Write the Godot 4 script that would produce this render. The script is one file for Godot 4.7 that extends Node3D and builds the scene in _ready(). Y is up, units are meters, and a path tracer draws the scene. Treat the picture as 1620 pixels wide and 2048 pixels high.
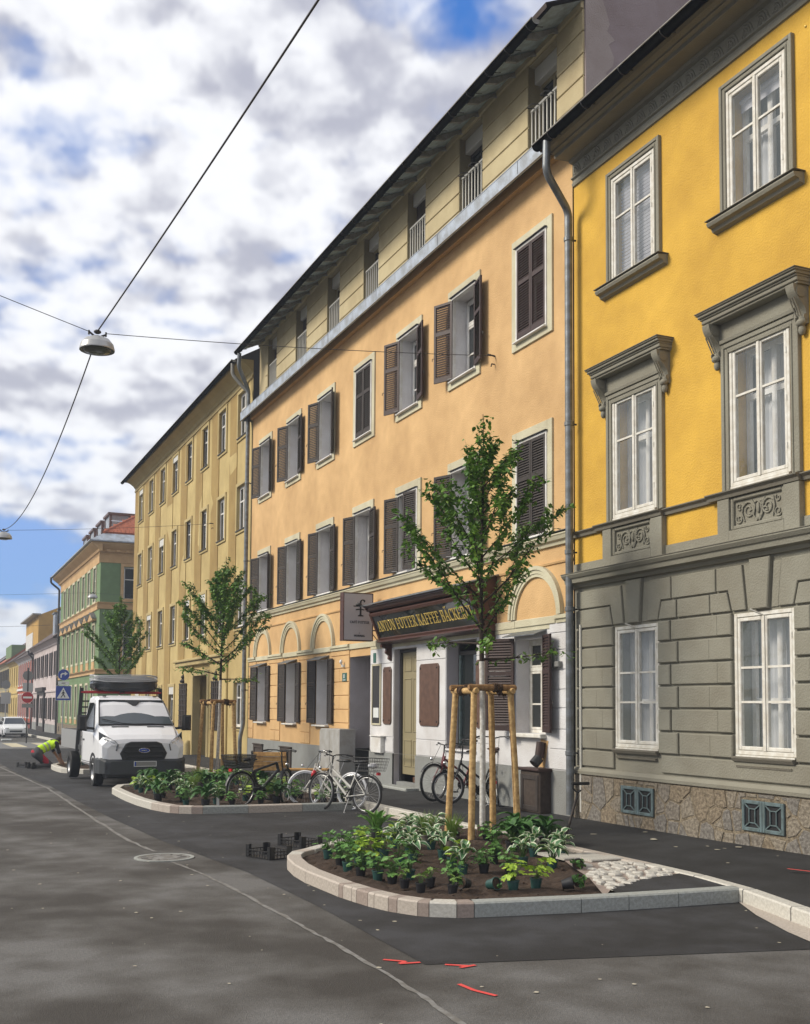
extends Node3D

const WX := 9.43          # lateral distance of the house fronts from the camera
var M := {}
var cache := {}
var rng := RandomNumberGenerator.new()

# ---------------------------------------------------------------- mesh building
class MB:
	var v := PackedVector3Array()
	var n := PackedVector3Array()
	var c := PackedColorArray()
	var col := Color.WHITE
	func tri(a: Vector3, b: Vector3, d: Vector3) -> void:
		var m = (b - a).cross(d - a).normalized()
		trin(a, b, d, m, m, m)
	func trin(a: Vector3, b: Vector3, d: Vector3, na: Vector3, nb: Vector3, nd: Vector3) -> void:
		v.append(a); v.append(d); v.append(b)
		n.append(na); n.append(nd); n.append(nb)
		c.append(col); c.append(col); c.append(col)
	func quad(a: Vector3, b: Vector3, d: Vector3, e: Vector3) -> void:
		tri(a, b, d); tri(a, d, e)
	func quadn(a: Vector3, b: Vector3, d: Vector3, e: Vector3, na: Vector3, nb: Vector3, nd: Vector3, ne: Vector3) -> void:
		trin(a, b, d, na, nb, nd); trin(a, d, e, na, nd, ne)
	# box from lo to hi, optionally chamfered at the +z face by ch
	func box(lo: Vector3, hi: Vector3, xf := Transform3D(), ch := 0.0) -> void:
		var p = []
		for k in 8:
			p.append(Vector3(hi.x if k & 1 else lo.x, hi.y if k & 2 else lo.y, hi.z if k & 4 else lo.z))
		if ch > 0.0:
			for k in [4, 5, 6, 7]:
				p.append(Vector3(p[k].x + (-ch if k & 1 else ch), p[k].y + (-ch if k & 2 else ch), p[k].z))
				p[k].z -= ch
		for k in p.size():
			p[k] = xf * p[k]
		quad(p[1], p[0], p[2], p[3])
		quad(p[0], p[1], p[5], p[4])
		quad(p[2], p[6], p[7], p[3])
		quad(p[0], p[4], p[6], p[2])
		quad(p[1], p[3], p[7], p[5])
		if ch > 0.0:
			quad(p[8], p[9], p[11], p[10])
			quad(p[4], p[5], p[9], p[8]); quad(p[5], p[7], p[11], p[9]); quad(p[7], p[6], p[10], p[11]); quad(p[6], p[4], p[8], p[10])
		else:
			quad(p[4], p[5], p[7], p[6])
	# straight bar of rectangular section between two points
	func bar(a: Vector3, b: Vector3, w: float, h: float, up := Vector3.UP) -> void:
		var d = b - a
		var l = d.length()
		if l < 1e-5: return
		var z = d / l
		var u = up
		if absf(u.dot(z)) > 0.98: u = Vector3.RIGHT
		var x = u.cross(z).normalized()
		var y = z.cross(x)
		box(Vector3(-w / 2, -h / 2, 0), Vector3(w / 2, h / 2, l), Transform3D(Basis(x, y, z), a))
	func tube(pts: Array, r, seg := 8, caps := true) -> void:
		var rings = []
		var norms = []
		var u = Vector3.UP
		for i in pts.size():
			var t: Vector3
			if i == 0: t = pts[1] - pts[0]
			elif i == pts.size() - 1: t = pts[i] - pts[i - 1]
			else: t = (pts[i + 1] - pts[i]).normalized() + (pts[i] - pts[i - 1]).normalized()
			t = t.normalized()
			if i == 0:
				u = Vector3.UP if absf(t.y) < 0.9 else Vector3.RIGHT
			u = (u - t * u.dot(t)).normalized()
			var w = t.cross(u)
			var rr: float = r[i] if r is Array else r
			var ring = []
			var nm = []
			for k in seg:
				var a = TAU * k / seg
				var d = u * cos(a) + w * sin(a)
				ring.append(pts[i] + d * rr)
				nm.append(d)
			rings.append(ring)
			norms.append(nm)
		for i in pts.size() - 1:
			for k in seg:
				var k2 = (k + 1) % seg
				quadn(rings[i][k], rings[i][k2], rings[i + 1][k2], rings[i + 1][k], norms[i][k], norms[i][k2], norms[i + 1][k2], norms[i + 1][k])
		if caps:
			for k in range(1, seg - 1):
				tri(rings[0][0], rings[0][k + 1], rings[0][k])
				var e = rings[-1]
				tri(e[0], e[k], e[k + 1])
	# profile of Vector2(radius, height) turned about y
	func lathe(pf: Array, seg := 16, xf := Transform3D()) -> void:
		for i in pf.size() - 1:
			var d = pf[i + 1] - pf[i]
			var nr = Vector2(d.y, -d.x).normalized()
			for k in seg:
				var a0 = TAU * k / seg
				var a1 = TAU * (k + 1) / seg
				var e0 = Vector3(cos(a0), 0, -sin(a0))
				var e1 = Vector3(cos(a1), 0, -sin(a1))
				var up = Vector3.UP
				var n0 = (xf.basis * (e0 * nr.x + up * nr.y)).normalized()
				var n1 = (xf.basis * (e1 * nr.x + up * nr.y)).normalized()
				quadn(xf * (e0 * pf[i].x + up * pf[i].y), xf * (e1 * pf[i].x + up * pf[i].y), xf * (e1 * pf[i + 1].x + up * pf[i + 1].y), xf * (e0 * pf[i + 1].x + up * pf[i + 1].y), n0, n1, n1, n0)
	# polygon in the xy plane pushed from z0 to z1
	func prism(poly: Array, z0: float, z1: float, xf := Transform3D(), ch := 0.0) -> void:
		var pk = PackedVector2Array(poly)
		if Geometry2D.is_polygon_clockwise(pk): pk.reverse()
		var top = pk
		var zs = z1
		if ch > 0.0:
			var off = Geometry2D.offset_polygon(pk, -ch, Geometry2D.JOIN_MITER)
			if off.size() == 1 and off[0].size() == pk.size():
				# match the start corner
				var best = 0
				for k in off[0].size():
					if off[0][k].distance_to(pk[0]) < off[0][best].distance_to(pk[0]): best = k
				top = PackedVector2Array()
				var dirn = 1
				if Geometry2D.is_polygon_clockwise(off[0]): dirn = -1
				for k in pk.size():
					top.append(off[0][posmod(best + dirn * k, pk.size())])
				zs = z1 - ch
		var t = Geometry2D.triangulate_polygon(top)
		for k in range(0, t.size(), 3):
			var a = top[t[k]]; var b = top[t[k + 1]]; var d = top[t[k + 2]]
			if (b - a).cross(d - a) < 0.0:
				var q = b; b = d; d = q
			tri(xf * Vector3(a.x, a.y, z1), xf * Vector3(b.x, b.y, z1), xf * Vector3(d.x, d.y, z1))
			if ch <= 0.0: tri(xf * Vector3(a.x, a.y, z0), xf * Vector3(d.x, d.y, z0), xf * Vector3(b.x, b.y, z0))
		for k in pk.size():
			var k2 = (k + 1) % pk.size()
			var a = pk[k]; var b = pk[k2]
			quad(xf * Vector3(a.x, a.y, z0), xf * Vector3(b.x, b.y, z0), xf * Vector3(b.x, b.y, zs), xf * Vector3(a.x, a.y, zs))
			if zs < z1:
				quad(xf * Vector3(a.x, a.y, zs), xf * Vector3(b.x, b.y, zs), xf * Vector3(top[k2].x, top[k2].y, z1), xf * Vector3(top[k].x, top[k].y, z1))
	# moulding: profile of Vector2(out, y), from x0 to x1 in house axes (x right, y up, z out)
	func mould(pf: Array, x0: float, x1: float) -> void:
		var pts = []
		for p in pf: pts.append(Vector2(-p.x, p.y))
		# polygon lies in (z, y); push along x
		prism(pts, x0, x1, Transform3D(Basis(Vector3(0, 0, -1), Vector3.UP, Vector3(1, 0, 0)), Vector3.ZERO))
	func ell(o: Vector3, r: Vector3, seg := 12, rows := 8, xf := Transform3D()) -> void:
		for i in rows:
			for k in seg:
				var q = []
				for e in [[i, k], [i, k + 1], [i + 1, k + 1], [i + 1, k]]:
					var la = PI * e[0] / rows - PI / 2
					var lo = TAU * e[1] / seg
					q.append(Vector3(cos(la) * cos(lo), sin(la), -cos(la) * sin(lo)))
				var p = []
				var m = []
				for d in q:
					p.append(xf * (o + d * r))
					m.append((xf.basis * (d / r)).normalized())
				quadn(p[0], p[1], p[2], p[3], m[0], m[1], m[2], m[3])
	# wall face at z with rectangular holes [x0, x1, y0, y1], each hole lined to depth dp
	func wall(x0: float, x1: float, y0: float, y1: float, holes: Array, z := 0.0, dp := 0.3) -> void:
		var xs = [x0, x1]
		var ys = [y0, y1]
		for h in holes:
			for t in [h[0], h[1]]:
				if t > x0 and t < x1 and not xs.has(t): xs.append(t)
			for t in [h[2], h[3]]:
				if t > y0 and t < y1 and not ys.has(t): ys.append(t)
		xs.sort(); ys.sort()
		for j in ys.size() - 1:
			var run = -1
			for i in xs.size():
				var solid = false
				if i < xs.size() - 1:
					solid = true
					var mx = (xs[i] + xs[i + 1]) / 2.0
					var my = (ys[j] + ys[j + 1]) / 2.0
					for h in holes:
						if mx > h[0] and mx < h[1] and my > h[2] and my < h[3]: solid = false
				if solid and run < 0: run = i
				if not solid and run >= 0:
					quad(Vector3(xs[run], ys[j], z), Vector3(xs[i], ys[j], z), Vector3(xs[i], ys[j + 1], z), Vector3(xs[run], ys[j + 1], z))
					run = -1
		if dp > 0.0:
			for h in holes: reveal(h, z, dp)
	func reveal(h: Array, z: float, dp: float) -> void:
		var a = Vector3(h[0], h[2], z); var b = Vector3(h[1], h[2], z); var d = Vector3(h[1], h[3], z); var e = Vector3(h[0], h[3], z)
		var k = Vector3(0, 0, -dp)
		quad(a, b, b + k, a + k)
		quad(b, d, d + k, b + k)
		quad(d, e, e + k, d + k)
		quad(e, a, a + k, e + k)
	# rectangular ring: outer [x0,x1,y0,y1], band w, from z0 to z1
	func ring(x0: float, x1: float, y0: float, y1: float, w: float, z0: float, z1: float, ch := 0.0) -> void:
		box(Vector3(x0, y0, z0), Vector3(x0 + w, y1, z1), Transform3D(), ch)
		box(Vector3(x1 - w, y0, z0), Vector3(x1, y1, z1), Transform3D(), ch)
		box(Vector3(x0 + w, y1 - w, z0), Vector3(x1 - w, y1, z1), Transform3D(), ch)
		box(Vector3(x0 + w, y0, z0), Vector3(x1 - w, y0 + w, z1), Transform3D(), ch)
	func mesh() -> ArrayMesh:
		var a = []
		a.resize(Mesh.ARRAY_MAX)
		a[Mesh.ARRAY_VERTEX] = v
		a[Mesh.ARRAY_NORMAL] = n
		a[Mesh.ARRAY_COLOR] = c
		var m = ArrayMesh.new()
		m.add_surface_from_arrays(Mesh.PRIMITIVE_TRIANGLES, a)
		return m

func bx(x0: float, x1: float, y0: float, y1: float, z0: float, z1: float, ch := 0.0) -> MB:
	var m = MB.new()
	m.box(Vector3(x0, y0, z0), Vector3(x1, y1, z1), Transform3D(), ch)
	return m

# ---------------------------------------------------------------- scene graph
func obj(called: String, m, mt: Material, parent: Node3D = null, at := Vector3.ZERO, label := "") -> MeshInstance3D:
	var o = MeshInstance3D.new()
	o.name = called
	o.mesh = m.mesh() if m is MB else m
	o.material_override = mt
	o.position = at
	if label != "": o.set_meta("label", label)
	(parent if parent else self).add_child(o, true)
	return o
func kind(o: Node, k: String) -> Node:
	o.set_meta("kind", k)
	return o
func tag(o: Node, label: String, category: String, group := "") -> Node:
	o.set_meta("label", label)
	o.set_meta("category", category)
	if group != "": o.set_meta("group", group)
	return o
func thing(called: String, label: String, category: String, at := Vector3.ZERO, turn := 0.0, group := "") -> Node3D:
	var o = Node3D.new()
	o.name = called
	o.position = at
	o.rotation.y = turn
	add_child(o, true)
	tag(o, label, category, group)
	return o
func dup(o: Node3D, at: Vector3, turn := 0.0, label := "") -> Node3D:
	var r = o.duplicate()
	r.name = String(o.name)
	add_child(r, true)
	r.position = at
	r.rotation.y = turn
	if label != "": r.set_meta("label", label)
	return r
# a house front: local x runs to the right along the street, y up, z out over the pavement; s is metres up the street
func house(called: String, label: String, cat: String, sl: float, x := WX) -> Node3D:
	return thing(called, label, cat, Vector3(x, 0, -sl), -PI / 2)
func gy(s: float) -> float:
	return -0.0075 * (clampf(s, 24, 95) - 24)

# ---------------------------------------------------------------- materials
func lay(size: int, layers: Array, lo: float, hi: float, sharp := 1.0) -> Image:
	# layers: [frequency in cycles per tile, octaves, weight, seed, cellular]
	var acc := PackedFloat32Array()
	acc.resize(size * size)
	var tot := 0.0
	for l in layers:
		var f = FastNoiseLite.new()
		f.seed = l[3]
		f.noise_type = FastNoiseLite.TYPE_CELLULAR if l.size() > 4 and l[4] else FastNoiseLite.TYPE_SIMPLEX_SMOOTH
		f.frequency = float(l[0]) / size
		f.fractal_octaves = l[1]
		f.fractal_type = FastNoiseLite.FRACTAL_FBM if l[1] > 1 else FastNoiseLite.FRACTAL_NONE
		var d = f.get_seamless_image(size, size).get_data()
		var w: float = l[2] / 255.0
		for i in acc.size():
			acc[i] += d[i] * w
		tot += l[2]
	var out := PackedByteArray()
	out.resize(size * size)
	for i in acc.size():
		var t: float = clampf((acc[i] / tot - 0.5) * sharp + 0.5, 0.0, 1.0)
		out[i] = int(255.0 * (lo + (hi - lo) * t))
	return Image.create_from_data(size, size, false, Image.FORMAT_L8, out)
func tx(im: Image) -> ImageTexture:
	return ImageTexture.create_from_image(im)
func tint(im: Image, a: Color, b: Color) -> Image:
	# grey image to a colour ramp (sRGB ends)
	var d = im.get_data()
	var o := PackedByteArray()
	o.resize(d.size() * 3)
	for i in d.size():
		var t: float = d[i] / 255.0
		o[i * 3] = int(255.0 * lerpf(a.r, b.r, t))
		o[i * 3 + 1] = int(255.0 * lerpf(a.g, b.g, t))
		o[i * 3 + 2] = int(255.0 * lerpf(a.b, b.b, t))
	return Image.create_from_data(im.get_width(), im.get_height(), false, Image.FORMAT_RGB8, o)
func lin(r: float, g: float, b: float) -> Color:
	return Color(r, g, b).linear_to_srgb()
func mat(key: String, c: Color, rough := 0.85, t: Texture2D = null, tile := 1.0, nm: Texture2D = null, nscale := 0.5) -> StandardMaterial3D:
	var m = StandardMaterial3D.new()
	m.resource_name = key
	m.albedo_color = c
	m.roughness = rough
	m.uv1_triplanar = true
	m.uv1_world_triplanar = true
	m.uv1_scale = Vector3.ONE / tile
	if t: m.albedo_texture = t
	if nm:
		m.normal_enabled = true
		m.normal_texture = nm
		m.normal_scale = nscale
	M[key] = m
	return m
func coarse(key: String, t: Texture2D, tile: float) -> void:
	var m = M[key]
	m.detail_enabled = true
	m.detail_blend_mode = BaseMaterial3D.BLEND_MODE_MUL
	m.detail_albedo = t
	m.detail_uv_layer = BaseMaterial3D.DETAIL_UV_2
	m.uv2_triplanar = true
	m.uv2_world_triplanar = true
	m.uv2_scale = Vector3.ONE / tile
func metal(key: String, c: Color, rough: float, met := 1.0) -> void:
	mat(key, c, rough)
	M[key].metallic = met
func vcol(key: String, rough := 0.8, back := 0.0) -> void:
	mat(key, Color.WHITE, rough)
	M[key].vertex_color_use_as_albedo = true
	if back > 0.0:
		M[key].backlight_enabled = true
		M[key].backlight = lin(back * 0.8, back, back * 0.25)

func materials() -> void:
	var fine = lay(1024, [[160, 3, 1.0, 11], [420, 2, 0.8, 12]], 0.0, 1.0, 1.6)
	var bump = fine.duplicate()
	bump.bump_map_to_normal_map(3.0)
	var stucco_n = tx(bump)
	var st = lay(1024, [[3, 5, 1.0, 21], [14, 4, 0.5, 22], [220, 2, 0.35, 23]], 0.0, 1.0, 1.5)
	var stucco = tx(tint(st, Color(0.86, 0.84, 0.82), Color(1, 1, 1)))
	var dirty = tx(tint(lay(1024, [[4, 6, 1.0, 31], [30, 3, 0.4, 32]], 0.0, 1.0, 2.2), Color(0.82, 0.80, 0.77), Color(1, 1, 1)))
	var asp = lay(1024, [[300, 2, 1.0, 41], [90, 2, 0.5, 42], [440, 1, 0.8, 43, true]], 0.0, 1.0, 1.7)
	var asp_n = asp.duplicate()
	asp_n.bump_map_to_normal_map(4.0)
	var aspt = tx(tint(asp, Color(0.62, 0.62, 0.62), Color(1, 1, 1)))
	var wear = tx(tint(lay(1024, [[5, 6, 1.0, 51], [17, 4, 0.6, 52]], 0.0, 1.0, 2.4), Color(0.60, 0.57, 0.53), Color(1, 1, 1)))
	var wood = lay(512, [[4, 2, 0.6, 61]], 0.0, 1.0, 1.2)
	var stone = lay(512, [[12, 4, 1.0, 71], [60, 3, 0.9, 72], [150, 1, 0.5, 73, true]], 0.0, 1.0, 1.8)
	var stone_b = stone.duplicate()
	stone_b.bump_map_to_normal_map(8.0)
	var stonet = tx(tint(stone, Color(0.5, 0.48, 0.46), Color(1, 1, 1)))
	var stone_n = tx(stone_b)
	var dirty2 = tx(tint(lay(512, [[5, 5, 1.0, 33], [40, 2, 0.4, 34]], 0.0, 1.0, 2.0), Color(0.90, 0.88, 0.85), Color(1, 1, 1)))
	var granite_t = tx(tint(stone, Color(0.78, 0.77, 0.75), Color(1, 1, 1)))
	var grain = tx(tint(wood, Color(0.72, 0.66, 0.6), Color(1, 1, 1)))
	# walls
	for e in [["yellow", lin(0.70, 0.425, 0.058)], ["taupe", lin(0.27, 0.262, 0.212)], ["taupe_dark", lin(0.18, 0.168, 0.135)], ["peach", lin(0.69, 0.45, 0.21)], ["cream", lin(0.62, 0.59, 0.43)], ["white_wall", lin(0.74, 0.75, 0.77)],
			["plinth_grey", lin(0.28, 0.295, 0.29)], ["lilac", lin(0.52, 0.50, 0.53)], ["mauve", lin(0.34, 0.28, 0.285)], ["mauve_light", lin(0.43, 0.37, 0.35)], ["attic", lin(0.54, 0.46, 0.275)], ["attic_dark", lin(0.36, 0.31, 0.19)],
			["beige", lin(0.55, 0.43, 0.185)], ["ochre", lin(0.37, 0.255, 0.085)], ["beige_trim", lin(0.52, 0.42, 0.20)], ["green_wall", lin(0.165, 0.26, 0.125)], ["apricot", lin(0.60, 0.40, 0.20)], ["pink_white", lin(0.60, 0.53, 0.53)],
			["red_wall", lin(0.46, 0.09, 0.04)], ["mustard", lin(0.55, 0.33, 0.075)], ["pale_yellow", lin(0.62, 0.47, 0.17)], ["olive", lin(0.33, 0.30, 0.19)], ["reveal_white", lin(0.76, 0.76, 0.78)]]:
		mat(e[0], e[1], 0.92, stucco, 6.0, stucco_n, 0.35)
	mat("mortar", lin(0.40, 0.335, 0.235), 0.95, stonet, 1.3, stone_n, 0.8)
	for e in [["stone_a", lin(0.50, 0.44, 0.345)], ["stone_b", lin(0.43, 0.385, 0.32)], ["stone_c", lin(0.48, 0.395, 0.28)], ["stone_d", lin(0.40, 0.375, 0.335)]]:
		mat(e[0], e[1], 0.9, stonet, 0.8, stone_n, 1.2)
	# ground
	mat("asphalt_old", lin(0.215, 0.207, 0.195), 0.9, aspt, 3.1, tx(asp_n), 0.7)
	coarse("asphalt_old", wear, 13.0)
	mat("asphalt_new", lin(0.060, 0.060, 0.065), 0.82, aspt, 2.3, tx(asp_n), 0.8)
	coarse("asphalt_new", wear, 7.0)
	mat("pavement", lin(0.042, 0.042, 0.043), 0.88, aspt, 2.7, tx(asp_n), 0.5)
	coarse("pavement", wear, 9.0)
	mat("asphalt_cross", lin(0.26, 0.255, 0.245), 0.9, aspt, 3.3)
	mat("soil", lin(0.11, 0.068, 0.042), 1.0, stonet, 0.5, stone_n, 1.5)
	mat("granite", lin(0.66, 0.64, 0.58), 0.85, granite_t, 0.5, stone_n, 0.5)
	mat("granite_warm", lin(0.55, 0.49, 0.43), 0.85, granite_t, 0.45, stone_n, 0.5)
	mat("granite_dark", lin(0.38, 0.31, 0.27), 0.85, granite_t, 0.4, stone_n, 0.5)
	mat("granite_grey", lin(0.40, 0.42, 0.40), 0.85, granite_t, 0.55, stone_n, 0.5)
	mat("cobble", lin(0.60, 0.58, 0.53), 0.8, granite_t, 0.4, stone_n, 0.6)
	mat("road_white", lin(0.62, 0.56, 0.40), 0.85, dirty, 1.4)
	mat("crack_fill", lin(0.20, 0.195, 0.185), 0.9, dirty, 0.7)
	mat("spray_red", lin(0.62, 0.06, 0.05), 0.8)
	mat("dust", lin(0.42, 0.38, 0.29), 0.95)
	# timber, paint, metal
	mat("old_white", lin(0.72, 0.71, 0.66), 0.55, dirty2, 0.8)
	mat("white_paint", lin(0.74, 0.74, 0.73), 0.5, dirty2, 2.0)
	mat("flaked_wood", lin(0.40, 0.31, 0.26), 0.8, dirty, 0.35)
	mat("shutter_brown", lin(0.042, 0.017, 0.012), 0.55, dirty, 0.7)
	mat("shutter_old", lin(0.036, 0.026, 0.021), 0.7, dirty, 0.5)
	mat("sign_brown", lin(0.085, 0.030, 0.018), 0.4, dirty, 0.6)
	mat("board_brown", lin(0.125, 0.062, 0.036), 0.45, dirty, 0.8)
	mat("stake", lin(0.64, 0.44, 0.19), 0.75, grain, 0.35)
	mat("stake_dark", lin(0.34, 0.20, 0.08), 0.8, grain, 0.3)
	mat("coir", lin(0.10, 0.055, 0.028), 1.0, stonet, 0.08)
	mat("bench_wood", lin(0.56, 0.33, 0.10), 0.6, grain, 0.5)
	mat("door_olive", lin(0.26, 0.22, 0.125), 0.5)
	mat("old_door", lin(0.055, 0.038, 0.028), 0.8, dirty, 0.5)
	mat("bark", lin(0.075, 0.05, 0.035), 0.95, stonet, 0.12, stone_n, 1.0)
	mat("limewash", lin(0.66, 0.65, 0.62), 0.9, dirty, 0.35)
	mat("zinc", lin(0.22, 0.24, 0.26), 0.45, dirty, 0.9)
	M["zinc"].metallic = 0.55
	mat("flashing", lin(0.40, 0.45, 0.52), 0.5, dirty, 1.7)
	M["flashing"].metallic = 0.25
	mat("gutter_dark", lin(0.28, 0.27, 0.24), 0.5, dirty, 0.8)
	mat("soffit_board", lin(0.42, 0.50, 0.51), 0.7, dirty, 0.8)
	mat("dark_trim", lin(0.035, 0.032, 0.03), 0.6)
	mat("blue_grey", lin(0.12, 0.17, 0.18), 0.5, dirty, 0.5)
	mat("void", lin(0.012, 0.012, 0.013), 0.9)
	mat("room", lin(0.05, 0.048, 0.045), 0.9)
	mat("curtain", lin(0.52, 0.53, 0.55), 0.9)
	mat("blind", lin(0.50, 0.50, 0.55), 0.6)
	mat("railing_white", lin(0.60, 0.58, 0.52), 0.5)
	mat("roller_white", lin(0.58, 0.57, 0.53), 0.5)
	mat("tile_red", lin(0.42, 0.12, 0.055), 0.85, dirty, 1.1)
	mat("tile_dark", lin(0.075, 0.055, 0.05), 0.9, dirty, 1.1)
	mat("roof_brown", lin(0.10, 0.07, 0.065), 0.9, dirty, 1.3)
	mat("brick_red", lin(0.20, 0.05, 0.04), 0.9)
	mat("cabinet_grey", lin(0.40, 0.40, 0.39), 0.5, dirty2, 1.8)
	mat("black_plastic", lin(0.012, 0.012, 0.013), 0.45)
	mat("pot_black", lin(0.011, 0.011, 0.013), 0.5)
	mat("pot_teal", lin(0.012, 0.055, 0.048), 0.5)
	mat("pot_grey", lin(0.10, 0.085, 0.07), 0.7)
	mat("rubber", lin(0.012, 0.012, 0.012), 0.75)
	mat("white_gloss", lin(0.72, 0.73, 0.75), 0.25)
	mat("frame_silver", lin(0.50, 0.49, 0.45), 0.35)
	mat("frame_red", lin(0.13, 0.012, 0.018), 0.35)
	mat("frame_black", lin(0.011, 0.011, 0.012), 0.4)
	mat("saddle_brown", lin(0.05, 0.025, 0.02), 0.6)
	mat("reflector_red", lin(0.45, 0.012, 0.02), 0.25)
	mat("plaque_green", lin(0.03, 0.11, 0.085), 0.4)
	mat("sign_face", lin(0.44, 0.42, 0.44), 0.4)
	mat("ink", lin(0.012, 0.012, 0.013), 0.6)
	mat("bumper", lin(0.03, 0.034, 0.037), 0.55)
	mat("film_black", lin(0.02, 0.022, 0.024), 0.22)
	mat("film_light", lin(0.42, 0.43, 0.44), 0.3)
	mat("slate", lin(0.022, 0.021, 0.022), 0.6)
	mat("gold", lin(0.74, 0.55, 0.15), 0.35)
	M["gold"].metallic = 0.35
	mat("sign_blue", lin(0.01, 0.045, 0.30), 0.4)
	mat("sign_white", lin(0.68, 0.70, 0.68), 0.4)
	mat("sign_red", lin(0.36, 0.012, 0.018), 0.4)
	mat("sign_back", lin(0.20, 0.20, 0.19), 0.5)
	mat("poster_blue", lin(0.01, 0.022, 0.11), 0.5)
	mat("poster_yellow", lin(0.60, 0.45, 0.02), 0.5)
	mat("lamp_alu", lin(0.42, 0.42, 0.41), 0.35)
	M["lamp_alu"].metallic = 0.5
	mat("lamp_glass", lin(0.09, 0.10, 0.075), 0.2)
	metal("chrome", lin(0.62, 0.62, 0.62), 0.22)
	metal("steel", lin(0.36, 0.36, 0.36), 0.4)
	var g = mat("glass", Color(0.75, 0.8, 0.8, 0.12), 0.03)
	g.uv1_triplanar = false
	g.transparency = BaseMaterial3D.TRANSPARENCY_ALPHA
	g.metallic_specular = 0.75
	var gd = mat("glass_dark", lin(0.016, 0.02, 0.02), 0.04)
	gd.uv1_triplanar = false
	gd.metallic_specular = 0.8
	mat("glass_lit", lin(0.46, 0.47, 0.46), 0.12)
	var gw = mat("glass_screen", lin(0.075, 0.09, 0.10), 0.14)
	gw.metallic_specular = 0.6
	vcol("leaf_tree", 0.5, 0.22)
	vcol("leaf_plant", 0.55, 0.25)
	vcol("painted", 0.6)
	vcol("cloth", 0.9)

# ---------------------------------------------------------------- sky
func sky_image() -> Image:
	var w := 2048
	var h := 1024
	var d := PackedFloat32Array()
	d.resize(w * h * 3)
	var a = FastNoiseLite.new(); a.seed = 5; a.noise_type = FastNoiseLite.TYPE_SIMPLEX_SMOOTH; a.frequency = 1.25; a.fractal_octaves = 5; a.fractal_gain = 0.56
	a.domain_warp_enabled = true; a.domain_warp_amplitude = 0.3; a.domain_warp_frequency = 1.5; a.domain_warp_fractal_octaves = 3
	var b = FastNoiseLite.new(); b.seed = 17; b.noise_type = FastNoiseLite.TYPE_SIMPLEX_SMOOTH; b.frequency = 3.0; b.fractal_octaves = 4; b.fractal_gain = 0.55
	b.domain_warp_enabled = true; b.domain_warp_amplitude = 0.16; b.domain_warp_frequency = 3.0
	var gaps = []
	# openings in the cloud: direction (azimuth right of the street, elevation, half width, half height, strength)
	for g in [[0.475, 0.60, 0.10, 0.055, 0.85], [0.07, 0.52, 0.03, 0.035, 0.35], [0.23, 0.40, 0.10, 0.03, 0.3], [0.42, 0.50, 0.05, 0.04, 0.35], [0.13, 0.36, 0.09, 0.02, 0.3], [0.09, 0.125, 0.24, 0.035, 0.9], [0.02, 0.30, 0.06, 0.02, 0.3], [-0.4, 0.16, 0.4, 0.05, 0.6], [1.3, 0.7, 0.3, 0.12, 0.7], [-1.2, 0.8, 0.3, 0.1, 0.7], [2.6, 0.5, 0.4, 0.1, 0.8]]:
		gaps.append(g)
	for j in h:
		var el = PI / 2 - PI * (j + 0.5) / h
		for i in w:
			var k = (j * w + i) * 3
			if el <= -0.01:
				d[k] = 0.16; d[k + 1] = 0.16; d[k + 2] = 0.155
				continue
			var az = TAU * (i + 0.5) / w
			if az > PI: az -= TAU
			var y = maxf(sin(el), 0.0)
			var r = cos(el) / (y + 0.16)
			var px = sin(az) * r * 1.55
			var pz = -cos(az) * r * 1.55
			var n = a.get_noise_2d(px + 40.0, pz + 7.0)
			var n2 = b.get_noise_2d(px * 1.5 + 9.0, pz * 1.5)
			var cover = 0.97 + n * 0.80 + n2 * 0.42
			for g in gaps:
				var dx = absf(wrapf(az - g[0], -PI, PI)) / g[2]
				if dx < 2.0:
					var dy = (el - g[1]) / g[3]
					cover -= g[4] * exp(-(dx * dx + dy * dy) * 0.9) * 1.25
			var t = clampf((cover - 0.02) / 0.74, 0.0, 1.0)
			t = t * t * (3.0 - 2.0 * t)
			# thin parts are bright, thick parts grey with a violet cast
			var lit = clampf(0.63 + n2 * 0.95 - (n - 0.05) * 0.85 + 0.12 * sin(az * 2.4 + 0.2) * cos(el * 3.0), 0.0, 1.0)
			lit = lit * lit * (3.0 - 2.0 * lit)
			var low = exp(-el * 9.0)
			var cr = lerpf(0.40, 0.80, lit)
			var cg = lerpf(0.41, 0.81, lit)
			var cb = lerpf(0.485, 0.84, lit)
			cr = lerpf(cr, 0.60, low * 0.8); cg = lerpf(cg, 0.655, low * 0.8); cb = lerpf(cb, 0.72, low * 0.8)
			var br = lerpf(0.05, 0.24, low)
			var bg = lerpf(0.17, 0.46, low)
			var bb = lerpf(0.50, 0.72, low)
			d[k] = lerpf(br, cr, t)
			d[k + 1] = lerpf(bg, cg, t)
			d[k + 2] = lerpf(bb, cb, t)
	return Image.create_from_data(w, h, false, Image.FORMAT_RGBF, d.to_byte_array())

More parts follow.
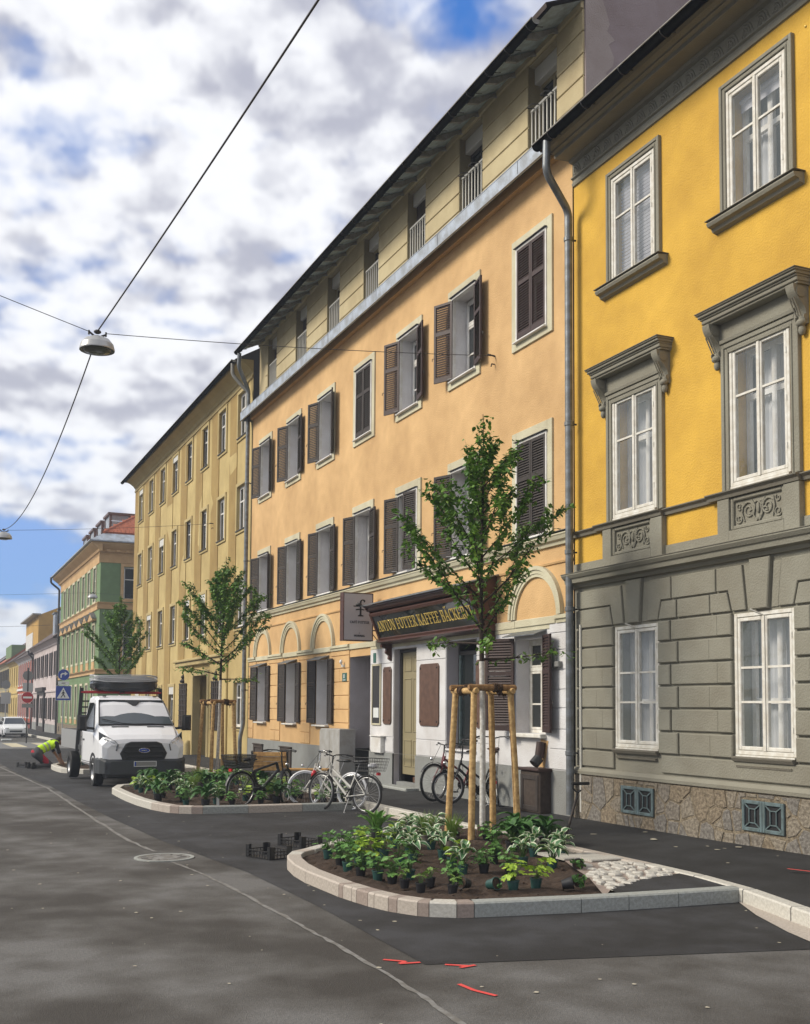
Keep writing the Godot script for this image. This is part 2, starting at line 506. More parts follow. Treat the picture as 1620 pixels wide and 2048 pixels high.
func _ready() -> void:
	rng.seed = 4711
	# camera: a long-ish lens pointed up the street, with the lens shifted upwards
	var cam = Camera3D.new()
	cam.name = "camera"
	cam.projection = Camera3D.PROJECTION_FRUSTUM
	cam.near = 0.1
	cam.far = 900.0
	cam.size = 2048.0 / 2190.0 * 0.1
	cam.frustum_offset = Vector2(0, 249.0 / 2190.0 * 0.1)
	cam.transform = Transform3D(Basis(Vector3.UP, -atan(965.0 / 2190.0)) * Basis(Vector3.RIGHT, atan(2190.0 / 34000.0)) * Basis(Vector3(0, 0, 1), 0.0065), Vector3(0, 1.9, 0))
	add_child(cam)
	# sky, sun, exposure
	var e = Environment.new()
	e.background_mode = Environment.BG_SKY
	var sm = PanoramaSkyMaterial.new()
	sm.panorama = ImageTexture.create_from_image(sky_image())
	var sky = Sky.new()
	sky.sky_material = sm
	e.sky = sky
	e.tonemap_mode = Environment.TONE_MAPPER_LINEAR
	e.tonemap_exposure = 1.28
	e.sdfgi_enabled = true
	e.ssao_enabled = true
	e.ssil_enabled = true
	e.fog_enabled = true
	e.fog_density = 0.0012
	e.fog_light_color = Color(0.80, 0.84, 0.90)
	var we = WorldEnvironment.new()
	we.name = "world_environment"
	we.environment = e
	add_child(we)
	var sun = DirectionalLight3D.new()
	sun.name = "sun"
	sun.light_energy = 0.95
	sun.light_color = Color(1.0, 0.965, 0.90)
	sun.light_angular_distance = 20.0
	sun.shadow_enabled = true
	add_child(sun)
	sun.look_at_from_position(Vector3(-8.2, 6.3, -3.0), Vector3.ZERO)
	materials()
	ground()
	yellow_house()
	peach_house()
	beige_house()
	green_house()
	far_houses()
	pipes()
	planters()
	trees()
	street_things()
	bikes()
	vehicles()
	worker()
	wires()
	signs()

# ---------------------------------------------------------------- ground
func kerb_x(s: float) -> float:
	var k = [[3.0, 5.9], [4.5, 6.35], [6.0, 6.75], [7.4, 7.1], [8.0, 7.27], [8.6, 7.42], [9.2, 7.53], [10.0, 7.56], [300.0, 7.56]]
	for i in k.size() - 1:
		if s <= k[i + 1][0]:
			return lerpf(k[i][1], k[i + 1][1], clampf((s - k[i][0]) / (k[i + 1][0] - k[i][0]), 0, 1))
	return 7.56
func V(x: float, s: float, up := 0.0) -> Vector3:
	return Vector3(x, gy(s) + up, -s)
func sheet(poly: Array, up: float) -> MB:
	# a flat polygon given as Vector2(x, s), cut along the street so that it follows the slope
	var m = MB.new()
	var cuts = [-40.0, 24.0, 95.0, 400.0]
	for i in cuts.size() - 1:
		var band = PackedVector2Array([Vector2(-200, cuts[i]), Vector2(200, cuts[i]), Vector2(200, cuts[i + 1]), Vector2(-200, cuts[i + 1])])
		for p in Geometry2D.intersect_polygons(PackedVector2Array(poly), band):
			var t = Geometry2D.triangulate_polygon(p)
			for k in range(0, t.size(), 3):
				var a = V(p[t[k]].x, p[t[k]].y, up); var b = V(p[t[k + 1]].x, p[t[k + 1]].y, up); var d = V(p[t[k + 2]].x, p[t[k + 2]].y, up)
				if (b - a).cross(d - a).y < 0: m.tri(a, d, b)
				else: m.tri(a, b, d)
	return m
func ground() -> void:
	kind(obj("road", sheet([Vector2(-150, -30), Vector2(150, -30), Vector2(150, 390), Vector2(-150, 390)], 0.0), M.asphalt_old), "structure")
	# the newly laid strip along the parking side
	var nw = [Vector2(3.466, 7.46), Vector2(6.75, 6.72), Vector2(7.6, 7.4), Vector2(7.7, 56.0), Vector2(2.45, 56.0), Vector2(2.5, 44), Vector2(2.6, 32.6), Vector2(2.86, 27.3), Vector2(2.88, 22.9), Vector2(3.0, 18.7), Vector2(3.17, 15.5), Vector2(3.48, 12.3), Vector2(3.52, 9.94)]
	kind(obj("new_asphalt", sheet(nw, 0.004), M.asphalt_new), "structure")
	kind(obj("crossing_road", sheet([Vector2(-20, 57.2), Vector2(40, 56.6), Vector2(40, 68.5), Vector2(-20, 69.5)], 0.004), M.asphalt_cross), "structure")
	for x in [1.2, 2.75, 4.3, 5.85, 7.35]:
		kind(obj("crossing_stripe", sheet([Vector2(x, 59.2), Vector2(x + 0.75, 59.0), Vector2(x + 0.75, 66.6), Vector2(x, 66.8)], 0.009), M.road_white), "structure")
	# narrow pale line of sealed crack running down the road
	var cr = [[2.37, 37.4], [2.55, 31.5], [2.72, 26.5], [2.70, 22.4], [2.70, 18.8], [2.73, 15.7], [2.86, 14.29]]
	var cr2 = [[2.85, 13.45], [2.97, 12.5], [3.04, 11.0], [3.08, 9.2], [3.10, 8.05], [3.09, 7.06], [3.05, 6.2], [2.98, 5.0]]
	for c in [[cr, 0.028], [cr2, 0.022]]:
		var m = MB.new()
		var l = []
		var r = []
		for i in range(c[0].size() - 1):
			for q in 8:
				var f = q / 8.0
				var x = lerpf(c[0][i][0], c[0][i + 1][0], f) + rng.randf_range(-0.012, 0.012)
				var s = lerpf(c[0][i][1], c[0][i + 1][1], f)
				var w = c[1] * rng.randf_range(0.6, 1.25)
				l.append(V(x - w, s, 0.005)); r.append(V(x + w, s, 0.005))
		for i in l.size() - 1:
			m.quad(r[i], r[i + 1], l[i + 1], l[i])
		kind(obj("road_seam", m, M.crack_fill), "structure")
	# pavement slab and its kerb of single stones
	for part in [[3.0, 55.2, 9.9], [66.6, 300.0, 9.9]]:
		var m = MB.new()
		var s = part[0]
		while s < part[1]:
			var s2 = minf(s + (0.5 if s < 12 else 6.0), part[1])
			var a = V(kerb_x(s) + 0.15, s, 0.136); var b = V(9.6, s, 0.2); var c2 = V(9.6, s2, 0.2); var d = V(kerb_x(s2) + 0.15, s2, 0.136)
			if s < 14.0:
				b.y += (14.0 - s) * 0.012
			if s2 < 14.0:
				c2.y += (14.0 - s2) * 0.012
			m.quad(a, b, c2, d)
			s = s2
		if part[0] > 60 or part[1] < 60:
			for q in [part[0], part[1]]:
				m.quad(V(kerb_x(q) + 0.15, q, -0.05), V(9.9, q, -0.05), V(9.9, q, 0.2), V(kerb_x(q) + 0.15, q, 0.136))
		kind(obj("pavement", m, M.pavement), "structure")
	var kb = thing("pavement_kerb", "long pale granite kerb along the pavement edge beside the house fronts", "kerb")
	var s = 3.2
	while s < 54.5:
		var l = 0.9 if s < 10 else 1.25
		var s2 = s + l
		kerbstone(kb, Vector2(kerb_x(s), s + 0.004), Vector2(kerb_x(s2), s2 - 0.004), 0.15, 0.14, M.granite if rng.randf() < 0.7 else M.granite_warm)
		s = s2
	var kf = thing("pavement_kerb", "far kerb beyond the zebra crossing under the green house", "kerb")
	s = 66.6
	while s < 130:
		kerbstone(kf, Vector2(7.56, s), Vector2(7.56, s + 5.0), 0.15, 0.14, M.granite)
		s += 5.0
	kerbstone(kf, Vector2(9.4, 66.45), Vector2(7.56, 66.45), 0.15, 0.14, M.granite)
	# concrete gutter slab at the foot of the near kerb
	kind(obj("gutter_strip", sheet([Vector2(7.55, 8.72), Vector2(7.36, 8.25), Vector2(7.10, 7.35), Vector2(6.75, 5.95), Vector2(6.35, 4.5), Vector2(6.05, 4.55), Vector2(6.42, 6.0), Vector2(6.82, 7.35), Vector2(7.10, 8.05), Vector2(7.46, 8.74)], 0.010), M.granite_warm), "structure")
	kind(obj("gutter_strip", sheet([Vector2(7.58, 15.9), Vector2(7.58, 40), Vector2(7.42, 40), Vector2(7.42, 15.9)], 0.010), M.granite_warm), "structure")
	# manhole cover
	var mh = thing("manhole_cover", "round iron manhole cover in the road beside the new asphalt", "manhole cover", Vector3(2.84, 0.0, -13.86))
	var d1 = MB.new()
	d1.lathe([Vector2(0.37, 0.0), Vector2(0.37, 0.012), Vector2(0.325, 0.012), Vector2(0.325, 0.004), Vector2(0.30, 0.004)], 40)
	obj("cover_ring", d1, M.granite_grey, mh)
	var d2 = MB.new()
	d2.lathe([Vector2(0.318, 0.0), Vector2(0.318, 0.011), Vector2(0.29, 0.011), Vector2(0.28, 0.005), Vector2(0.2, 0.005), Vector2(0.19, 0.011), Vector2(0.15, 0.011), Vector2(0.14, 0.005), Vector2(0.0, 0.005)], 36)
	for k in 12:
		var a = TAU * k / 12
		d2.bar(Vector3(cos(a) * 0.2, 0.006, sin(a) * 0.2), Vector3(cos(a) * 0.285, 0.006, sin(a) * 0.285), 0.02, 0.012)
	obj("lid", d2, M.crack_fill, mh)
	# spray paint marks: short strokes sprayed on the asphalt
	var marks = [[[3.24, 7.72], [3.37, 7.60], [3.30, 7.55], [3.46, 7.53]], [[3.60, 7.40], [3.74, 7.30], [3.66, 7.27], [3.80, 7.30]], [[3.44, 6.85], [3.46, 6.66], [3.53, 6.48]], [[8.42, 9.06], [8.48, 8.90], [8.52, 8.76], [8.62, 8.70]]]
	var where = ["red spray mark nearest the corner of the dark asphalt, on its left", "red spray mark just right of the dark asphalt corner", "longest red spray stroke, on the old road at the bottom", "red spray mark on the pavement at the right edge"]
	for i in 4:
		var m = MB.new()
		var up = 0.006 if i < 3 else 0.225
		for k in marks[i].size() - 1:
			var p = Vector2(marks[i][k][0], marks[i][k][1]); var q = Vector2(marks[i][k + 1][0], marks[i][k + 1][1])
			var nn = (q - p).orthogonal().normalized() * 0.018
			var o = 0.0004 * k
			m.quad(V(p.x - nn.x, p.y - nn.y, up + o), V(q.x - nn.x, q.y - nn.y, up + o), V(q.x + nn.x, q.y + nn.y, up + o), V(p.x + nn.x, p.y + nn.y, up + o))
		tag(obj("spray_mark", m, M.spray_red), where[i], "spray mark", "red surveyor's marks on the asphalt")
	# dried mortar smears, small leaves and grit
	var g = MB.new()
	for k in 150:
		var x = rng.randf_range(-0.5, 7.4)
		var s3 = rng.randf_range(5.2, 22.0)
		if k < 12:
			x = rng.randf_range(7.9, 9.2); s3 = rng.randf_range(9.6, 14.5)
		var sz = rng.randf_range(0.006, 0.022) * (2.5 if k < 12 else 1.0)
		var up = 0.008 if k >= 12 else 0.137 + 0.07 * (x - 7.7) / 1.75 + maxf(0, 14 - s3) * 0.012 * (x - 7.7) / 1.9 + 0.004
		var pts = []
		for q in 6: pts.append(V(x + cos(q * 1.05) * sz * rng.randf_range(0.5, 1.3), s3 + sin(q * 1.05) * sz * rng.randf_range(0.5, 1.3), up))
		for q in range(1, 5): g.tri(pts[0], pts[q], pts[q + 1])
	kind(obj("grit", g, M.dust), "stuff")

func kerbstone(parent: Node3D, a: Vector2, b: Vector2, w: float, h: float, mt: Material, raise := 0.0, side := 1.0) -> void:
	# stone from a to b (x, s); the body lies to the side of larger x when walking up the street
	var pa = V(a.x, a.y); var pb = V(b.x, b.y)
	var z = (pb - pa)
	var l = z.length()
	z /= l
	var x = Vector3.UP.cross(z).normalized() * -side
	var y = z.cross(x) if side < 0 else x.cross(z) * -1.0
	y = Vector3.UP
	var m = MB.new()
	var c = 0.015
	var pf = [Vector2(0, -0.1), Vector2(0, h - c), Vector2(c, h), Vector2(w - c * 0.5, h), Vector2(w, h - c * 0.5), Vector2(w, -0.1)]
	var xf = Transform3D(Basis(x, y, z), pa + Vector3.UP * raise)
	var g = 0.004
	for k in pf.size() - 1:
		m.quad(xf * Vector3(pf[k].x, pf[k].y, g), xf * Vector3(pf[k].x, pf[k].y, l - g), xf * Vector3(pf[k + 1].x, pf[k + 1].y, l - g), xf * Vector3(pf[k + 1].x, pf[k + 1].y, g))
	for q in [g, l - g]:
		for k in range(1, pf.size() - 1):
			m.tri(xf * Vector3(pf[0].x, pf[0].y, q), xf * Vector3(pf[k].x, pf[k].y, q), xf * Vector3(pf[k + 1].x, pf[k + 1].y, q))
	obj("kerbstone", m, mt, parent)

# ---------------------------------------------------------------- yellow house
func sash_window(parent: Node3D, x: float, y: float, w: float, h: float, bars: Array, fm: Material, zf := 0.0, inner := true, label := "", st := 0.05) -> MeshInstance3D:
	# a white casement window with two leaves; bars are heights of the glazing bars; lower left corner at (x, y); leaves hang near the front
	var m = MB.new()
	m.ring(0, w, 0, h, 0.05, zf - 0.09, zf + 0.012, 0.006)
	m.box(Vector3(0.02, -0.035, zf - 0.05), Vector3(w - 0.02, -0.004, zf + 0.03))
	var f = obj("window", m, fm, parent, Vector3(x, y, 0), label)
	var lw = (w - 0.1) / 2.0
	for k in 2:
		var x0 = 0.052 + k * (lw - 0.002)
		var q = MB.new()
		q.ring(x0, x0 + lw - 0.004, 0.054, h - 0.054, st, zf - 0.045, zf + 0.004, 0.008)
		for b in bars:
			q.box(Vector3(x0 + st, b - 0.014, zf - 0.036), Vector3(x0 + lw - 0.004 - st, b + 0.014, zf - 0.004))
		if k == 1:
			q.box(Vector3(x0 - 0.022, 0.054, zf + 0.005), Vector3(x0 + 0.02, h - 0.054, zf + 0.018))
			for b in [0.18, 0.5, 0.82]:
				q.tube([Vector3(w - 0.05, h * b - 0.035, zf + 0.016), Vector3(w - 0.05, h * b + 0.035, zf + 0.016)], 0.009, 6)
		obj("sash", q, fm, f)
		var hs = [0.054 + st]
		for b in bars: hs.append(b)
		hs.append(h - 0.054 - st)
		for i in hs.size() - 1:
			var tilt = rng.randf_range(-0.006, 0.006)
			var p = MB.new()
			var zz = zf - 0.022
			p.quad(Vector3(x0 + st, hs[i], zz + tilt), Vector3(x0 + lw - 0.004 - st, hs[i], zz - tilt), Vector3(x0 + lw - 0.004 - st, hs[i + 1], zz - tilt * 0.6), Vector3(x0 + st, hs[i + 1], zz + tilt * 0.6))
			obj("pane", p, M.glass, f)
	if inner:
		var n = MB.new()
		n.ring(0.02, w - 0.02, 0.02, h - 0.02, 0.07, zf - 0.30, zf - 0.25)
		n.box(Vector3(w / 2 - 0.045, 0.09, zf - 0.298), Vector3(w / 2 + 0.045, h - 0.09, zf - 0.246))
		if bars.size() > 0: n.box(Vector3(0.09, bars[0] - 0.02, zf - 0.297), Vector3(w - 0.09, bars[0] + 0.05, zf - 0.247))
		n.box(Vector3(0.03, -0.02, zf - 0.25), Vector3(w - 0.03, 0.012, zf - 0.09))
		obj("inner_frame", n, M.white_paint, f)
	return f
func curtain(f: Node3D, x0: float, x1: float, y0: float, y1: float, z: float, folds := 9) -> void:
	var m = MB.new()
	var n = folds * 4
	for i in n:
		var a = [lerpf(x0, x1, float(i) / n), lerpf(x0, x1, float(i + 1) / n)]
		var zz = [z + sin(i * TAU / 4.0 + sin(i * 0.7)) * 0.014, z + sin((i + 1) * TAU / 4.0 + sin((i + 1) * 0.7)) * 0.014]
		m.quad(Vector3(a[0], y0, zz[0]), Vector3(a[1], y0, zz[1]), Vector3(a[1], y1, zz[1]), Vector3(a[0], y1, zz[0]))
	obj("curtain", m, M.curtain, f)
func venetian(f: Node3D, x0: float, x1: float, y0: float, y1: float, z: float, n: int) -> void:
	for i in n:
		var y = lerpf(y0, y1, (i + 0.5) / n)
		var m = MB.new()
		m.box(Vector3(x0, -0.02, -0.001), Vector3(x1, 0.02, 0.001), Transform3D(Basis(Vector3.RIGHT, 0.45), Vector3(0, y, z)))
		obj("blind_slat", m, M.blind, f)
func architrave(parent: Node3D, x0: float, x1: float, y0: float, y1: float, w: float) -> void:
	# moulded frame on three sides
	var m = MB.new()
	for q in [[0.0, 0.45, 0.055], [0.45, 0.8, 0.038], [0.8, 1.0, 0.05]]:
		var a = w * q[0]; var b = w * q[1]
		m.box(Vector3(x0 + a, y0, -0.02), Vector3(x0 + b, y1 - a, q[2]), Transform3D(), 0.006)
		m.box(Vector3(x1 - b, y0, -0.02), Vector3(x1 - a, y1 - a, q[2]), Transform3D(), 0.006)
		m.box(Vector3(x0 + b, y1 - b, -0.02), Vector3(x1 - b, y1 - a, q[2]), Transform3D(), 0.006)
	obj("architrave", m, M.taupe, parent)
func spiral(m: MB, o: Vector3, r: float, turns: float, start: float, th: float, flip := 1.0) -> void:
	var pts = []
	var rad = []
	var n = int(turns * 14)
	for i in n + 1:
		var t = float(i) / n
		var a = start + flip * turns * TAU * t
		pts.append(o + Vector3(cos(a), sin(a), 0) * r * (1.0 - 0.82 * t))
		rad.append(th * (1.0 - 0.45 * t))
	m.tube(pts, rad, 6)
func console(parent: Node3D, x: float, y0: float, y1: float, w: float) -> void:
	# S-shaped bracket: broad scroll above, small scroll and leaf below
	var m = MB.new()
	var pf = []
	var h = y1 - y0
	for i in 21:
		var t = i / 20.0
		var o = 0.19 * pow(1.0 - t, 1.6) + 0.045 + 0.035 * sin(t * PI * 2.3)
		pf.append(Vector2(o, y1 - h * 0.8 * t))
	pf.append(Vector2(0.0, y1 - h * 0.8))
	pf.append(Vector2(0.0, y1))
	m.mould(pf, x - w / 2, x + w / 2)
	for sx in [-1, 1]:
		m.tube([Vector3(x + sx * w / 2, y1 - 0.085, 0.125), Vector3(x + sx * (w / 2 + 0.012), y1 - 0.085, 0.125)], 0.07, 12)
		m.tube([Vector3(x + sx * w / 2, y0 + 0.19, 0.055), Vector3(x + sx * (w / 2 + 0.01), y0 + 0.19, 0.055)], 0.035, 10)
	m.ell(Vector3(x, y0 + 0.13, 0.06), Vector3(w * 0.52, 0.05, 0.06), 10, 6)
	m.ell(Vector3(x, y0 + 0.05, 0.045), Vector3(w * 0.36, 0.07, 0.045), 10, 6)
	for k in 3: m.tube([Vector3(x + (k - 1) * w * 0.28, y1 - 0.16, 0.20), Vector3(x + (k - 1) * w * 0.28, y1 - 0.3, 0.125), Vector3(x + (k - 1) * w * 0.28, y0 + 0.2, 0.09)], 0.009, 5)
	obj("console", m, M.taupe, parent)

func yellow_house() -> void:
	var sl = 14.72
	var W = sl - 6.2
	var H = house("yellow_house", "yellow rendered house with taupe stone-jointed ground floor at the right", "house", sl)
	var cs = [13.10, 10.485]
	var lo = []; var up = []
	for c in cs:
		var x = sl - c
		lo.append([x - 0.53, x + 0.53, 1.34, 3.10])
		up.append([x - 0.54, x + 0.54, 4.72, 6.56])
		up.append([x - 0.54, x + 0.54, 8.32, 9.97])
	var m = MB.new()
	m.wall(0, W, 0.05, 3.9, lo, 0.0, 0.34)
	obj("ground_floor_wall", m, M.taupe, H)
	m = MB.new()
	m.wall(0, W, 3.9, 10.75, up, 0.0, 0.34)
	obj("wall", m, M.yellow, H)
	# body behind the front
	m = MB.new()
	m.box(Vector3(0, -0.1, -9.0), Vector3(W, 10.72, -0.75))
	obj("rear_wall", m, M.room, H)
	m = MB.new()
	m.box(Vector3(W - 0.3, -0.1, -0.75), Vector3(W, 10.72, -0.002))
	obj("side_wall", m, M.yellow, H)
	# floors between the rooms
	for y in [0.7, 3.75, 7.3, 10.6]:
		obj("floor_slab", bx(0.02, W - 0.32, y, y + 0.3, -0.749, -0.345), M.room, H)
	# roof rising from the gutter
	m = MB.new()
	m.quad(Vector3(-0.02, 10.86, 0.66), Vector3(W, 10.86, 0.66), Vector3(W, 13.2, -4.5), Vector3(-0.02, 13.2, -4.5))
	m.quad(Vector3(-0.02, 10.80, 0.62), Vector3(-0.02, 10.86, 0.66), Vector3(-0.02, 13.2, -4.5), Vector3(-0.02, 10.8, -4.5))
	obj("roof", m, M.tile_dark, H)
	# ---- jointed blocks of the ground floor
	var ys = [1.0, 1.27, 1.585, 1.90, 2.215, 2.52, 2.83, 3.13]
	var j = 0.014
	var zb = 0.036
	var dk = M.taupe
	for r in ys.size() - 1:
		var y0 = ys[r] + j; var y1 = ys[r + 1] - j
		var odd = r % 2 == 0
		var q = 0.27 if odd else 0.43
		# courses between window jambs; jamb stones long and short by turns
		var edges = [[14.64, 13.65], [12.55, 11.035], [9.935, 6.3]]
		if r == 0: edges = [[14.64, 13.65], [12.50, 6.3]]
		for e in edges:
			var a = sl - e[0]; var b = sl - e[1]
			if r == 0:
				obj("block", bx(a, b, y0, y1, -0.01, zb, 0.012), dk, H)
				continue
			var p = [a]
			if e[0] < 14: p.append(a + q)
			if e[1] > 7: p.append(b - q)
			p.append(b)
			for k in p.size() - 1:
				var jamb = (k == 0 and e[0] < 14) or (k == p.size() - 2 and e[1] > 7)
				obj("block", bx(p[k] + (0.0 if k == 0 else (j * 0.8 if not (k == p.size() - 2 and e[1] > 7) else 0.001)), p[k + 1] - (0.0 if k == p.size() - 2 else (j * 0.8 if not (k == p.size() - 3 and e[1] > 7) else 0.001)), y0, y1, -0.01, zb + (0.012 if jamb else 0.0), 0.012), dk, H)
	for c in cs:
		var x = sl - c
		for g in [[[-0.33, 3.735], [-0.19, 3.735], [-0.155, 3.14], [-0.25, 3.14]], [[0.20, 3.70], [0.335, 3.70], [0.265, 3.14], [0.15, 3.14]]]:
			var pl = []
			for t in g: pl.append(Vector2(x + t[0], t[1]))
			m = MB.new(); m.prism(pl, -0.01, zb * 0.45, Transform3D(), 0.006); obj("voussoir", m, dk, H)
		m = MB.new(); m.prism([Vector2(x - 0.185, 3.765), Vector2(x + 0.185, 3.765), Vector2(x + 0.125, 3.135), Vector2(x - 0.135, 3.135)], -0.01, zb + 0.03, Transform3D(), 0.012); obj("keystone", m, dk, H)
		var la = (sl - 14.64) - x if c > 12 else -1.29
		var rb = 1.29 if c > 12 else 4.1
		for sg in [-1.0, 1.0]:
			var far = la if sg < 0 else rb
			var pl = [Vector2(x + sg * 0.352, 3.715), Vector2(x + sg * 0.285, 3.145), Vector2(x + sg * 0.535, 3.145), Vector2(x + sg * 0.61, 3.415), Vector2(x + sg * 0.83, 3.415), Vector2(x + sg * 0.83, 3.715)]
			if c > 12 and sg < 0: pl = [Vector2(x - 0.352, 3.715), Vector2(x - 0.285, 3.145), Vector2(x - 0.535, 3.145), Vector2(x - 0.61, 3.445), Vector2(x + la, 3.445), Vector2(x + la, 3.715)]
			m = MB.new(); m.prism(pl, -0.01, zb, Transform3D(), 0.008); obj("block", m, dk, H)
			var pl2 = [Vector2(x + sg * 0.562, 3.145), Vector2(x + sg * (0.95), 3.145), Vector2(x + sg * 0.95, 3.39), Vector2(x + sg * 0.632, 3.39)]
			if c > 12 and sg < 0: pl2 = [Vector2(x - 0.562, 3.145), Vector2(x + la, 3.145), Vector2(x + la, 3.42), Vector2(x - 0.632, 3.42)]
			m = MB.new(); m.prism(pl2, -0.01, zb + 0.006, Transform3D(), 0.008); obj("block", m, dk, H)
		if c > 12:
			obj("block", bx(x + 0.975, x + 1.64, 3.145, 3.39, -0.01, zb, 0.008), dk, H)
			obj("block", bx(x + 0.855, x + 1.76, 3.415, 3.715, -0.01, zb, 0.008), dk, H)
		else:
			obj("block", bx(x + 0.975, x + 3.9, 3.145, 3.39, -0.01, zb, 0.008), dk, H)
			obj("block", bx(x + 0.855, x + 3.9, 3.415, 3.715, -0.01, zb, 0.008), dk, H)
		# sill under the window
		m = MB.new()
		m.mould([Vector2(0, 1.24), Vector2(0.06, 1.25), Vector2(0.085, 1.29), Vector2(0.085, 1.305), Vector2(0, 1.315)], x - 0.53, x + 0.53)
		m.mould([Vector2(0, 1.165), Vector2(0.045, 1.175), Vector2(0.05, 1.20), Vector2(0, 1.205)], x - 0.48, x + 0.48)
		obj("sill", m, M.taupe_dark, H)
		var f = sash_window(H, x - 0.53, 1.335, 1.06, 1.77, [0.655, 1.085], M.old_white, -0.005, true, "white casement of the jointed ground floor, paint flaking")
		curtain(f, 0.06, 1.0, 0.05, 1.7, -0.36, 8)
		# shutter hook on top
		m = MB.new()
		m.tube([Vector3(x - 0.02, 3.07, 0.02), Vector3(x - 0.10, 3.13, 0.13)], 0.011, 6)
		obj("iron_stub", m, M.old_white, H)
	# moulding over the stone plinth
	m = MB.new()
	m.mould([Vector2(0, 0.885), Vector2(0.085, 0.89), Vector2(0.09, 0.935), Vector2(0.05, 0.985), Vector2(0, 0.99)], 0.02, W)
	obj("base_moulding", m, M.taupe, H)
	plinth(H, sl, W)
	# string course between ground floor and first floor
	m = MB.new()
	m.mould([Vector2(0, 3.775), Vector2(0.05, 3.785), Vector2(0.075, 3.83), Vector2(0.16, 3.85), Vector2(0.175, 3.91), Vector2(0.20, 3.925), Vector2(0.235, 3.97), Vector2(0.235, 3.99), Vector2(0, 4.03)], -0.05, W)
	obj("string_course", m, M.taupe, H)
	obj("string_cover", bx(-0.055, W, 3.992, 4.0, 0.02, 0.245), M.taupe_dark, H)
	m = MB.new()
	m.box(Vector3(0, 4.03, -0.01), Vector3(W, 4.165, 0.028))
	obj("base_band", m, M.taupe, H)
	for k in cs.size():
		var x = sl - cs[k]
		# ornament panel below the window
		m = MB.new()
		m.box(Vector3(x - 0.735, 4.03, -0.01), Vector3(x - 0.515, 4.585, 0.085), Transform3D(), 0.006)
		m.box(Vector3(x + 0.455, 4.03, -0.01), Vector3(x + 0.715, 4.585, 0.085), Transform3D(), 0.006)
		m.box(Vector3(x - 0.515, 4.03, -0.01), Vector3(x + 0.455, 4.165, 0.0845))
		m.ring(x - 0.51, x + 0.45, 4.17, 4.585, 0.05, -0.01, 0.062, 0.012)
		m.box(Vector3(x - 0.46, 4.22, -0.01), Vector3(x + 0.40, 4.535, 0.022))
		obj("pedestal_panel", m, M.taupe, H)
		m = MB.new()
		var o = Vector3(x - 0.03, 4.375, 0.03)
		for sg in [-1.0, 1.0]:
			spiral(m, o + Vector3(sg * 0.17, 0.01, 0), 0.115, 1.6, PI / 2 * (1 - sg) + 0.6 * sg, 0.017, sg)
			spiral(m, o + Vector3(sg * 0.34, -0.075, 0), 0.065, 1.4, PI / 2 * (1 - sg) - 0.5, 0.013, -sg)
			spiral(m, o + Vector3(sg * 0.345, 0.085, 0), 0.05, 1.2, PI / 2 * (1 - sg) + 2.2, 0.012, sg)
			for t in 4:
				m.ell(o + Vector3(sg * (0.05 + t * 0.032), 0.1 - t * 0.045, 0.004), Vector3(0.028, 0.014, 0.012), 8, 5, Transform3D(Basis(), Vector3.ZERO))
			m.tube([o + Vector3(sg * 0.02, -0.14, 0), o + Vector3(sg * 0.08, -0.06, 0.008), o + Vector3(sg * 0.05, 0.05, 0.006), o + Vector3(sg * 0.12, 0.13, 0)], 0.013, 6)
			m.tube([o + Vector3(sg * 0.25, -0.12, 0), o + Vector3(sg * 0.29, 0.0, 0.006), o + Vector3(sg * 0.26, 0.12, 0)], 0.011, 6)
		m.ell(o + Vector3(0, 0.02, 0.006), Vector3(0.03, 0.07, 0.018), 8, 6)
		m.ell(o + Vector3(0, -0.10, 0.004), Vector3(0.04, 0.035, 0.016), 8, 6)
		obj("scroll_ornament", m, M.taupe, H)
		# first-floor window with architrave, consoles and cornice
		architrave(H, x - 0.675, x + 0.70, 4.70, 6.62, 0.135)
		m = MB.new()
		m.box(Vector3(x - 0.675, 6.625, -0.01), Vector3(x + 0.70, 6.90, 0.05))
		m.mould([Vector2(0.05, 6.625), Vector2(0.075, 6.63), Vector2(0.085, 6.67), Vector2(0.05, 6.69)], x - 0.66, x + 0.68)
		obj("frieze_panel", m, M.taupe, H)
		for sg in [-1.0, 1.0]: console(H, x + 0.012 + sg * 0.755, 6.33, 6.895, 0.13)
		m = MB.new()
		for t in [[6.895, 6.925, 0.19, 0.0], [6.925, 6.975, 0.215, 0.012], [6.975, 7.0, 0.235, 0.02], [7.0, 7.035, 0.262, 0.035], [7.035, 7.055, 0.285, 0.05]]:
			m.box(Vector3(x - 0.835 - t[3], t[0], -0.01), Vector3(x + 0.86 + t[3], t[1], t[2]), Transform3D(), 0.008)
		obj("window_cornice", m, M.taupe, H)
		m = MB.new()
		m.box(Vector3(x - 0.895, 7.056, -0.01), Vector3(x + 0.92, 7.066, 0.295))
		obj("cornice_flashing", m, M.taupe_dark, H)
		var f = sash_window(H, x - 0.535, 4.735, 1.07, 1.82, [1.16], M.old_white, 0.02, true, "first-floor white casement under a bracketed cornice")
		if k == 0:
			curtain(f, 0.07, 0.55, 0.08, 1.75, -0.34, 5)
			m = MB.new()
			m.tube([Vector3(0.30, 1.5, -0.12), Vector3(0.27, 0.8, -0.12), Vector3(0.30, 0.42, -0.12), Vector3(0.36, 0.40, -0.12), Vector3(0.40, 0.6, -0.12), Vector3(0.34, 1.5, -0.12)], 0.006, 5)
			obj("blind_cord", m, M.dark_trim, f)
		else:
			curtain(f, 0.07, 0.62, 0.08, 1.75, -0.34, 6)
			curtain(f, 0.85, 1.0, 0.08, 1.75, -0.34, 2)
		# top-floor window
		architrave(H, x - 0.65, x + 0.67, 8.30, 10.09, 0.115)
		m = MB.new()
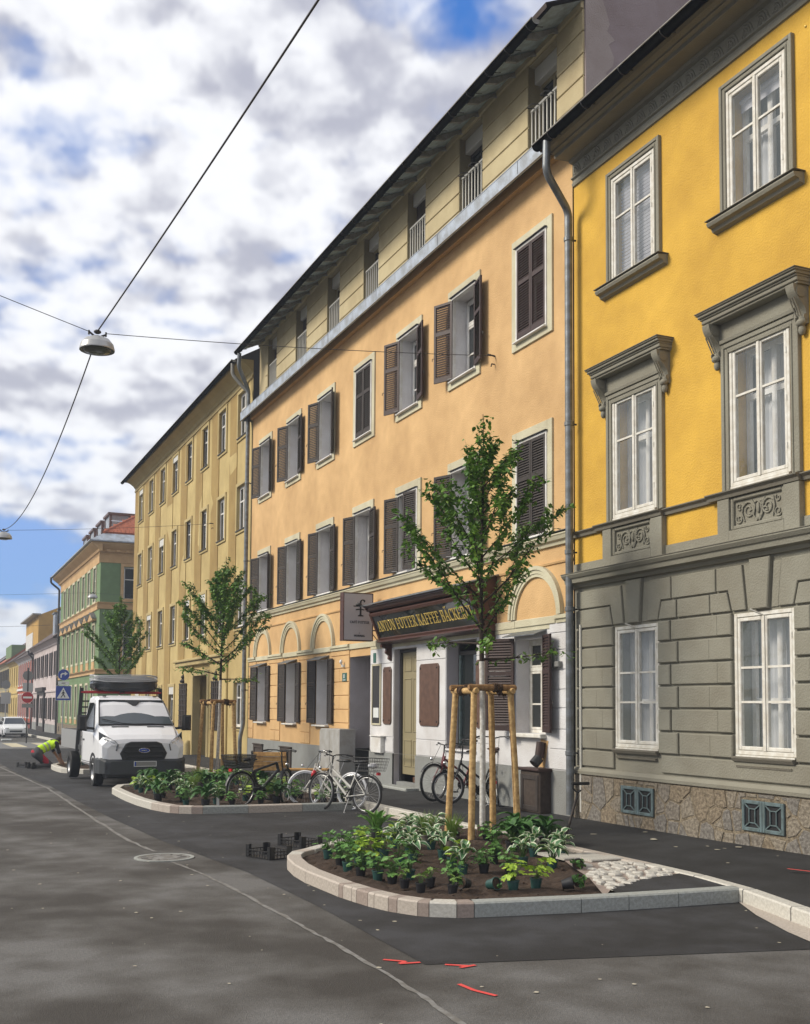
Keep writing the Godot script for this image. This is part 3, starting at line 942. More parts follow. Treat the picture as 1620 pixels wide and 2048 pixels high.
		m.mould([Vector2(0, 8.15), Vector2(0.07, 8.17), Vector2(0.09, 8.21), Vector2(0.15, 8.225), Vector2(0.17, 8.26), Vector2(0.17, 8.275), Vector2(0, 8.30)], x - 0.78, x + 0.80)
		obj("sill", m, M.taupe, H)
		m = MB.new()
		m.box(Vector3(x - 0.80, 8.3, -0.01), Vector3(x + 0.82, 8.308, 0.185))
		obj("sill_flashing", m, M.taupe_dark, H)
		f = sash_window(H, x - 0.535, 8.325, 1.07, 1.64, [1.0], M.old_white, 0.02, k == 1, "top-floor white casement below the ornamented eaves")
		if k == 0: venetian(f, 0.08, 0.99, 0.08, 1.58, -0.11, 27)
		else:
			curtain(f, 0.07, 0.50, 0.06, 1.3, -0.34, 6)
			m = MB.new()
			m.tube([Vector3(0.08, 1.50, -0.16), Vector3(1.0, 1.50, -0.16)], 0.035, 10)
			m.box(Vector3(0.08, 1.36, -0.165), Vector3(1.0, 1.50, -0.16))
			obj("rolled_blind", m, M.blind, f)
		m = MB.new()
		for sg in [0.18, 0.8]: m.tube([Vector3(0.1 + sg - 0.1, -0.005, 0.03), Vector3(sg + 0.02, 0.02, 0.09), Vector3(sg + 0.10, 0.012, 0.075)], 0.008, 5)
		obj("hook", m, M.flaked_wood, f)
	# sill course linking the first-floor windows, broken forward under them
	m = MB.new()
	var pf = [Vector2(0, 4.585), Vector2(0.04, 4.59), Vector2(0.05, 4.63), Vector2(0.09, 4.66), Vector2(0.09, 4.675), Vector2(0, 4.69)]
	var stops = [0.0, sl - 14.02, sl - 12.38, sl - 11.40, sl - 9.76, W]
	for i in 5:
		if i % 2 == 0: m.mould(pf, stops[i] - (0.04 if i == 0 else 0.0), stops[i + 1])
		else:
			var pf2 = []
			for p in pf: pf2.append(Vector2(p.x + (0.055 if p.x > 0 else 0.0), p.y + 0.002))
			m.mould(pf2, stops[i] + 0.002, stops[i + 1] - 0.002)
	obj("sill_course", m, M.taupe_dark, H)
	# eaves: moulding, ornamented frieze, projecting cornice
	m = MB.new()
	m.mould([Vector2(0, 10.33), Vector2(0.03, 10.335), Vector2(0.04, 10.38), Vector2(0.025, 10.40), Vector2(0.025, 10.44), Vector2(0.06, 10.455), Vector2(0.06, 10.475), Vector2(0.02, 10.48), Vector2(0.02, 10.70), Vector2(0.085, 10.715), Vector2(0.10, 10.755), Vector2(0, 10.76)], 0.0, W)
	obj("frieze", m, M.taupe, H)
	m = MB.new()
	m.mould([Vector2(0.0, 10.76), Vector2(0.32, 10.745), Vector2(0.35, 10.75), Vector2(0.36, 10.80), Vector2(0.42, 10.815), Vector2(0.425, 10.84), Vector2(0.50, 10.87), Vector2(0.56, 10.93), Vector2(0.60, 10.95), Vector2(0.60, 11.0), Vector2(0, 11.0)], -0.02, W)
	obj("cornice", m, M.taupe, H)
	var k = 0
	var xx = 0.14
	while xx < W - 0.1:
		m = MB.new()
		var o = Vector3(xx, 10.59, 0.022)
		for t in 3:
			var pts = []
			for q in 8:
				var a = lerpf(-0.35, 1.75, q / 7.0)
				pts.append(o + Vector3(-0.07 + cos(a) * (0.145 - t * 0.04), -0.06 + sin(a) * (0.155 - t * 0.042), 0))
			m.tube(pts, 0.016 - t * 0.001, 6)
		spiral(m, o + Vector3(-0.055, -0.035, 0), 0.05, 1.2, 1.2, 0.015)
		m.tube([o + Vector3(-0.115, -0.09, 0), o + Vector3(-0.105, 0.0, 0), o + Vector3(-0.07, 0.085, 0)], 0.011, 5)
		m.ell(o + Vector3(0.09, -0.07, 0), Vector3(0.02, 0.03, 0.012), 6, 4)
		m.ell(o + Vector3(0.0, -0.085, 0), Vector3(0.03, 0.022, 0.02), 7, 5)
		obj("palmette", m, M.taupe, H)
		xx += 0.285
		k += 1
	# gutter with brackets
	gutter(H, -0.02, W, 10.875, 0.69, 0.085, M.gutter_dark, 0.95)
	# small brass vent near the top window
	m = MB.new(); m.ell(Vector3(sl - 9.62, 10.06, 0.0), Vector3(0.02, 0.02, 0.02), 8, 5); obj("nail_head", m, M.gold, H)

func gutter(parent: Node3D, x0: float, x1: float, y: float, z: float, r: float, mt: Material, step: float) -> void:
	var m = MB.new()
	var pts = []
	for i in 11:
		var a = PI + PI * i / 10.0
		pts.append(Vector3(0, y + sin(a) * r, z + cos(a) * r))
	for i in 10:
		var na = (pts[i] - Vector3(0, y, z)).normalized(); var nb = (pts[i + 1] - Vector3(0, y, z)).normalized()
		var dx0 = Vector3(x0, 0, 0); var dx1 = Vector3(x1, 0, 0)
		m.quadn(pts[i] + dx0, pts[i + 1] + dx0, pts[i + 1] + dx1, pts[i] + dx1, na, nb, nb, na)
	for q in [x0, x1]:
		for i in range(1, 10): m.tri(pts[0] + Vector3(q, 0, 0), pts[i] + Vector3(q, 0, 0), pts[i + 1] + Vector3(q, 0, 0))
	m.tube([Vector3(x0, y, z + r), Vector3(x1, y, z + r)], 0.013, 6)
	var g = obj("gutter", m, mt, parent)
	var x = x0 + step * 0.5
	while x < x1:
		var b = MB.new()
		var q = []
		for i in 9:
			var a = PI + PI * i / 8.0
			q.append(Vector3(x, y + sin(a) * (r + 0.006), z + cos(a) * (r + 0.006)))
		b.tube(q, 0.009, 5)
		b.tube([Vector3(x, y, z - r), Vector3(x, y + 0.03, z - r - 0.15)], 0.008, 5)
		obj("gutter_bracket", b, M.dark_trim, g)
		x += step

func plinth(H: Node3D, sl: float, W: float) -> void:
	obj("plinth_mortar", bx(0.01, W, -0.05, 0.886, -0.02, 0.05), M.mortar, H)
	var holes = []
	for c in [[13.41, 12.64, 0.395, 0.785], [10.84, 10.11, 0.41, 0.785]]:
		var a = sl - c[0]; var b = sl - c[1]
		holes.append(PackedVector2Array([Vector2(a - 0.02, c[2] - 0.02), Vector2(b + 0.02, c[2] - 0.02), Vector2(b + 0.02, c[3] + 0.02), Vector2(a - 0.02, c[3] + 0.02)]))
		# cellar window: two steel leaves with a star of bars
		var cw = obj("cellar_window", bx(a, b, c[2], c[3], 0.0, 0.058), M.void, H, Vector3.ZERO, "blue-grey steel cellar window of two leaves in the stone base")
		for k in 2:
			var x0 = a + k * (b - a) / 2 + 0.002; var x1 = x0 + (b - a) / 2 - 0.004
			var m = MB.new()
			m.ring(x0, x1, c[2], c[3], 0.045, 0.05, 0.082, 0.006)
			var cx = (x0 + x1) / 2; var cy = (c[2] + c[3]) / 2
			var iw = 0.052; var ih = 0.085
			for sx in [-1, 1]:
				for sy in [-1, 1]:
					m.bar(Vector3(cx + sx * iw, cy + sy * ih, 0.07), Vector3(cx + sx * ((x1 - x0) / 2 - 0.045), cy + sy * ((c[3] - c[2]) / 2 - 0.045), 0.07), 0.012, 0.014)
				m.bar(Vector3(cx + sx * iw, cy - ih, 0.071), Vector3(cx + sx * iw, cy + ih, 0.071), 0.012, 0.012)
				m.bar(Vector3(cx - iw, cy + sx * ih, 0.0695), Vector3(cx + iw, cy + sx * ih, 0.0695), 0.012, 0.012)
			obj("grille_leaf", m, M.blue_grey, cw)
	# irregular stones: cells of scattered seeds, shrunk for the mortar joints
	var r = RandomNumberGenerator.new()
	r.seed = 99
	var seeds = []
	var x = -0.1
	while x < W + 0.2:
		var rows = [2, 2, 3, 1, 2, 3][r.randi() % 6]
		for i in rows:
			seeds.append(Vector2(x + r.randf_range(-0.10, 0.10), 0.08 + 0.85 * (i + r.randf_range(0.25, 0.75)) / rows))
		x += r.randf_range(0.15, 0.30)
	var mats = [M.stone_a, M.stone_b, M.stone_c, M.stone_d, M.stone_a]
	for i in seeds.size():
		var cell = PackedVector2Array([Vector2(0.02, 0.02), Vector2(W, 0.02), Vector2(W, 0.88), Vector2(0.02, 0.88)])
		for k in seeds.size():
			if k == i or seeds[k].distance_to(seeds[i]) > 1.0: continue
			var mid = (seeds[i] + seeds[k]) / 2
			var dn = (seeds[k] - seeds[i]).normalized()
			var out = PackedVector2Array()
			for q in cell.size():
				var a = cell[q]; var b = cell[(q + 1) % cell.size()]
				var da = (a - mid).dot(dn); var db = (b - mid).dot(dn)
				if da <= 0: out.append(a)
				if da * db < 0: out.append(a.lerp(b, da / (da - db)))
			cell = out
			if cell.size() < 3: break
		if cell.size() < 3: continue
		var parts = [cell]
		for h in holes:
			var nx = []
			for p in parts: nx.append_array(Geometry2D.clip_polygons(p, h))
			parts = nx
		for p in parts:
			for s in Geometry2D.offset_polygon(p, -0.016, Geometry2D.JOIN_ROUND):
				if s.size() < 3: continue
				# thin out and roughen the outline
				var o = []
				for q in s.size():
					if o.is_empty() or s[q].distance_to(o[-1]) > 0.035: o.append(s[q] + Vector2(r.randf_range(-1, 1), r.randf_range(-1, 1)) * 0.006)
				if o.size() < 3: continue
				var m = MB.new()
				m.prism(o, 0.03, 0.056 + r.randf_range(0, 0.009), Transform3D(), 0.006)
				if m.v.size() > 0: obj("stone", m, mats[r.randi() % 5], H)

# ---------------------------------------------------------------- peach house
func shutter(parent: Node3D, x: float, y: float, w: float, h: float, side: float, open: float, mt: Material, each: bool, z := 0.03, split := 0.62) -> void:
	# hinged at (x, y); side -1 swings out to the left, +1 to the right; open 180 lies back on the wall, 0 is shut
	var tilt = 0.6 if (side < 0 and open > 90) or (side > 0 and open < 90) else -0.6
	var key = "shut%s%s%s%s" % [w, h, split, tilt]
	if not cache.has(key):
		var m = MB.new()
		var st = 0.05
		m.ring(0, w, 0, h, st, -0.02, 0.02, 0.005)
		m.box(Vector3(st, h * split - 0.04, -0.018), Vector3(w - st, h * split + 0.04, 0.018), Transform3D(), 0.004)
		m.box(Vector3(st, st, -0.018), Vector3(w - st, st + 0.05, 0.018))
		var sl = MB.new()
		sl.box(Vector3(st - 0.004, -0.027, -0.004), Vector3(w - st + 0.004, 0.027, 0.004), Transform3D(Basis(Vector3.RIGHT, tilt), Vector3.ZERO))
		var ys = []
		for e in [[st + 0.055, h * split - 0.045], [h * split + 0.045, h - st]]:
			var n = int((e[1] - e[0]) / 0.044)
			for i in n: ys.append(lerpf(e[0], e[1], (i + 0.5) / n))
		var al = MB.new()
		for yy in ys: al.box(Vector3(st - 0.004, -0.027, -0.004), Vector3(w - st + 0.004, 0.027, 0.004), Transform3D(Basis(Vector3.RIGHT, tilt), Vector3(0, yy, 0)))
		cache[key] = [m.mesh(), sl.mesh(), ys, al.mesh()]
	var c = cache[key]
	var f = obj("shutter", c[0], mt, parent, Vector3(x, y, z))
	# leaf runs along +x from its hinge: turned about y
	var a = deg_to_rad(open)
	# shut right leaf points to -x, shut left leaf to +x
	f.rotation.y = (-(a) if side < 0 else (-PI + a))
	if each:
		for yy in c[2]: obj("slat", c[1], mt, f, Vector3(0, yy, 0))
	else:
		kind(obj("slats", c[3], mt, f), "stuff")
	if open > 20:
		var hk = MB.new()
		hk.tube([Vector3(w - 0.01, h * 0.32, -0.03), Vector3(w + 0.03, h * 0.32, -0.03), Vector3(w + 0.035, h * 0.32 - 0.05, -0.03)], 0.008, 5)
		obj("shutter_catch", hk, M.dark_trim, f)

func box_window(parent: Node3D, x: float, y: float, w: float, h: float, z: float, mt: Material) -> MeshInstance3D:
	# window set deep in the reveal: upper light, transom, two casements below
	var m = MB.new()
	m.ring(0, w, 0, h, 0.06, -0.05, 0.02, 0.006)
	m.box(Vector3(0.06, h * 0.66, -0.045), Vector3(w - 0.06, h * 0.66 + 0.07, 0.03), Transform3D(), 0.008)
	m.box(Vector3(w / 2 - 0.04, 0.06, -0.04), Vector3(w / 2 + 0.04, h - 0.06, 0.015), Transform3D(), 0.006)
	for k in 2:
		var x0 = 0.06 + k * (w / 2 - 0.02); var x1 = x0 + w / 2 - 0.10
		m.ring(x0, x1, 0.062, h * 0.66 - 0.002, 0.04, -0.03, 0.026, 0.005)
		m.ring(x0, x1, h * 0.66 + 0.072, h - 0.062, 0.035, -0.03, 0.026, 0.005)
		m.box(Vector3(x0 + 0.04, h * 0.30, -0.02), Vector3(x1 - 0.04, h * 0.30 + 0.03, 0.02))
	var f = obj("window", m, mt, parent, Vector3(x, y, z))
	for k in 2:
		var x0 = 0.10 + k * (w / 2 - 0.02); var x1 = x0 + w / 2 - 0.18
		for r in [[0.10, h * 0.30], [h * 0.30 + 0.03, h * 0.66 - 0.04], [h * 0.66 + 0.11, h - 0.10]]:
			obj("pane", bx(x0, x1, r[0], r[1], -0.005, 0.0), M.glass_dark, f)
	return f

func peach_house() -> void:
	var sl = 33.55
	var W = sl - 14.76
	var H = house("peach_house", "peach rendered house with dark shutters, cafe shopfront and set-back attic storey", "house", sl)
	var cols = [32.05, 29.27, 26.56, 23.87, 21.25, 18.62, 16.03]
	var h1 = []; var h2 = []
	for c in cols:
		h1.append([sl - c - 0.5, sl - c + 0.5, 4.79, 6.50])
		h2.append([sl - c - 0.5, sl - c + 0.5, 8.33, 9.98])
	var gw = [32.13, 29.26, 26.65]
	var h0 = []
	for c in gw: h0.append([sl - c - 0.47, sl - c + 0.47, 1.43, 3.10])
	h0.append([sl - 24.68, sl - 23.30, 0.12, 3.09])
	var peach_x1 = sl - 23.3
	var m = MB.new()
	m.wall(0, peach_x1, 0.9, 3.41, h0, 0.0, 0.0)
	obj("ground_floor_wall", m, M.peach, H)
	m = MB.new(); m.wall(0, peach_x1, 0.0, 0.9, [[sl - 24.68, sl - 23.30, -1, 3.09]], 0.035, 0.0)
	m.quad(Vector3(0, 0.9, 0.0), Vector3(0, 0.9, 0.035), Vector3(sl - 24.68, 0.9, 0.035), Vector3(sl - 24.68, 0.9, 0.0))
	obj("base_wall", m, M.plinth_grey, H)
	m = MB.new(); m.wall(0, W, 3.41, 7.3, h1, 0.0, 0.0); obj("first_floor_wall", m, M.peach, H)
	m = MB.new(); m.wall(0, W, 7.3, 11.3, h2, 0.0, 0.0); obj("second_floor_wall", m, M.peach, H)
	for h in h1 + h2 + [h0[0], h0[1], h0[2]]:
		m = MB.new(); m.reveal(h, 0.0, 0.34 if h[2] > 4 else 0.42); obj("window_reveal", m, M.reveal_white, H)
	# white shopfront part of the ground floor
	var door = [sl - 21.94, sl - 20.75, 0.10, 3.15]
	var shop = [sl - 19.33, sl - 18.05, 1.10, 3.18]
	var ww = [sl - 17.30 + 0.72, sl - 15.62, 1.47, 3.07]
	m = MB.new(); m.wall(peach_x1, W, 0.9, 3.41, [door, shop, ww], 0.012, 0.0); obj("shopfront_wall", m, M.white_wall, H)
	m = MB.new(); m.wall(peach_x1, W, 0.0, 0.9, [[door[0], door[1], -1, 4]], 0.045, 0.0)
	m.quad(Vector3(peach_x1, 0.9, 0.0), Vector3(peach_x1, 0.9, 0.045), Vector3(W, 0.9, 0.045), Vector3(W, 0.9, 0.0))
	obj("base_wall", m, M.plinth_grey, H)
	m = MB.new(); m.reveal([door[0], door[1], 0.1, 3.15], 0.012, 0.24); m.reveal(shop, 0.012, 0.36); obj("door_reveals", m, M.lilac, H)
	m = MB.new(); m.reveal(ww, 0.012, 0.36); obj("window_reveal", m, M.reveal_white, H)
	# passage niche
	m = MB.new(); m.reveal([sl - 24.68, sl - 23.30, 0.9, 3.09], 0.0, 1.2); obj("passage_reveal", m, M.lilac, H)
	m = MB.new(); m.reveal([sl - 24.68 - 0.004, sl - 23.30 + 0.004, 0.0, 0.9], 0.035, 1.2); obj("passage_base", m, M.plinth_grey, H)
	# body
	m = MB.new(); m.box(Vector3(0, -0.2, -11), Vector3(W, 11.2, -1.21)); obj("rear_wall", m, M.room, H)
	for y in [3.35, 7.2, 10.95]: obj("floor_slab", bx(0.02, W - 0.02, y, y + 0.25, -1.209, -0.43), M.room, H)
	for x in [0.0, sl - 30.6, sl - 28.0, sl - 25.3, sl - 22.6, sl - 20.0, sl - 17.6, W - 0.12]: obj("cross_wall", bx(x + 0.003, x + 0.1, 0.1, 11.1, -1.208, -0.02), M.room, H)
	# ---- ground floor blocks between the windows
	var ys = [0.91, 1.50, 1.83, 2.17, 2.50, 2.83, 3.145, 3.27]
	for p in [[33.53, 32.75], [31.42, 29.98], [28.60, 27.32], [26.0, 24.69]]:
		for r in ys.size() - 1:
			if ys[r] < 1.0:
				if p[0] > 26.5:
					for t in [[0.92, 1.20], [1.215, 1.49]]:
						var half = t[0] < 1.0
						var a = sl - p[0] + (0.25 if p[0] < 33 else 0.0); var b = sl - p[1] - 0.25
						if half:
							obj("block", bx(a, (a + b) / 2 - 0.006, t[0], t[1], -0.01, 0.022, 0.008), M.peach, H)
							obj("block", bx((a + b) / 2 + 0.006, b, t[0], t[1], -0.01, 0.022, 0.008), M.peach, H)
						else: obj("block", bx(a, b, t[0], t[1], -0.01, 0.022, 0.008), M.peach, H)
				else:
					obj("block", bx(sl - p[0], sl - p[1], 0.915, 1.19, -0.01, 0.022, 0.008), M.peach, H)
					obj("block", bx(sl - p[0], sl - p[1], 1.205, 1.49, -0.01, 0.022, 0.008), M.peach, H)
				continue
			var a = sl - p[0]; var b = sl - p[1]
			var y0 = ys[r] + 0.008; var y1 = ys[r + 1] - 0.008
			if r % 2 == 0 and r < 6:
				var mid = a + (b - a) * 0.5
				obj("block", bx(a, mid - 0.004, y0, y1, -0.01, 0.022, 0.008), M.peach, H)
				obj("block", bx(mid + 0.004, b, y0, y1, -0.01, 0.022, 0.008), M.peach, H)
			else: obj("block", bx(a, b, y0, y1, -0.01, 0.022, 0.008), M.peach, H)
	# white blocks of the shopfront
	for p in [[23.29, 21.95, [0.91, 1.24, 2.86, 3.2], 1], [20.74, 19.34, [0.91, 1.24, 2.86, 3.2], 1], [18.04, 17.35, [0.91, 1.24, 1.5, 1.83, 2.17, 2.5, 2.86, 3.2], 0], [15.46, 14.78, [0.91, 1.24, 1.56, 1.90, 2.20, 2.52, 2.84, 3.12, 3.3], 0]]:
		for r in p[2].size() - 1:
			var a = sl - p[0] + 0.003; var b = sl - p[1] - 0.003
			var y0 = p[2][r] + 0.007; var y1 = p[2][r + 1] - 0.007
			if p[3] == 1 and y1 - y0 < 0.5:
				obj("block", bx(a, (a + b) / 2 - 0.003, y0, y1, 0.0, 0.03, 0.005), M.white_wall, H)
				obj("block", bx((a + b) / 2 + 0.003, b, y0, y1, 0.0, 0.03, 0.005), M.white_wall, H)
			else: obj("block", bx(a, b, y0, y1, 0.0, 0.03, 0.005), M.white_wall, H)
	obj("lintel_band", bx(peach_x1, W, 3.205, 3.28, 0.0, 0.026), M.cream, H)
	# arches, imposts and bands in cream
	for c in [32.05, 29.29, 26.60, 15.92]:
		var x = sl - c
		m = MB.new()
		for q in [[0.865, 0.80, 0.075], [0.80, 0.735, 0.052], [0.735, 0.68, 0.038]]:
			var n = 24
			for i in n:
				var a0 = PI * i / n; var a1 = PI * (i + 1) / n
				var o0 = Vector3(cos(a0), sin(a0), 0); var o1 = Vector3(cos(a1), sin(a1), 0)
				var b = Vector3(x, 3.42, 0)
				var z = Vector3(0, 0, q[2])
				m.quad(b + o0 * q[1] + z, b + o0 * q[0] + z, b + o1 * q[0] + z, b + o1 * q[1] + z)
				m.quad(b + o0 * q[0], b + o1 * q[0], b + o1 * q[0] + z, b + o0 * q[0] + z)
				m.quad(b + o0 * q[1], b + o0 * q[1] + z, b + o1 * q[1] + z, b + o1 * q[1])
		obj("arch", m, M.cream, H)
		m = MB.new()
		m.box(Vector3(x - 0.66, 3.275, -0.01), Vector3(x + 0.66, 3.405, 0.05), Transform3D(), 0.01)
		obj("arch_sill", m, M.cream, H)
	var im = [Vector2(0, 3.275), Vector2(0.05, 3.28), Vector2(0.055, 3.33), Vector2(0.085, 3.345), Vector2(0.085, 3.405), Vector2(0, 3.42)]
	for p in [[33.53, 32.75], [31.36, 30.0], [28.58, 27.29], [25.9, 14.78]]:
		if p[0] < 26:
			obj("fascia_band", bx(sl - 24.64, sl - 16.6, 3.278, 3.40, -0.01, 0.04), M.cream, H)
			m = MB.new(); m.mould(im, sl - 15.22, sl - 14.78); obj("impost_band", m, M.cream, H)
		m = MB.new(); m.mould(im, sl - p[0], sl - (p[1] if p[0] > 26 else 24.64)); obj("impost_band", m, M.cream, H)
	m = MB.new(); m.mould([Vector2(0, 4.545), Vector2(0.045, 4.55), Vector2(0.055, 4.60), Vector2(0.10, 4.625), Vector2(0.125, 4.68), Vector2(0.14, 4.695), Vector2(0.14, 4.715), Vector2(0, 4.745)], -0.02, W + 0.01)
	obj("string_course", m, M.cream, H)
	obj("string_flashing", bx(-0.02, W + 0.012, 4.7455, 4.752, -0.005, 0.15), M.zinc, H)
	m = MB.new(); m.mould([Vector2(0, 4.25), Vector2(0.025, 4.255), Vector2(0.035, 4.285), Vector2(0, 4.295)], 0.0, W); obj("bead", m, M.peach, H)
	# ---- ground floor windows
	for k in 3:
		var x = sl - gw[k]
		box_window(H, x - 0.47, 1.43, 0.94, 1.67, -0.40, M.white_paint)
		obj("sill", bx(x - 0.52, x + 0.52, 1.385, 1.428, -0.02, 0.12, 0.01), M.old_white, H)
		m = MB.new()
		m.prism([Vector2(0, 3.20), Vector2(0.26, 3.10), Vector2(0.26, 3.085), Vector2(0, 3.18)], x - 0.52, x + 0.50, Transform3D(Basis(Vector3(0, 0, 1), Vector3.UP, Vector3(1, 0, 0)), Vector3.ZERO))
		obj("drip_hood", m, M.zinc, H)
		shutter(H, x - 0.47, 1.47, 0.46, 1.63, -1, 172, M.shutter_old, k == 2)
		shutter(H, x + 0.47, 1.47, 0.46, 1.63, 1, 176 - k, M.shutter_old, k == 2)
	# the window by the downpipe
	box_window(H, ww[0], 1.47, ww[1] - ww[0], 1.60, -0.26, M.old_white)
	obj("sill", bx(ww[0] - 0.05, ww[1] + 0.03, 1.40, 1.466, -0.02, 0.13, 0.012), M.old_white, H)
	m = MB.new()
	m.prism([Vector2(0, 3.21), Vector2(0.24, 3.12), Vector2(0.24, 3.105), Vector2(0, 3.19)], ww[0] - 0.10, ww[1] + 0.05, Transform3D(Basis(Vector3(0, 0, 1), Vector3.UP, Vector3(1, 0, 0)), Vector3.ZERO))
	obj("drip_hood", m, M.zinc, H)
	shutter(H, ww[0] - 0.02, 1.50, 0.56, 1.60, -1, 148, M.shutter_brown, true, 0.05)
	shutter(H, ww[1], 1.50, 0.44, 1.60, 1, 164, M.shutter_brown, true, 0.05)
	# ---- upper windows: trims, reveals, shutters
	var o2 = [[162, 163.5], [158, 172], [160, 161], [0, 0], [158, 168], [156, 167], [0, 0]]
	var o1 = [[164, 163], [166, 174], [166, 173], [164, 172], [162, 12], [158, 154], [0, 0]]
	for k in 7:
		var x = sl - cols[k]
		for fl in 2:
			var y0 = 4.79 if fl == 0 else 8.33
			var hh = 1.71 if fl == 0 else 1.65
			m = MB.new()
			if fl == 1:
				m.ring(x - 0.68, x + 0.68, 8.17, 10.17, 0.155, -0.01, 0.035, 0.005)
			else:
				m.box(Vector3(x - 0.67, 4.753, -0.01), Vector3(x - 0.52, 6.70, 0.035), Transform3D(), 0.005)
				m.box(Vector3(x + 0.52, 4.753, -0.01), Vector3(x + 0.67, 6.70, 0.035), Transform3D(), 0.005)
				m.box(Vector3(x - 0.52, 6.52, -0.01), Vector3(x + 0.52, 6.70, 0.0345), Transform3D(), 0.005)
			obj("window_trim", m, M.cream, H)
			m = MB.new()
			m.ring(x - 0.52, x + 0.52, y0 - 0.02, y0 + hh + 0.02, 0.045, -0.04, 0.05, 0.006)
			obj("outer_frame", m, M.white_paint, H)
			obj("head_flashing", bx(x - 0.54, x + 0.54, y0 + hh + 0.021, y0 + hh + 0.032, 0.0, 0.085), M.dark_trim, H)
			var op = o1[k] if fl == 0 else o2[k]
			box_window(H, x - 0.475, y0 + 0.025, 0.95, hh - 0.05, -0.30, M.white_paint)
			obj("sill", bx(x - 0.53, x + 0.53, y0 - 0.05, y0 - 0.021, -0.02, 0.11, 0.008), M.white_paint, H)
			var mt = M.shutter_brown if (fl == 1 and k >= 4) else M.shutter_old
			if fl == 1 and k == 3: mt = M.shutter_old
			var each = k >= 4
			shutter(H, x - 0.475, y0 + 0.03, 0.47, hh - 0.06, -1, op[0], mt, each, 0.03)
			shutter(H, x + 0.475, y0 + 0.03, 0.47, hh - 0.06, 1, op[1], mt, each, 0.03)
			if op[0] > 20:
				m = MB.new()
				m.tube([Vector3(x - 0.44, y0 + 0.04, 0.06), Vector3(x - 0.62, y0 + 0.06, 0.10), Vector3(x - 0.74, y0 + 0.07, 0.12)], 0.006, 5)
				obj("stay_hook", m, M.steel, H)
	# ---- shop door and window
	m = MB.new()
	m.ring(door[0] + 0.001, door[1] - 0.001, 0.14, 3.149, 0.07, -0.22, -0.12)
	var df = obj("door", m, M.dark_trim, H, Vector3.ZERO, "olive panelled cafe door")
	m = MB.new()
	var dx0 = door[0] + 0.07; var dx1 = door[1] - 0.07
	m.box(Vector3(dx0, 0.46, -0.20), Vector3(dx1, 3.08, -0.165))
	for p in [[0.62, 1.20, 1], [1.36, 2.52, 1], [2.66, 2.98, 0]]:
		var mid = (dx0 + dx1) / 2
		for q in [[dx0 + 0.1, mid - 0.04], [mid + 0.04, dx1 - 0.1]]:
			m.ring(q[0], q[1], p[0], p[1], 0.03, -0.17, -0.15, 0.008)
			m.box(Vector3(q[0] + 0.03, p[0] + 0.03, -0.17), Vector3(q[1] - 0.03, p[1] - 0.03, -0.16), Transform3D(), 0.006)
	obj("door_leaf", m, M.door_olive, df)
	obj("kick_step", bx(door[0] + 0.001, door[1] - 0.001, 0.0, 0.30, -0.19, -0.04), M.plinth_grey, df)
	obj("vent", bx(door[1] - 0.55, door[1] - 0.25, 0.31, 0.42, -0.19, -0.158), M.board_brown, df)
	obj("threshold", bx(door[0] - 0.08, door[1] + 0.2, 0.05, 0.235, 0.046, 0.34, 0.02), M.granite_grey, H)
	m = MB.new()
	m.ring(shop[0] + 0.001, shop[1] - 0.001, 1.101, 3.179, 0.06, -0.32, -0.24, 0.01)
	m.box(Vector3(shop[0] + 0.06, 2.92, -0.31), Vector3(shop[1] - 0.06, 3.0, -0.25), Transform3D(), 0.008)
	var sw = obj("shop_window", m, M.dark_trim, H)
	obj("pane", bx(shop[0] + 0.06, shop[1] - 0.06, 1.16, 2.92, -0.285, -0.28), M.glass_dark, sw)
	obj("inner_frame", bx(shop[0] + 0.06, shop[0] + 0.11, 1.16, 2.92, -0.279, -0.23), M.blue_grey, sw)
	obj("shop_sill", bx(shop[0] - 0.02, shop[1] + 0.02, 1.06, 1.098, -0.1, 0.07, 0.008), M.white_wall, H)
	# repaired corner under the small window, bare peach plaster showing
	m = MB.new(); m.prism([Vector2(ww[1] - 0.28, 0.93), Vector2(ww[1] - 0.02, 0.92), Vector2(ww[1] + 0.10, 1.36), Vector2(ww[1] - 0.12, 1.385), Vector2(ww[1] - 0.20, 1.2)], 0.0, 0.022); obj("bare_plaster", m, M.peach, H)
	# cellar doors in the base
	for c in [[32.74, 31.78, 0.74], [30.02, 29.02, 0.75]]:
		var a = sl - c[0]; var b = sl - c[1]
		m = MB.new()
		m.ring(a, b, 0.1, c[2], 0.1, 0.03, 0.075, 0.01)
		m.box(Vector3(a + 0.1, 0.1, 0.02), Vector3(b - 0.1, c[2] - 0.1, 0.05))
		m.box(Vector3(a - 0.02, c[2], 0.03), Vector3(b + 0.02, c[2] + 0.03, 0.10))
		obj("cellar_door", m, M.old_door, H)
	# ---- flashing ledge under the attic
	m = MB.new(); m.mould([Vector2(0, 11.02), Vector2(0.10, 11.03), Vector2(0.11, 11.19), Vector2(0.0, 11.2)], 0.0, W); obj("eaves_moulding", m, M.peach, H)
	obj("soffit", bx(-0.25, W + 0.02, 11.19, 11.205, 0.0, 0.33), M.dark_trim, H)
	m = MB.new()
	m.box(Vector3(-0.25, 11.02, 0.325), Vector3(W + 0.02, 11.27, 0.35))
	m.box(Vector3(-0.25, 11.012, 0.31), Vector3(W + 0.02, 11.03, 0.36))
	m.prism([Vector2(0.355, 11.275), Vector2(0.355, 11.29), Vector2(-0.12, 11.38), Vector2(-0.12, 11.36)], -0.25, W + 0.02, Transform3D(Basis(Vector3(0, 0, 1), Vector3.UP, Vector3(1, 0, 0)), Vector3.ZERO))
	m.box(Vector3(-0.27, 11.02, -0.02), Vector3(-0.25, 11.27, 0.35))
	var fl2 = obj("flashing", m, M.flashing, H)
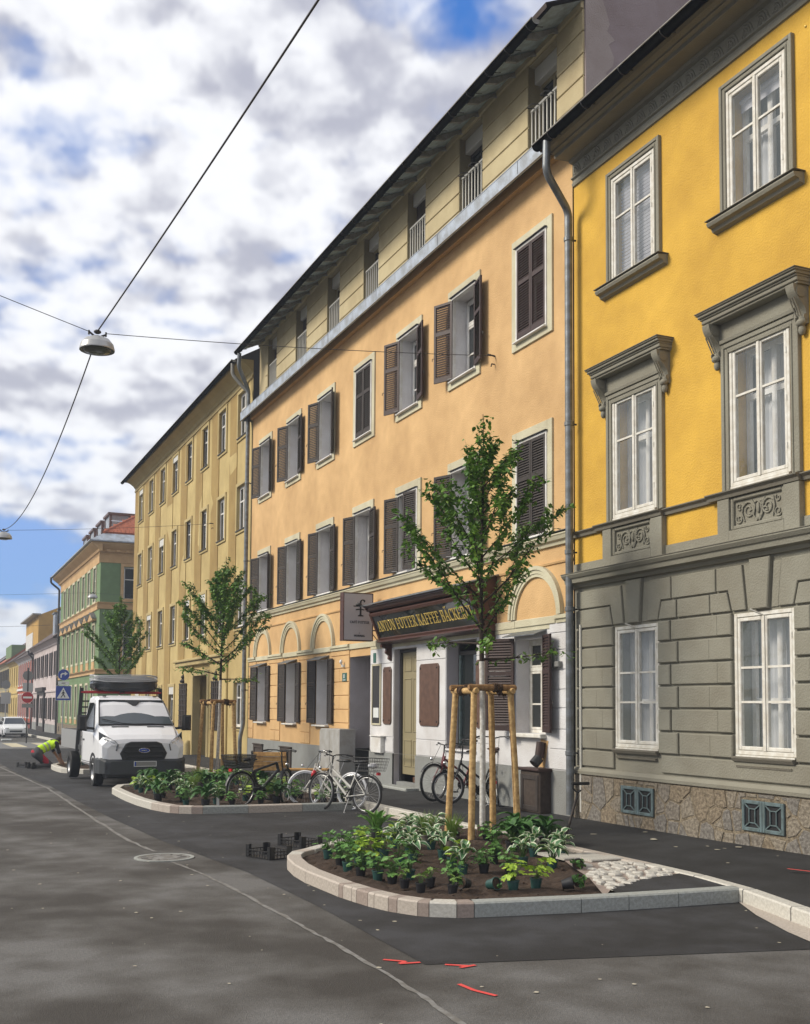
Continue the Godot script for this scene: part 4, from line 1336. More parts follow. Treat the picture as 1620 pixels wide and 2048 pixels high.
	for k in 6:
		var x = 1.6 + k * 3.2
		obj("seam", bx(x, x + 0.015, 11.03, 11.265, 0.35, 0.356), M.zinc, fl2)
	# ---- attic storey, slightly set back
	var az = -0.12
	var bays = [[32.35, 31.42], [29.57, 28.59], [26.90, 25.95], [24.28, 23.32], [21.65, 20.69], [19.09, 18.09], [16.37, 15.40]]
	var ah = []
	for b in bays: ah.append([sl - b[0], sl - b[1], 11.3, 13.29])
	m = MB.new(); m.wall(0.25, W + 0.17, 11.3, 13.5, ah, az, 0.0); obj("attic_wall", m, M.attic, H)
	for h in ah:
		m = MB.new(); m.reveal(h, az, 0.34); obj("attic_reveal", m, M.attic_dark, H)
	m = MB.new(); m.box(Vector3(0.25, 11.2, -9), Vector3(W + 0.17, 13.5, az - 0.6)); obj("attic_rear_wall", m, M.room, H)
	m = MB.new(); m.box(Vector3(0.25, 11.3, az - 0.6), Vector3(0.27, 13.5, az - 0.001)); obj("attic_side_wall", m, M.attic, H)
	var jy = [11.42, 11.80, 12.18, 12.56, 12.94, 13.32]
	var e0 = [0.95]
	for b in bays: e0.append(sl - b[0]); e0.append(sl - b[1])
	e0.append(W + 0.17)
	for k in range(0, e0.size(), 2):
		for r in jy.size() - 1:
			if e0[k + 1] - e0[k] < 0.08: continue
			obj("panel", bx(e0[k], e0[k + 1], jy[r] + 0.014, jy[r + 1] - 0.014, az - 0.01, az + 0.022, 0.008), M.attic, H)
	for k in bays.size():
		var b = bays[k]
		var x0 = sl - b[0]; var x1 = sl - b[1]
		m = MB.new()
		m.ring(x0, x1, 11.3, 13.0, 0.06, az - 0.30, az - 0.24)
		m.box(Vector3(x0 + 0.45, 11.36, az - 0.30), Vector3(x0 + 0.52, 12.94, az - 0.235))
		var f = obj("french_window", m, M.dark_trim if k == 5 else M.attic_dark, H)
		obj("pane", bx(x0 + 0.06, x0 + 0.45, 11.36, 12.94, az - 0.275, az - 0.27), M.glass_dark, f)
		obj("pane", bx(x0 + 0.52, x1 - 0.06, 11.36, 12.94, az - 0.275, az - 0.27), M.glass_dark, f)
		obj("roller_box", bx(x0 + 0.002, x1 - 0.002, 13.0, 13.288, az - 0.32, az - 0.12, 0.01), M.roller_white, H)
		if k in [0, 1, 4]:
			for i in 14: obj("roller_slat", bx(x0 + 0.05, x1 - 0.05, 12.998 - 0.05 * (i + 1), 12.995 - 0.05 * i, az - 0.20, az - 0.185, 0.005), M.old_door, f)
		m = MB.new()
		m.box(Vector3(x0 + 0.02, 12.45, az - 0.07), Vector3(x1 - 0.02, 12.49, az - 0.03))
		m.box(Vector3(x0 + 0.02, 11.33, az - 0.065), Vector3(x1 - 0.02, 11.36, az - 0.035))
		var rl = obj("railing", m, M.railing_white, H)
		for i in 8:
			var x = lerpf(x0 + 0.035, x1 - 0.035, i / 7.0)
			obj("baluster", bx(x - 0.012, x + 0.012, 11.35, 12.455, az - 0.06, az - 0.04), M.railing_white, rl)
		if k >= 5:
			m = MB.new()
			for i in 2: m.tube([Vector3(x0 + 0.15 + i * 0.45, 12.47, az - 0.05), Vector3(x0 + 0.15 + i * 0.45, 12.44, az + 0.12), Vector3(x0 + 0.3 + i * 0.45, 12.44, az + 0.12), Vector3(x0 + 0.3 + i * 0.45, 12.47, az - 0.05)], 0.01, 5)
			obj("flower_box_hook", m, M.dark_trim, rl)
	m = MB.new(); m.mould([Vector2(az, 13.32), Vector2(az + 0.05, 13.33), Vector2(az + 0.06, 13.44), Vector2(az, 13.45)], 0.25, W + 0.17); obj("attic_cornice", m, M.attic, H)
	# roof overhang: boards, brackets, sheet edge, gutter, snow rods
	m = MB.new()
	m.quad(Vector3(0.2, 13.45, az), Vector3(W + 0.2, 13.45, az), Vector3(W + 0.2, 13.16, 0.50), Vector3(0.2, 13.16, 0.50))
	obj("eaves_boarding", m, M.soffit_board, H)
	m = MB.new()
	m.quad(Vector3(0.15, 13.2, 0.62), Vector3(W + 0.2, 13.2, 0.62), Vector3(W + 0.2, 15.3, -4.0), Vector3(0.15, 15.3, -4.0))
	m.quad(Vector3(0.15, 13.12, 0.6), Vector3(W + 0.2, 13.12, 0.6), Vector3(W + 0.2, 13.2, 0.62), Vector3(0.15, 13.2, 0.62))
	obj("roof", m, M.tile_dark, H)
	var xx = 0.9
	while xx < W:
		m = MB.new()
		m.prism([Vector2(az, 13.43), Vector2(0.52, 13.13), Vector2(0.52, 13.06), Vector2(0.30, 13.10), Vector2(0.02, 13.30), Vector2(az, 13.33)], xx, xx + 0.055, Transform3D(Basis(Vector3(0, 0, 1), Vector3.UP, Vector3(1, 0, 0)), Vector3.ZERO))
		obj("rafter_end", m, M.gutter_dark, H)
		xx += 0.72
	gutter(H, 0.15, W - 0.1, 13.10, 0.62, 0.085, M.gutter_dark, 0.72)
	m = MB.new()
	m.tube([Vector3(0.2, 13.36, 0.45), Vector3(W, 13.36, 0.45)], 0.014, 6)
	xx = 0.5
	while xx < W:
		m.bar(Vector3(xx, 13.22, 0.45), Vector3(xx, 13.40, 0.45), 0.012, 0.04)
		xx += 1.4
	obj("snow_rail", m, M.dark_trim, H)
	# fire wall above the yellow house
	m = MB.new()
	m.prism([Vector2(az - 0.01, 10.6), Vector2(az - 0.01, 13.45), Vector2(-3.8, 15.15), Vector2(-8.9, 15.15), Vector2(-8.9, 10.6)], W + 0.17, W + 0.20, Transform3D(Basis(Vector3(0, 0, 1), Vector3.UP, Vector3(1, 0, 0)), Vector3.ZERO))
	obj("fire_wall", m, M.mauve, H)
	m = MB.new()
	var pp = [Vector2(az - 0.012, 10.7), Vector2(az - 0.012, 13.44), Vector2(-0.45, 13.58)]
	for t in [[-0.52, 13.4], [-0.60, 13.15], [-0.55, 13.02], [-0.70, 12.9], [-0.58, 12.8], [-0.68, 12.6], [-0.66, 12.45], [-0.52, 12.3], [-0.62, 12.1], [-0.5, 11.8], [-0.55, 11.4], [-0.5, 10.7]]: pp.append(Vector2(t[0], t[1]))
	m.prism(pp, W + 0.195, W + 0.206, Transform3D(Basis(Vector3(0, 0, 1), Vector3.UP, Vector3(1, 0, 0)), Vector3.ZERO))
	obj("plaster_patch", m, M.mauve_light, H)
	shop_signs(sl)

func lettering(parent: Node3D, called: String, s: String, font: String, size: float, width: float, mt: Material, at: Vector3, bold := false, tilt := 0.0) -> void:
	var t = TextMesh.new()
	var f = SystemFont.new()
	f.font_names = PackedStringArray([font])
	if bold: f.font_weight = 700
	t.text = s
	t.font = f
	t.font_size = 64
	t.pixel_size = size / 64.0 * 1.35
	t.depth = 0.008
	t.curve_step = 1.0
	var o = obj(called, t, mt, parent, at)
	o.rotation.x = tilt
	var b = t.get_aabb()
	if width > 0.0 and b.size.x > 0.001: o.scale = Vector3(width / b.size.x, 1, 1)

func shop_signs(sl: float) -> void:
	# glazed shop sign on two carved brackets
	var C = thing("shop_sign", "long brown framed glass shop sign with gold lettering over the cafe door", "shop sign", Vector3(WX, 0, -sl), -PI / 2)
	var x0 = sl - 22.15; var x1 = sl - 17.30
	var zt = 0.52; var zb = 0.27
	var yt = 3.93; var yb = 3.36
	var m = MB.new()
	var side = [Vector2(0.0, 4.28), Vector2(0.62, 4.06), Vector2(0.64, 4.02), Vector2(0.55, 3.97), zt_v(zt, yt), zt_v(zb, yb), Vector2(0.0, yb)]
	m.prism(side, x0, x0 + 0.05, Transform3D(Basis(Vector3(0, 0, 1), Vector3.UP, Vector3(1, 0, 0)), Vector3.ZERO))
	m.prism(side, x1 - 0.05, x1, Transform3D(Basis(Vector3(0, 0, 1), Vector3.UP, Vector3(1, 0, 0)), Vector3.ZERO))
	m.mould([Vector2(0.40, 3.97), Vector2(0.55, 3.97), Vector2(0.585, 4.0), Vector2(0.60, 4.045), Vector2(0.645, 4.055), Vector2(0.645, 4.085), Vector2(0.40, 4.12)], x0 - 0.06, x1 + 0.06)
	m.mould([Vector2(0.02, 3.36), Vector2(0.28, 3.36), Vector2(0.335, 3.33), Vector2(0.335, 3.305), Vector2(0.26, 3.28), Vector2(0.02, 3.27)], x0 - 0.02, x1 + 0.02)
	obj("carcass", m, M.sign_brown, C)
	m = MB.new()
	var nrm = Vector3(0, zt - zb, yt - yb).normalized()   # outward, leaning down
	nrm = Vector3(0, -(zt - zb), yt - yb).normalized()
	var up = Vector3(0, yt - yb, zt - zb).normalized()
	var xf = Transform3D(Basis(Vector3.RIGHT, up, nrm), Vector3(0, yb, zb))
	var hh = Vector2(yt - yb, zt - zb).length()
	var f = MB.new()
	for q in [[x0, x0 + 0.09, 0.0, hh], [x1 - 0.09, x1, 0.0, hh], [x0 + 0.09, x1 - 0.09, 0.0, 0.05], [x0 + 0.09, x1 - 0.09, hh - 0.08, hh]]: f.box(Vector3(q[0], q[2], -0.03), Vector3(q[1], q[3], 0.03), xf, 0.01)
	obj("frame", f, M.sign_brown, C)
	m.box(Vector3(x0 + 0.05, 0.02, -0.02), Vector3(x1 - 0.05, hh - 0.02, 0.006), xf)
	obj("glass_panel", m, M.glass_dark, C)
	lettering(C, "lettering", "ANTON FOTTER KAFFEE BÄCKEREI", "Droid Serif", 0.24, x1 - x0 - 0.42, M.gold, Vector3((x0 + x1) / 2, yb + up.y * hh * 0.48, zb + up.z * hh * 0.48) + nrm * 0.012, false, atan2(zt - zb, yt - yb))
	m = MB.new()
	m.prism([Vector2(0.0, 4.30), Vector2(0.70, 4.10), Vector2(0.70, 4.085), Vector2(0.0, 4.275)], x0 - 0.12, x1 + 0.12, Transform3D(Basis(Vector3(0, 0, 1), Vector3.UP, Vector3(1, 0, 0)), Vector3.ZERO))
	obj("tin_roof", m, M.zinc, C)
	for x in [x0 + 0.02, x1 - 0.12]:
		m = MB.new()
		m.mould([Vector2(0.0, 3.27), Vector2(0.28, 3.27), Vector2(0.27, 3.20), Vector2(0.15, 3.17), Vector2(0.17, 3.08), Vector2(0.09, 3.02), Vector2(0.10, 2.95), Vector2(0.0, 2.88)], x, x + 0.09)
		obj("bracket", m, M.sign_brown, C)
	# hanging light box sign
	var S = thing("hanging_sign", "grey cafe sign box hanging out from the wall beside the shop sign", "sign", Vector3(WX - 0.53, 3.37, -22.9), 0.0)
	m = MB.new()
	m.ring(-0.36, 0.36, 0.0, 1.08, 0.022, -0.105, 0.105, 0.004)
	obj("case", m, M.sign_brown, S)
	m = MB.new(); m.box(Vector3(-0.338, 0.022, -0.10), Vector3(0.338, 1.058, 0.098)); obj("sign_face", m, M.sign_face, S)
	lettering(S, "lettering", "f", "Droid Serif", 0.36, 0.17, M.ink, Vector3(0.06, 0.72, 0.102))
	m = MB.new(); m.tube([Vector3(-0.06, 0.70, 0.102), Vector3(0.05, 0.715, 0.102), Vector3(0.14, 0.70, 0.102)], 0.012, 6); obj("letter_stroke", m, M.ink, S)
	lettering(S, "lettering", "CAFÉ FOTTER", "Droid Serif", 0.055, 0.46, M.ink, Vector3(0.03, 0.42, 0.102))
	lettering(S, "lettering", "J.", "Droid Sans", 0.026, 0.02, M.ink, Vector3(0.03, 0.18, 0.102))
	lettering(S, "lettering", "HORNIG", "Droid Sans", 0.046, 0.25, M.ink, Vector3(0.03, 0.115, 0.102), true)
	m = MB.new()
	for y in [0.25, 0.85]: m.tube([Vector3(0.36, y, 0.0), Vector3(0.525, y, 0.0)], 0.014, 6)
	m.tube([Vector3(0.36, 0.2, 0.0), Vector3(0.52, 0.02, 0.0)], 0.01, 6)
	obj("wall_arm", m, M.dark_trim, S)
	# little spot lamp at the sign
	var L = thing("spot_lamp", "small dark spot lamp between hanging sign and shop sign roof", "lamp", Vector3(WX - 0.72, 4.10, -22.30))
	m = MB.new(); m.ell(Vector3(0, 0.035, 0), Vector3(0.07, 0.045, 0.07), 12, 8); obj("lamp_head", m, M.dark_trim, L)
	m = MB.new(); m.tube([Vector3(-0.12, 0.0, 0), Vector3(0.1, 0.0, 0), Vector3(0.72, 0.02, 0)], 0.012, 6); obj("arm", m, M.dark_trim, L)
	# brown boards beside door and window
	var names = ["narrow brown board with cut corners left of the cafe door", "broad brown board with cut corners between door and shop window", "brown board with cut corners right of the shop window"]
	var bd = [[22.48, 22.03], [20.53, 19.62], [18.02, 17.54]]
	for k in 3:
		var B = thing("wall_board", names[k], "board", Vector3(WX, 0, -sl), -PI / 2, "brown boards on the white shopfront")
		var a = sl - bd[k][0]; var b = sl - bd[k][1]
		m = MB.new()
		var c = 0.06
		m.prism([Vector2(a + c, 1.52), Vector2(b - c, 1.52), Vector2(b, 1.52 + c), Vector2(b, 2.78 - c), Vector2(b - c, 2.78), Vector2(a + c, 2.78), Vector2(a, 2.78 - c), Vector2(a, 1.52 + c)], 0.031, 0.058, Transform3D(), 0.006)
		obj("panel", m, M.board_brown, B)
		for q in [[a + 0.07, 1.61], [b - 0.07, 1.61], [a + 0.07, 2.69], [b - 0.07, 2.69]]:
			m = MB.new(); m.ell(Vector3(q[0], q[1], 0.06), Vector3(0.02, 0.02, 0.014), 8, 5); obj("bolt", m, M.ink, B)
	# menu case
	var N = thing("menu_board", "tall black menu board in a cream frame at the passage corner", "menu board", Vector3(WX, 0, -sl), -PI / 2)
	var a2 = sl - 23.14; var b2 = sl - 22.62
	m = MB.new(); m.ring(a2, b2, 1.49, 2.86, 0.04, 0.031, 0.062, 0.006); obj("frame", m, M.cream, N)
	obj("panel", bx(a2 + 0.04, b2 - 0.04, 1.53, 2.82, 0.031, 0.045), M.slate, N)
	obj("paper", bx(a2 + 0.09, b2 - 0.12, 1.66, 1.88, 0.045, 0.048), M.sign_white, N)
	# green strip sign, number plate, lamp, white meter box
	tag(obj("strip_sign", bx(-0.075, 0.075, 0.0, 0.22, 0.0, 0.012), M.plaque_green, null), "small dark green plate above the menu board", "plate")
	var ss = get_node("strip_sign"); ss.position = Vector3(WX - 0.031, 2.90, -23.02); ss.rotation.y = -PI / 2
	var NP = thing("house_number", "green enamel house number plate on the peach pier", "number plate", Vector3(WX - 0.023, 2.51, -24.97), -PI / 2)
	m = MB.new(); m.box(Vector3(-0.15, 0, 0), Vector3(0.15, 0.21, 0.012), Transform3D(), 0.004); obj("plate", m, M.plaque_green, NP)
	lettering(NP, "lettering", "8", "Droid Sans", 0.10, 0.07, M.sign_white, Vector3(0, 0.125, 0.016), true)
	obj("underline", bx(-0.09, 0.09, 0.03, 0.045, 0.012, 0.016), M.sign_white, NP)
	var WL = thing("wall_lamp", "small white bulb lamp above the house number plate", "lamp", Vector3(WX - 0.023, 2.86, -25.02), -PI / 2)
	m = MB.new(); m.box(Vector3(-0.05, 0, 0), Vector3(0.05, 0.06, 0.06), Transform3D(), 0.01); obj("base", m, M.sign_white, WL)
	m = MB.new(); m.ell(Vector3(0, 0.13, 0.08), Vector3(0.04, 0.055, 0.04), 10, 8); m.tube([Vector3(0, 0.05, 0.05), Vector3(0, 0.09, 0.08)], 0.02, 8); obj("bulb", m, M.white_gloss, WL)
	var MBX = thing("meter_box", "white meter box low on the shopfront beside the passage", "meter box", Vector3(WX - 0.03, 0.88, -22.68), -PI / 2)
	m = MB.new(); m.box(Vector3(-0.30, 0, 0), Vector3(0.26, 0.36, 0.10), Transform3D(), 0.012); obj("box", m, M.white_paint, MBX)
	m = MB.new(); m.box(Vector3(-0.33, 0.36, 0), Vector3(0.33, 0.385, 0.13), Transform3D(), 0.008); obj("lid", m, M.white_paint, MBX)
	var WB = thing("cable_box", "small grey junction box beside the right shutter", "box", Vector3(WX - 0.03, 2.56, -15.12), -PI / 2)
	m = MB.new(); m.box(Vector3(-0.08, 0, 0), Vector3(0.06, 0.09, 0.08), Transform3D(), 0.01); obj("box", m, M.sign_back, WB)
	m = MB.new(); m.box(Vector3(-0.17, -0.02, 0), Vector3(-0.09, 0.30, 0.05), Transform3D(), 0.01); obj("conduit", m, M.sign_back, WB)
	# old timber hatch on the pavement below the small window, and the leather horn lamp above it
	var TB = thing("cellar_hatch", "weathered dark timber hatch against the wall below the white window", "hatch", Vector3(WX - 0.05, 0.19, -15.68), -PI / 2)
	m = MB.new(); m.box(Vector3(-0.32, 0, 0), Vector3(0.30, 0.68, 0.22), Transform3D(), 0.02); obj("box", m, M.old_door, TB)
	m = MB.new(); m.box(Vector3(-0.34, 0.68, 0), Vector3(0.33, 0.73, 0.26), Transform3D(), 0.015); obj("lid", m, M.shutter_brown, TB)
	m = MB.new()
	m.ring(-0.29, 0.27, 0.04, 0.62, 0.08, 0.22, 0.236, 0.006)
	obj("front_frame", m, M.shutter_old, TB)
	var VP = thing("vent_pipe", "dark brown pipe end with black round outlet below the window sill", "pipe", Vector3(WX - 0.06, 0.98, -15.60), -PI / 2)
	m = MB.new(); m.tube([Vector3(-0.04, 0.36, 0.02), Vector3(-0.04, 0.10, 0.06)], 0.075, 12); obj("upper_pipe", m, M.shutter_brown, VP)
	m = MB.new(); m.tube([Vector3(-0.04, 0.10, 0.06), Vector3(-0.04, 0.0, 0.16)], 0.085, 14); obj("outlet", m, M.black_plastic, VP)
	# grey electrical cabinet on the pavement
	var EC = thing("electric_cabinet", "grey electrical cabinet on the pavement before the peach wall", "cabinet", Vector3(8.98, 0.17, -24.85), -PI / 2)
	m = MB.new()
	var cab = [Vector2(-0.70, 0.08), Vector2(-0.70, 1.12), Vector2(-0.66, 1.18), Vector2(-0.58, 1.2), Vector2(0.70, 1.2), Vector2(0.70, 0.08)]
	m.prism(cab, -0.40, 0.0, Transform3D(), 0.01); obj("body", m, M.cabinet_grey, EC)
	obj("foot", bx(-0.66, 0.66, 0.0, 0.08, -0.37, -0.03), M.plinth_grey, EC)
	m = MB.new(); m.box(Vector3(0.0, 0.12, -0.002), Vector3(0.008, 1.16, 0.003)); m.box(Vector3(0.06, 0.6, 0), Vector3(0.09, 0.7, 0.02)); obj("door_handle", m, M.sign_back, EC)

func zt_v(z: float, y: float) -> Vector2:
	return Vector2(z, y)

# ---------------------------------------------------------------- beige striped house
func small_window(parent: Node3D, x: float, y: float, w: float, h: float, z: float, mt: Material, bar := 0.62, two := true, lit := false) -> MeshInstance3D:
	var m = MB.new()
	m.ring(0, w, 0, h, 0.085, -0.06, 0.0)
	if two: m.box(Vector3(w / 2 - 0.04, 0.06, -0.05), Vector3(w / 2 + 0.04, h - 0.06, 0.004))
	m.box(Vector3(0.06, h * bar - 0.025, -0.045), Vector3(w - 0.06, h * bar + 0.025, -0.002))
	var f = obj("window", m, mt, parent, Vector3(x, y, z))
	var xs = [[0.06, w / 2 - 0.04], [w / 2 + 0.04, w - 0.06]] if two else [[0.06, w - 0.06]]
	for q in xs:
		obj("pane", bx(q[0], q[1], 0.06, h * bar - 0.025, -0.035, -0.03), M.glass_lit if lit else M.glass_dark, f)
		obj("pane", bx(q[0], q[1], h * bar + 0.025, h - 0.06, -0.035, -0.03), M.glass_dark, f)
	return f

func beige_house() -> void:
	var sl = 54.65
	var W = sl - 33.6
	var H = house("beige_house", "tall beige house with ochre vertical stripes and plain windows behind the van", "house", sl)
	var cols = []
	for i in 8: cols.append(34.78 + 2.605 * i)
	var rows = [[1.22, 2.66], [4.47, 6.0], [7.68, 9.15], [10.79, 12.27]]
	var holes = []
	for c in cols:
		for r in rows:
			if r[0] < 2 and c > 35.5 and c < 44.5: continue
			holes.append([sl - c - 0.5, sl - c + 0.5, r[0], r[1]])
	var door = [sl - 41.2, sl - 38.6, -0.2, 3.08]
	var m = MB.new()
	m.wall(0, W, -0.4, 12.9, holes + [door], 0.0, 0.0)
	obj("wall", m, M.beige, H)
	for h in holes:
		m = MB.new(); m.reveal(h, 0.0, 0.2); obj("window_reveal", m, M.beige_trim, H)
	m = MB.new(); m.reveal(door, 0.0, 1.4); obj("door_reveal", m, M.beige, H)
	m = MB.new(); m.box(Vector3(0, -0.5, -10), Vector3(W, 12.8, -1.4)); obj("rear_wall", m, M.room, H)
	m = MB.new(); m.box(Vector3(0, -0.5, -1.4), Vector3(0.2, 12.85, -0.002)); obj("side_wall", m, M.beige, H)
	# painted stripes standing slightly proud between the window columns
	var st = [[54.65, 53.62], [52.0, 50.92], [49.38, 48.28], [46.78, 45.66], [44.1, 42.95], [41.45, 40.35], [38.94, 37.85], [36.36, 35.4]]
	for k in st.size():
		var lowest = 3.72 if st[k][0] < 44.5 and st[k][0] > 36.0 else 0.6
		obj("stripe", bx(sl - st[k][0] + (0.002 if k == 0 else 0.0), sl - st[k][1], lowest, 10.4, -0.01, 0.022), M.ochre, H)
		obj("stripe", bx(sl - st[k][0] + (0.002 if k == 0 else 0.0), sl - st[k][1], 10.405, 12.45, -0.01, 0.02), M.ochre, H)
	# lighter repair patches running over the stripes
	for p in [[[40.7, 9.5], [39.9, 10.2], [39.2, 9.9], [38.6, 9.2], [39.6, 8.2], [40.2, 7.6], [40.9, 8.0]], [[46.2, 10.9], [45.4, 10.4], [45.2, 9.2], [45.9, 8.6], [46.7, 9.4], [46.8, 10.4]], [[36.4, 10.4], [35.5, 10.5], [35.3, 9.9], [36.2, 9.75]], [[43.6, 7.8], [42.6, 8.2], [42.5, 7.1], [43.4, 6.6], [44.0, 7.0]]]:
		var pl = PackedVector2Array()
		for q in p: pl.append(Vector2(sl - q[0], q[1]))
		for t in st:
			var strip = PackedVector2Array([Vector2(sl - t[0] + 0.004, 0.7), Vector2(sl - t[1] - 0.004, 0.7), Vector2(sl - t[1] - 0.004, 10.39), Vector2(sl - t[0] + 0.004, 10.39)])
			for part in Geometry2D.intersect_polygons(pl, strip):
				m = MB.new(); m.prism(Array(part), 0.0, 0.0245); obj("plaster_patch", m, M.beige, H)
	var i = 0
	for h in holes:
		m = MB.new(); m.ring(h[0] - 0.13, h[1] + 0.13, h[2] - 0.12, h[3] + 0.13, 0.128, -0.01, 0.045, 0.01); obj("window_trim", m, M.beige_trim, H)
		var f = small_window(H, h[0], h[2], 1.0, h[3] - h[2], -0.07, M.white_paint, 0.66)
		obj("sill", bx(h[0] - 0.03, h[1] + 0.03, h[2] - 0.035, h[2] - 0.003, -0.1, 0.075), M.dark_trim, H)
		if i % 3 == 1: obj("roller_box", bx(h[0] + 0.01, h[1] - 0.01, h[3] - 0.2 - 0.1 * (i % 2), h[3] - 0.005, -0.10, -0.03), M.roller_white, f, Vector3(-h[0], -h[2], 0.12))
		i += 1
	# cornice, roof and gutter
	m = MB.new(); m.mould([Vector2(0, 12.42), Vector2(0.05, 12.43), Vector2(0.06, 12.50), Vector2(0.03, 12.52), Vector2(0.03, 12.62), Vector2(0.07, 12.64), Vector2(0.12, 12.72), Vector2(0.28, 12.84), Vector2(0.46, 12.92), Vector2(0.48, 12.98), Vector2(0, 13.0)], -0.05, W); obj("cornice", m, M.beige_trim, H)
	m = MB.new()
	m.quad(Vector3(-0.5, 12.99, 0.58), Vector3(W - 0.1, 12.99, 0.58), Vector3(W - 0.1, 16.2, -5.0), Vector3(4.0, 16.2, -5.0))
	m.quad(Vector3(-0.5, 12.99, -10.5), Vector3(-0.5, 12.99, 0.58), Vector3(4.0, 16.2, -5.0), Vector3(4.0, 16.2, -5.1))
	m.quad(Vector3(-0.5, 12.95, 0.56), Vector3(W - 0.1, 12.95, 0.56), Vector3(W - 0.1, 12.99, 0.58), Vector3(-0.5, 12.99, 0.58))
	obj("roof", m, M.tile_dark, H)
	gutter(H, -0.5, W - 0.15, 12.97, 0.60, 0.08, M.gutter_dark, 1.2)
	# portal with its broad surround
	m = MB.new()
	m.box(Vector3(sl - 43.9, 3.42, -0.01), Vector3(sl - 36.1, 3.58, 0.16), Transform3D(), 0.02)
	m.box(Vector3(sl - 44.0, 3.58, -0.01), Vector3(sl - 36.0, 3.68, 0.24), Transform3D(), 0.02)
	obj("portal_cornice", m, M.beige_trim, H)
	m = MB.new()
	m.box(Vector3(sl - 43.75, 0.0, -0.01), Vector3(sl - 41.28, 3.42, 0.07), Transform3D(), 0.02)
	obj("portal_pier", m, M.beige, H)
	m = MB.new()
	m.box(Vector3(sl - 38.52, 0.0, -0.01), Vector3(sl - 36.15, 3.42, 0.07), Transform3D(), 0.02)
	obj("portal_pier", m, M.beige, H)
	for p in [[41.28, 41.0], [38.8, 38.52]]:
		obj("door_jamb", bx(sl - p[0], sl - p[1], 0.0, 3.2, -0.2, 0.10, 0.015), M.beige_trim, H)
	obj("door_head", bx(sl - 41.0, sl - 38.8, 3.0, 3.2, -0.2, 0.099, 0.015), M.beige_trim, H)
	m = MB.new(); m.box(Vector3(sl - 39.9, 0.1, -1.35), Vector3(sl - 38.62, 3.0, -1.25)); obj("door", m, M.dark_trim, H)
	for p in [43.3, 38.08]:
		m = MB.new()
		m.box(Vector3(sl - p + 0.05, 1.05, 0.07), Vector3(sl - p + 1.25, 2.75, 0.10))
		var tr = obj("iron_trellis", m, M.old_door, H)
		for q in 9: obj("trellis_bar", bx(sl - p, sl - p + 1.3, 1.08 + q * 0.205, 1.115 + q * 0.205, 0.10, 0.125), M.shutter_old, tr)
		for q in 5: obj("trellis_bar", bx(sl - p + 0.06 + q * 0.285, sl - p + 0.10 + q * 0.285, 1.05, 2.78, 0.104, 0.122), M.shutter_old, tr)
		m = MB.new(); m.lathe([Vector2(0.10, 0), Vector2(0.13, 0.08), Vector2(0.05, 0.16), Vector2(0.09, 0.24), Vector2(0.02, 0.32), Vector2(0.0, 0.42)], 10); obj("finial", m, M.shutter_old, tr, Vector3(sl - p + 0.65, 2.78, 0.10))
	m = MB.new(); m.tube([Vector3(sl - 41.35, 0.0, 0.14), Vector3(sl - 41.35, 0.42, 0.14), Vector3(sl - 41.35, 0.58, 0.10)], [0.2, 0.19, 0.10], 12); obj("guard_stone", m, M.beige_trim, H)
	# poster inside the doorway
	var P = thing("poster_board", "dark blue poster with yellow top inside the beige doorway", "poster", Vector3(WX + 0.62, 0.08, -40.6), -PI / 2 - 0.25)
	m = MB.new(); m.box(Vector3(-0.55, 0.95, -0.03), Vector3(0.55, 1.98, 0.0)); obj("poster", m, M.poster_blue, P)
	m = MB.new(); m.box(Vector3(-0.55, 1.985, -0.03), Vector3(0.55, 2.16, 0.0)); obj("poster_top", m, M.poster_yellow, P)
	for k in 3: obj("text_line", bx(-0.45, 0.35 - 0.2 * (k % 2), 1.52 + k * 0.11, 1.56 + k * 0.11, 0.0, 0.004), M.sign_back, P)
	obj("stand", bx(-0.5, 0.5, 0.0, 0.95, -0.05, -0.02), M.cabinet_grey, P)

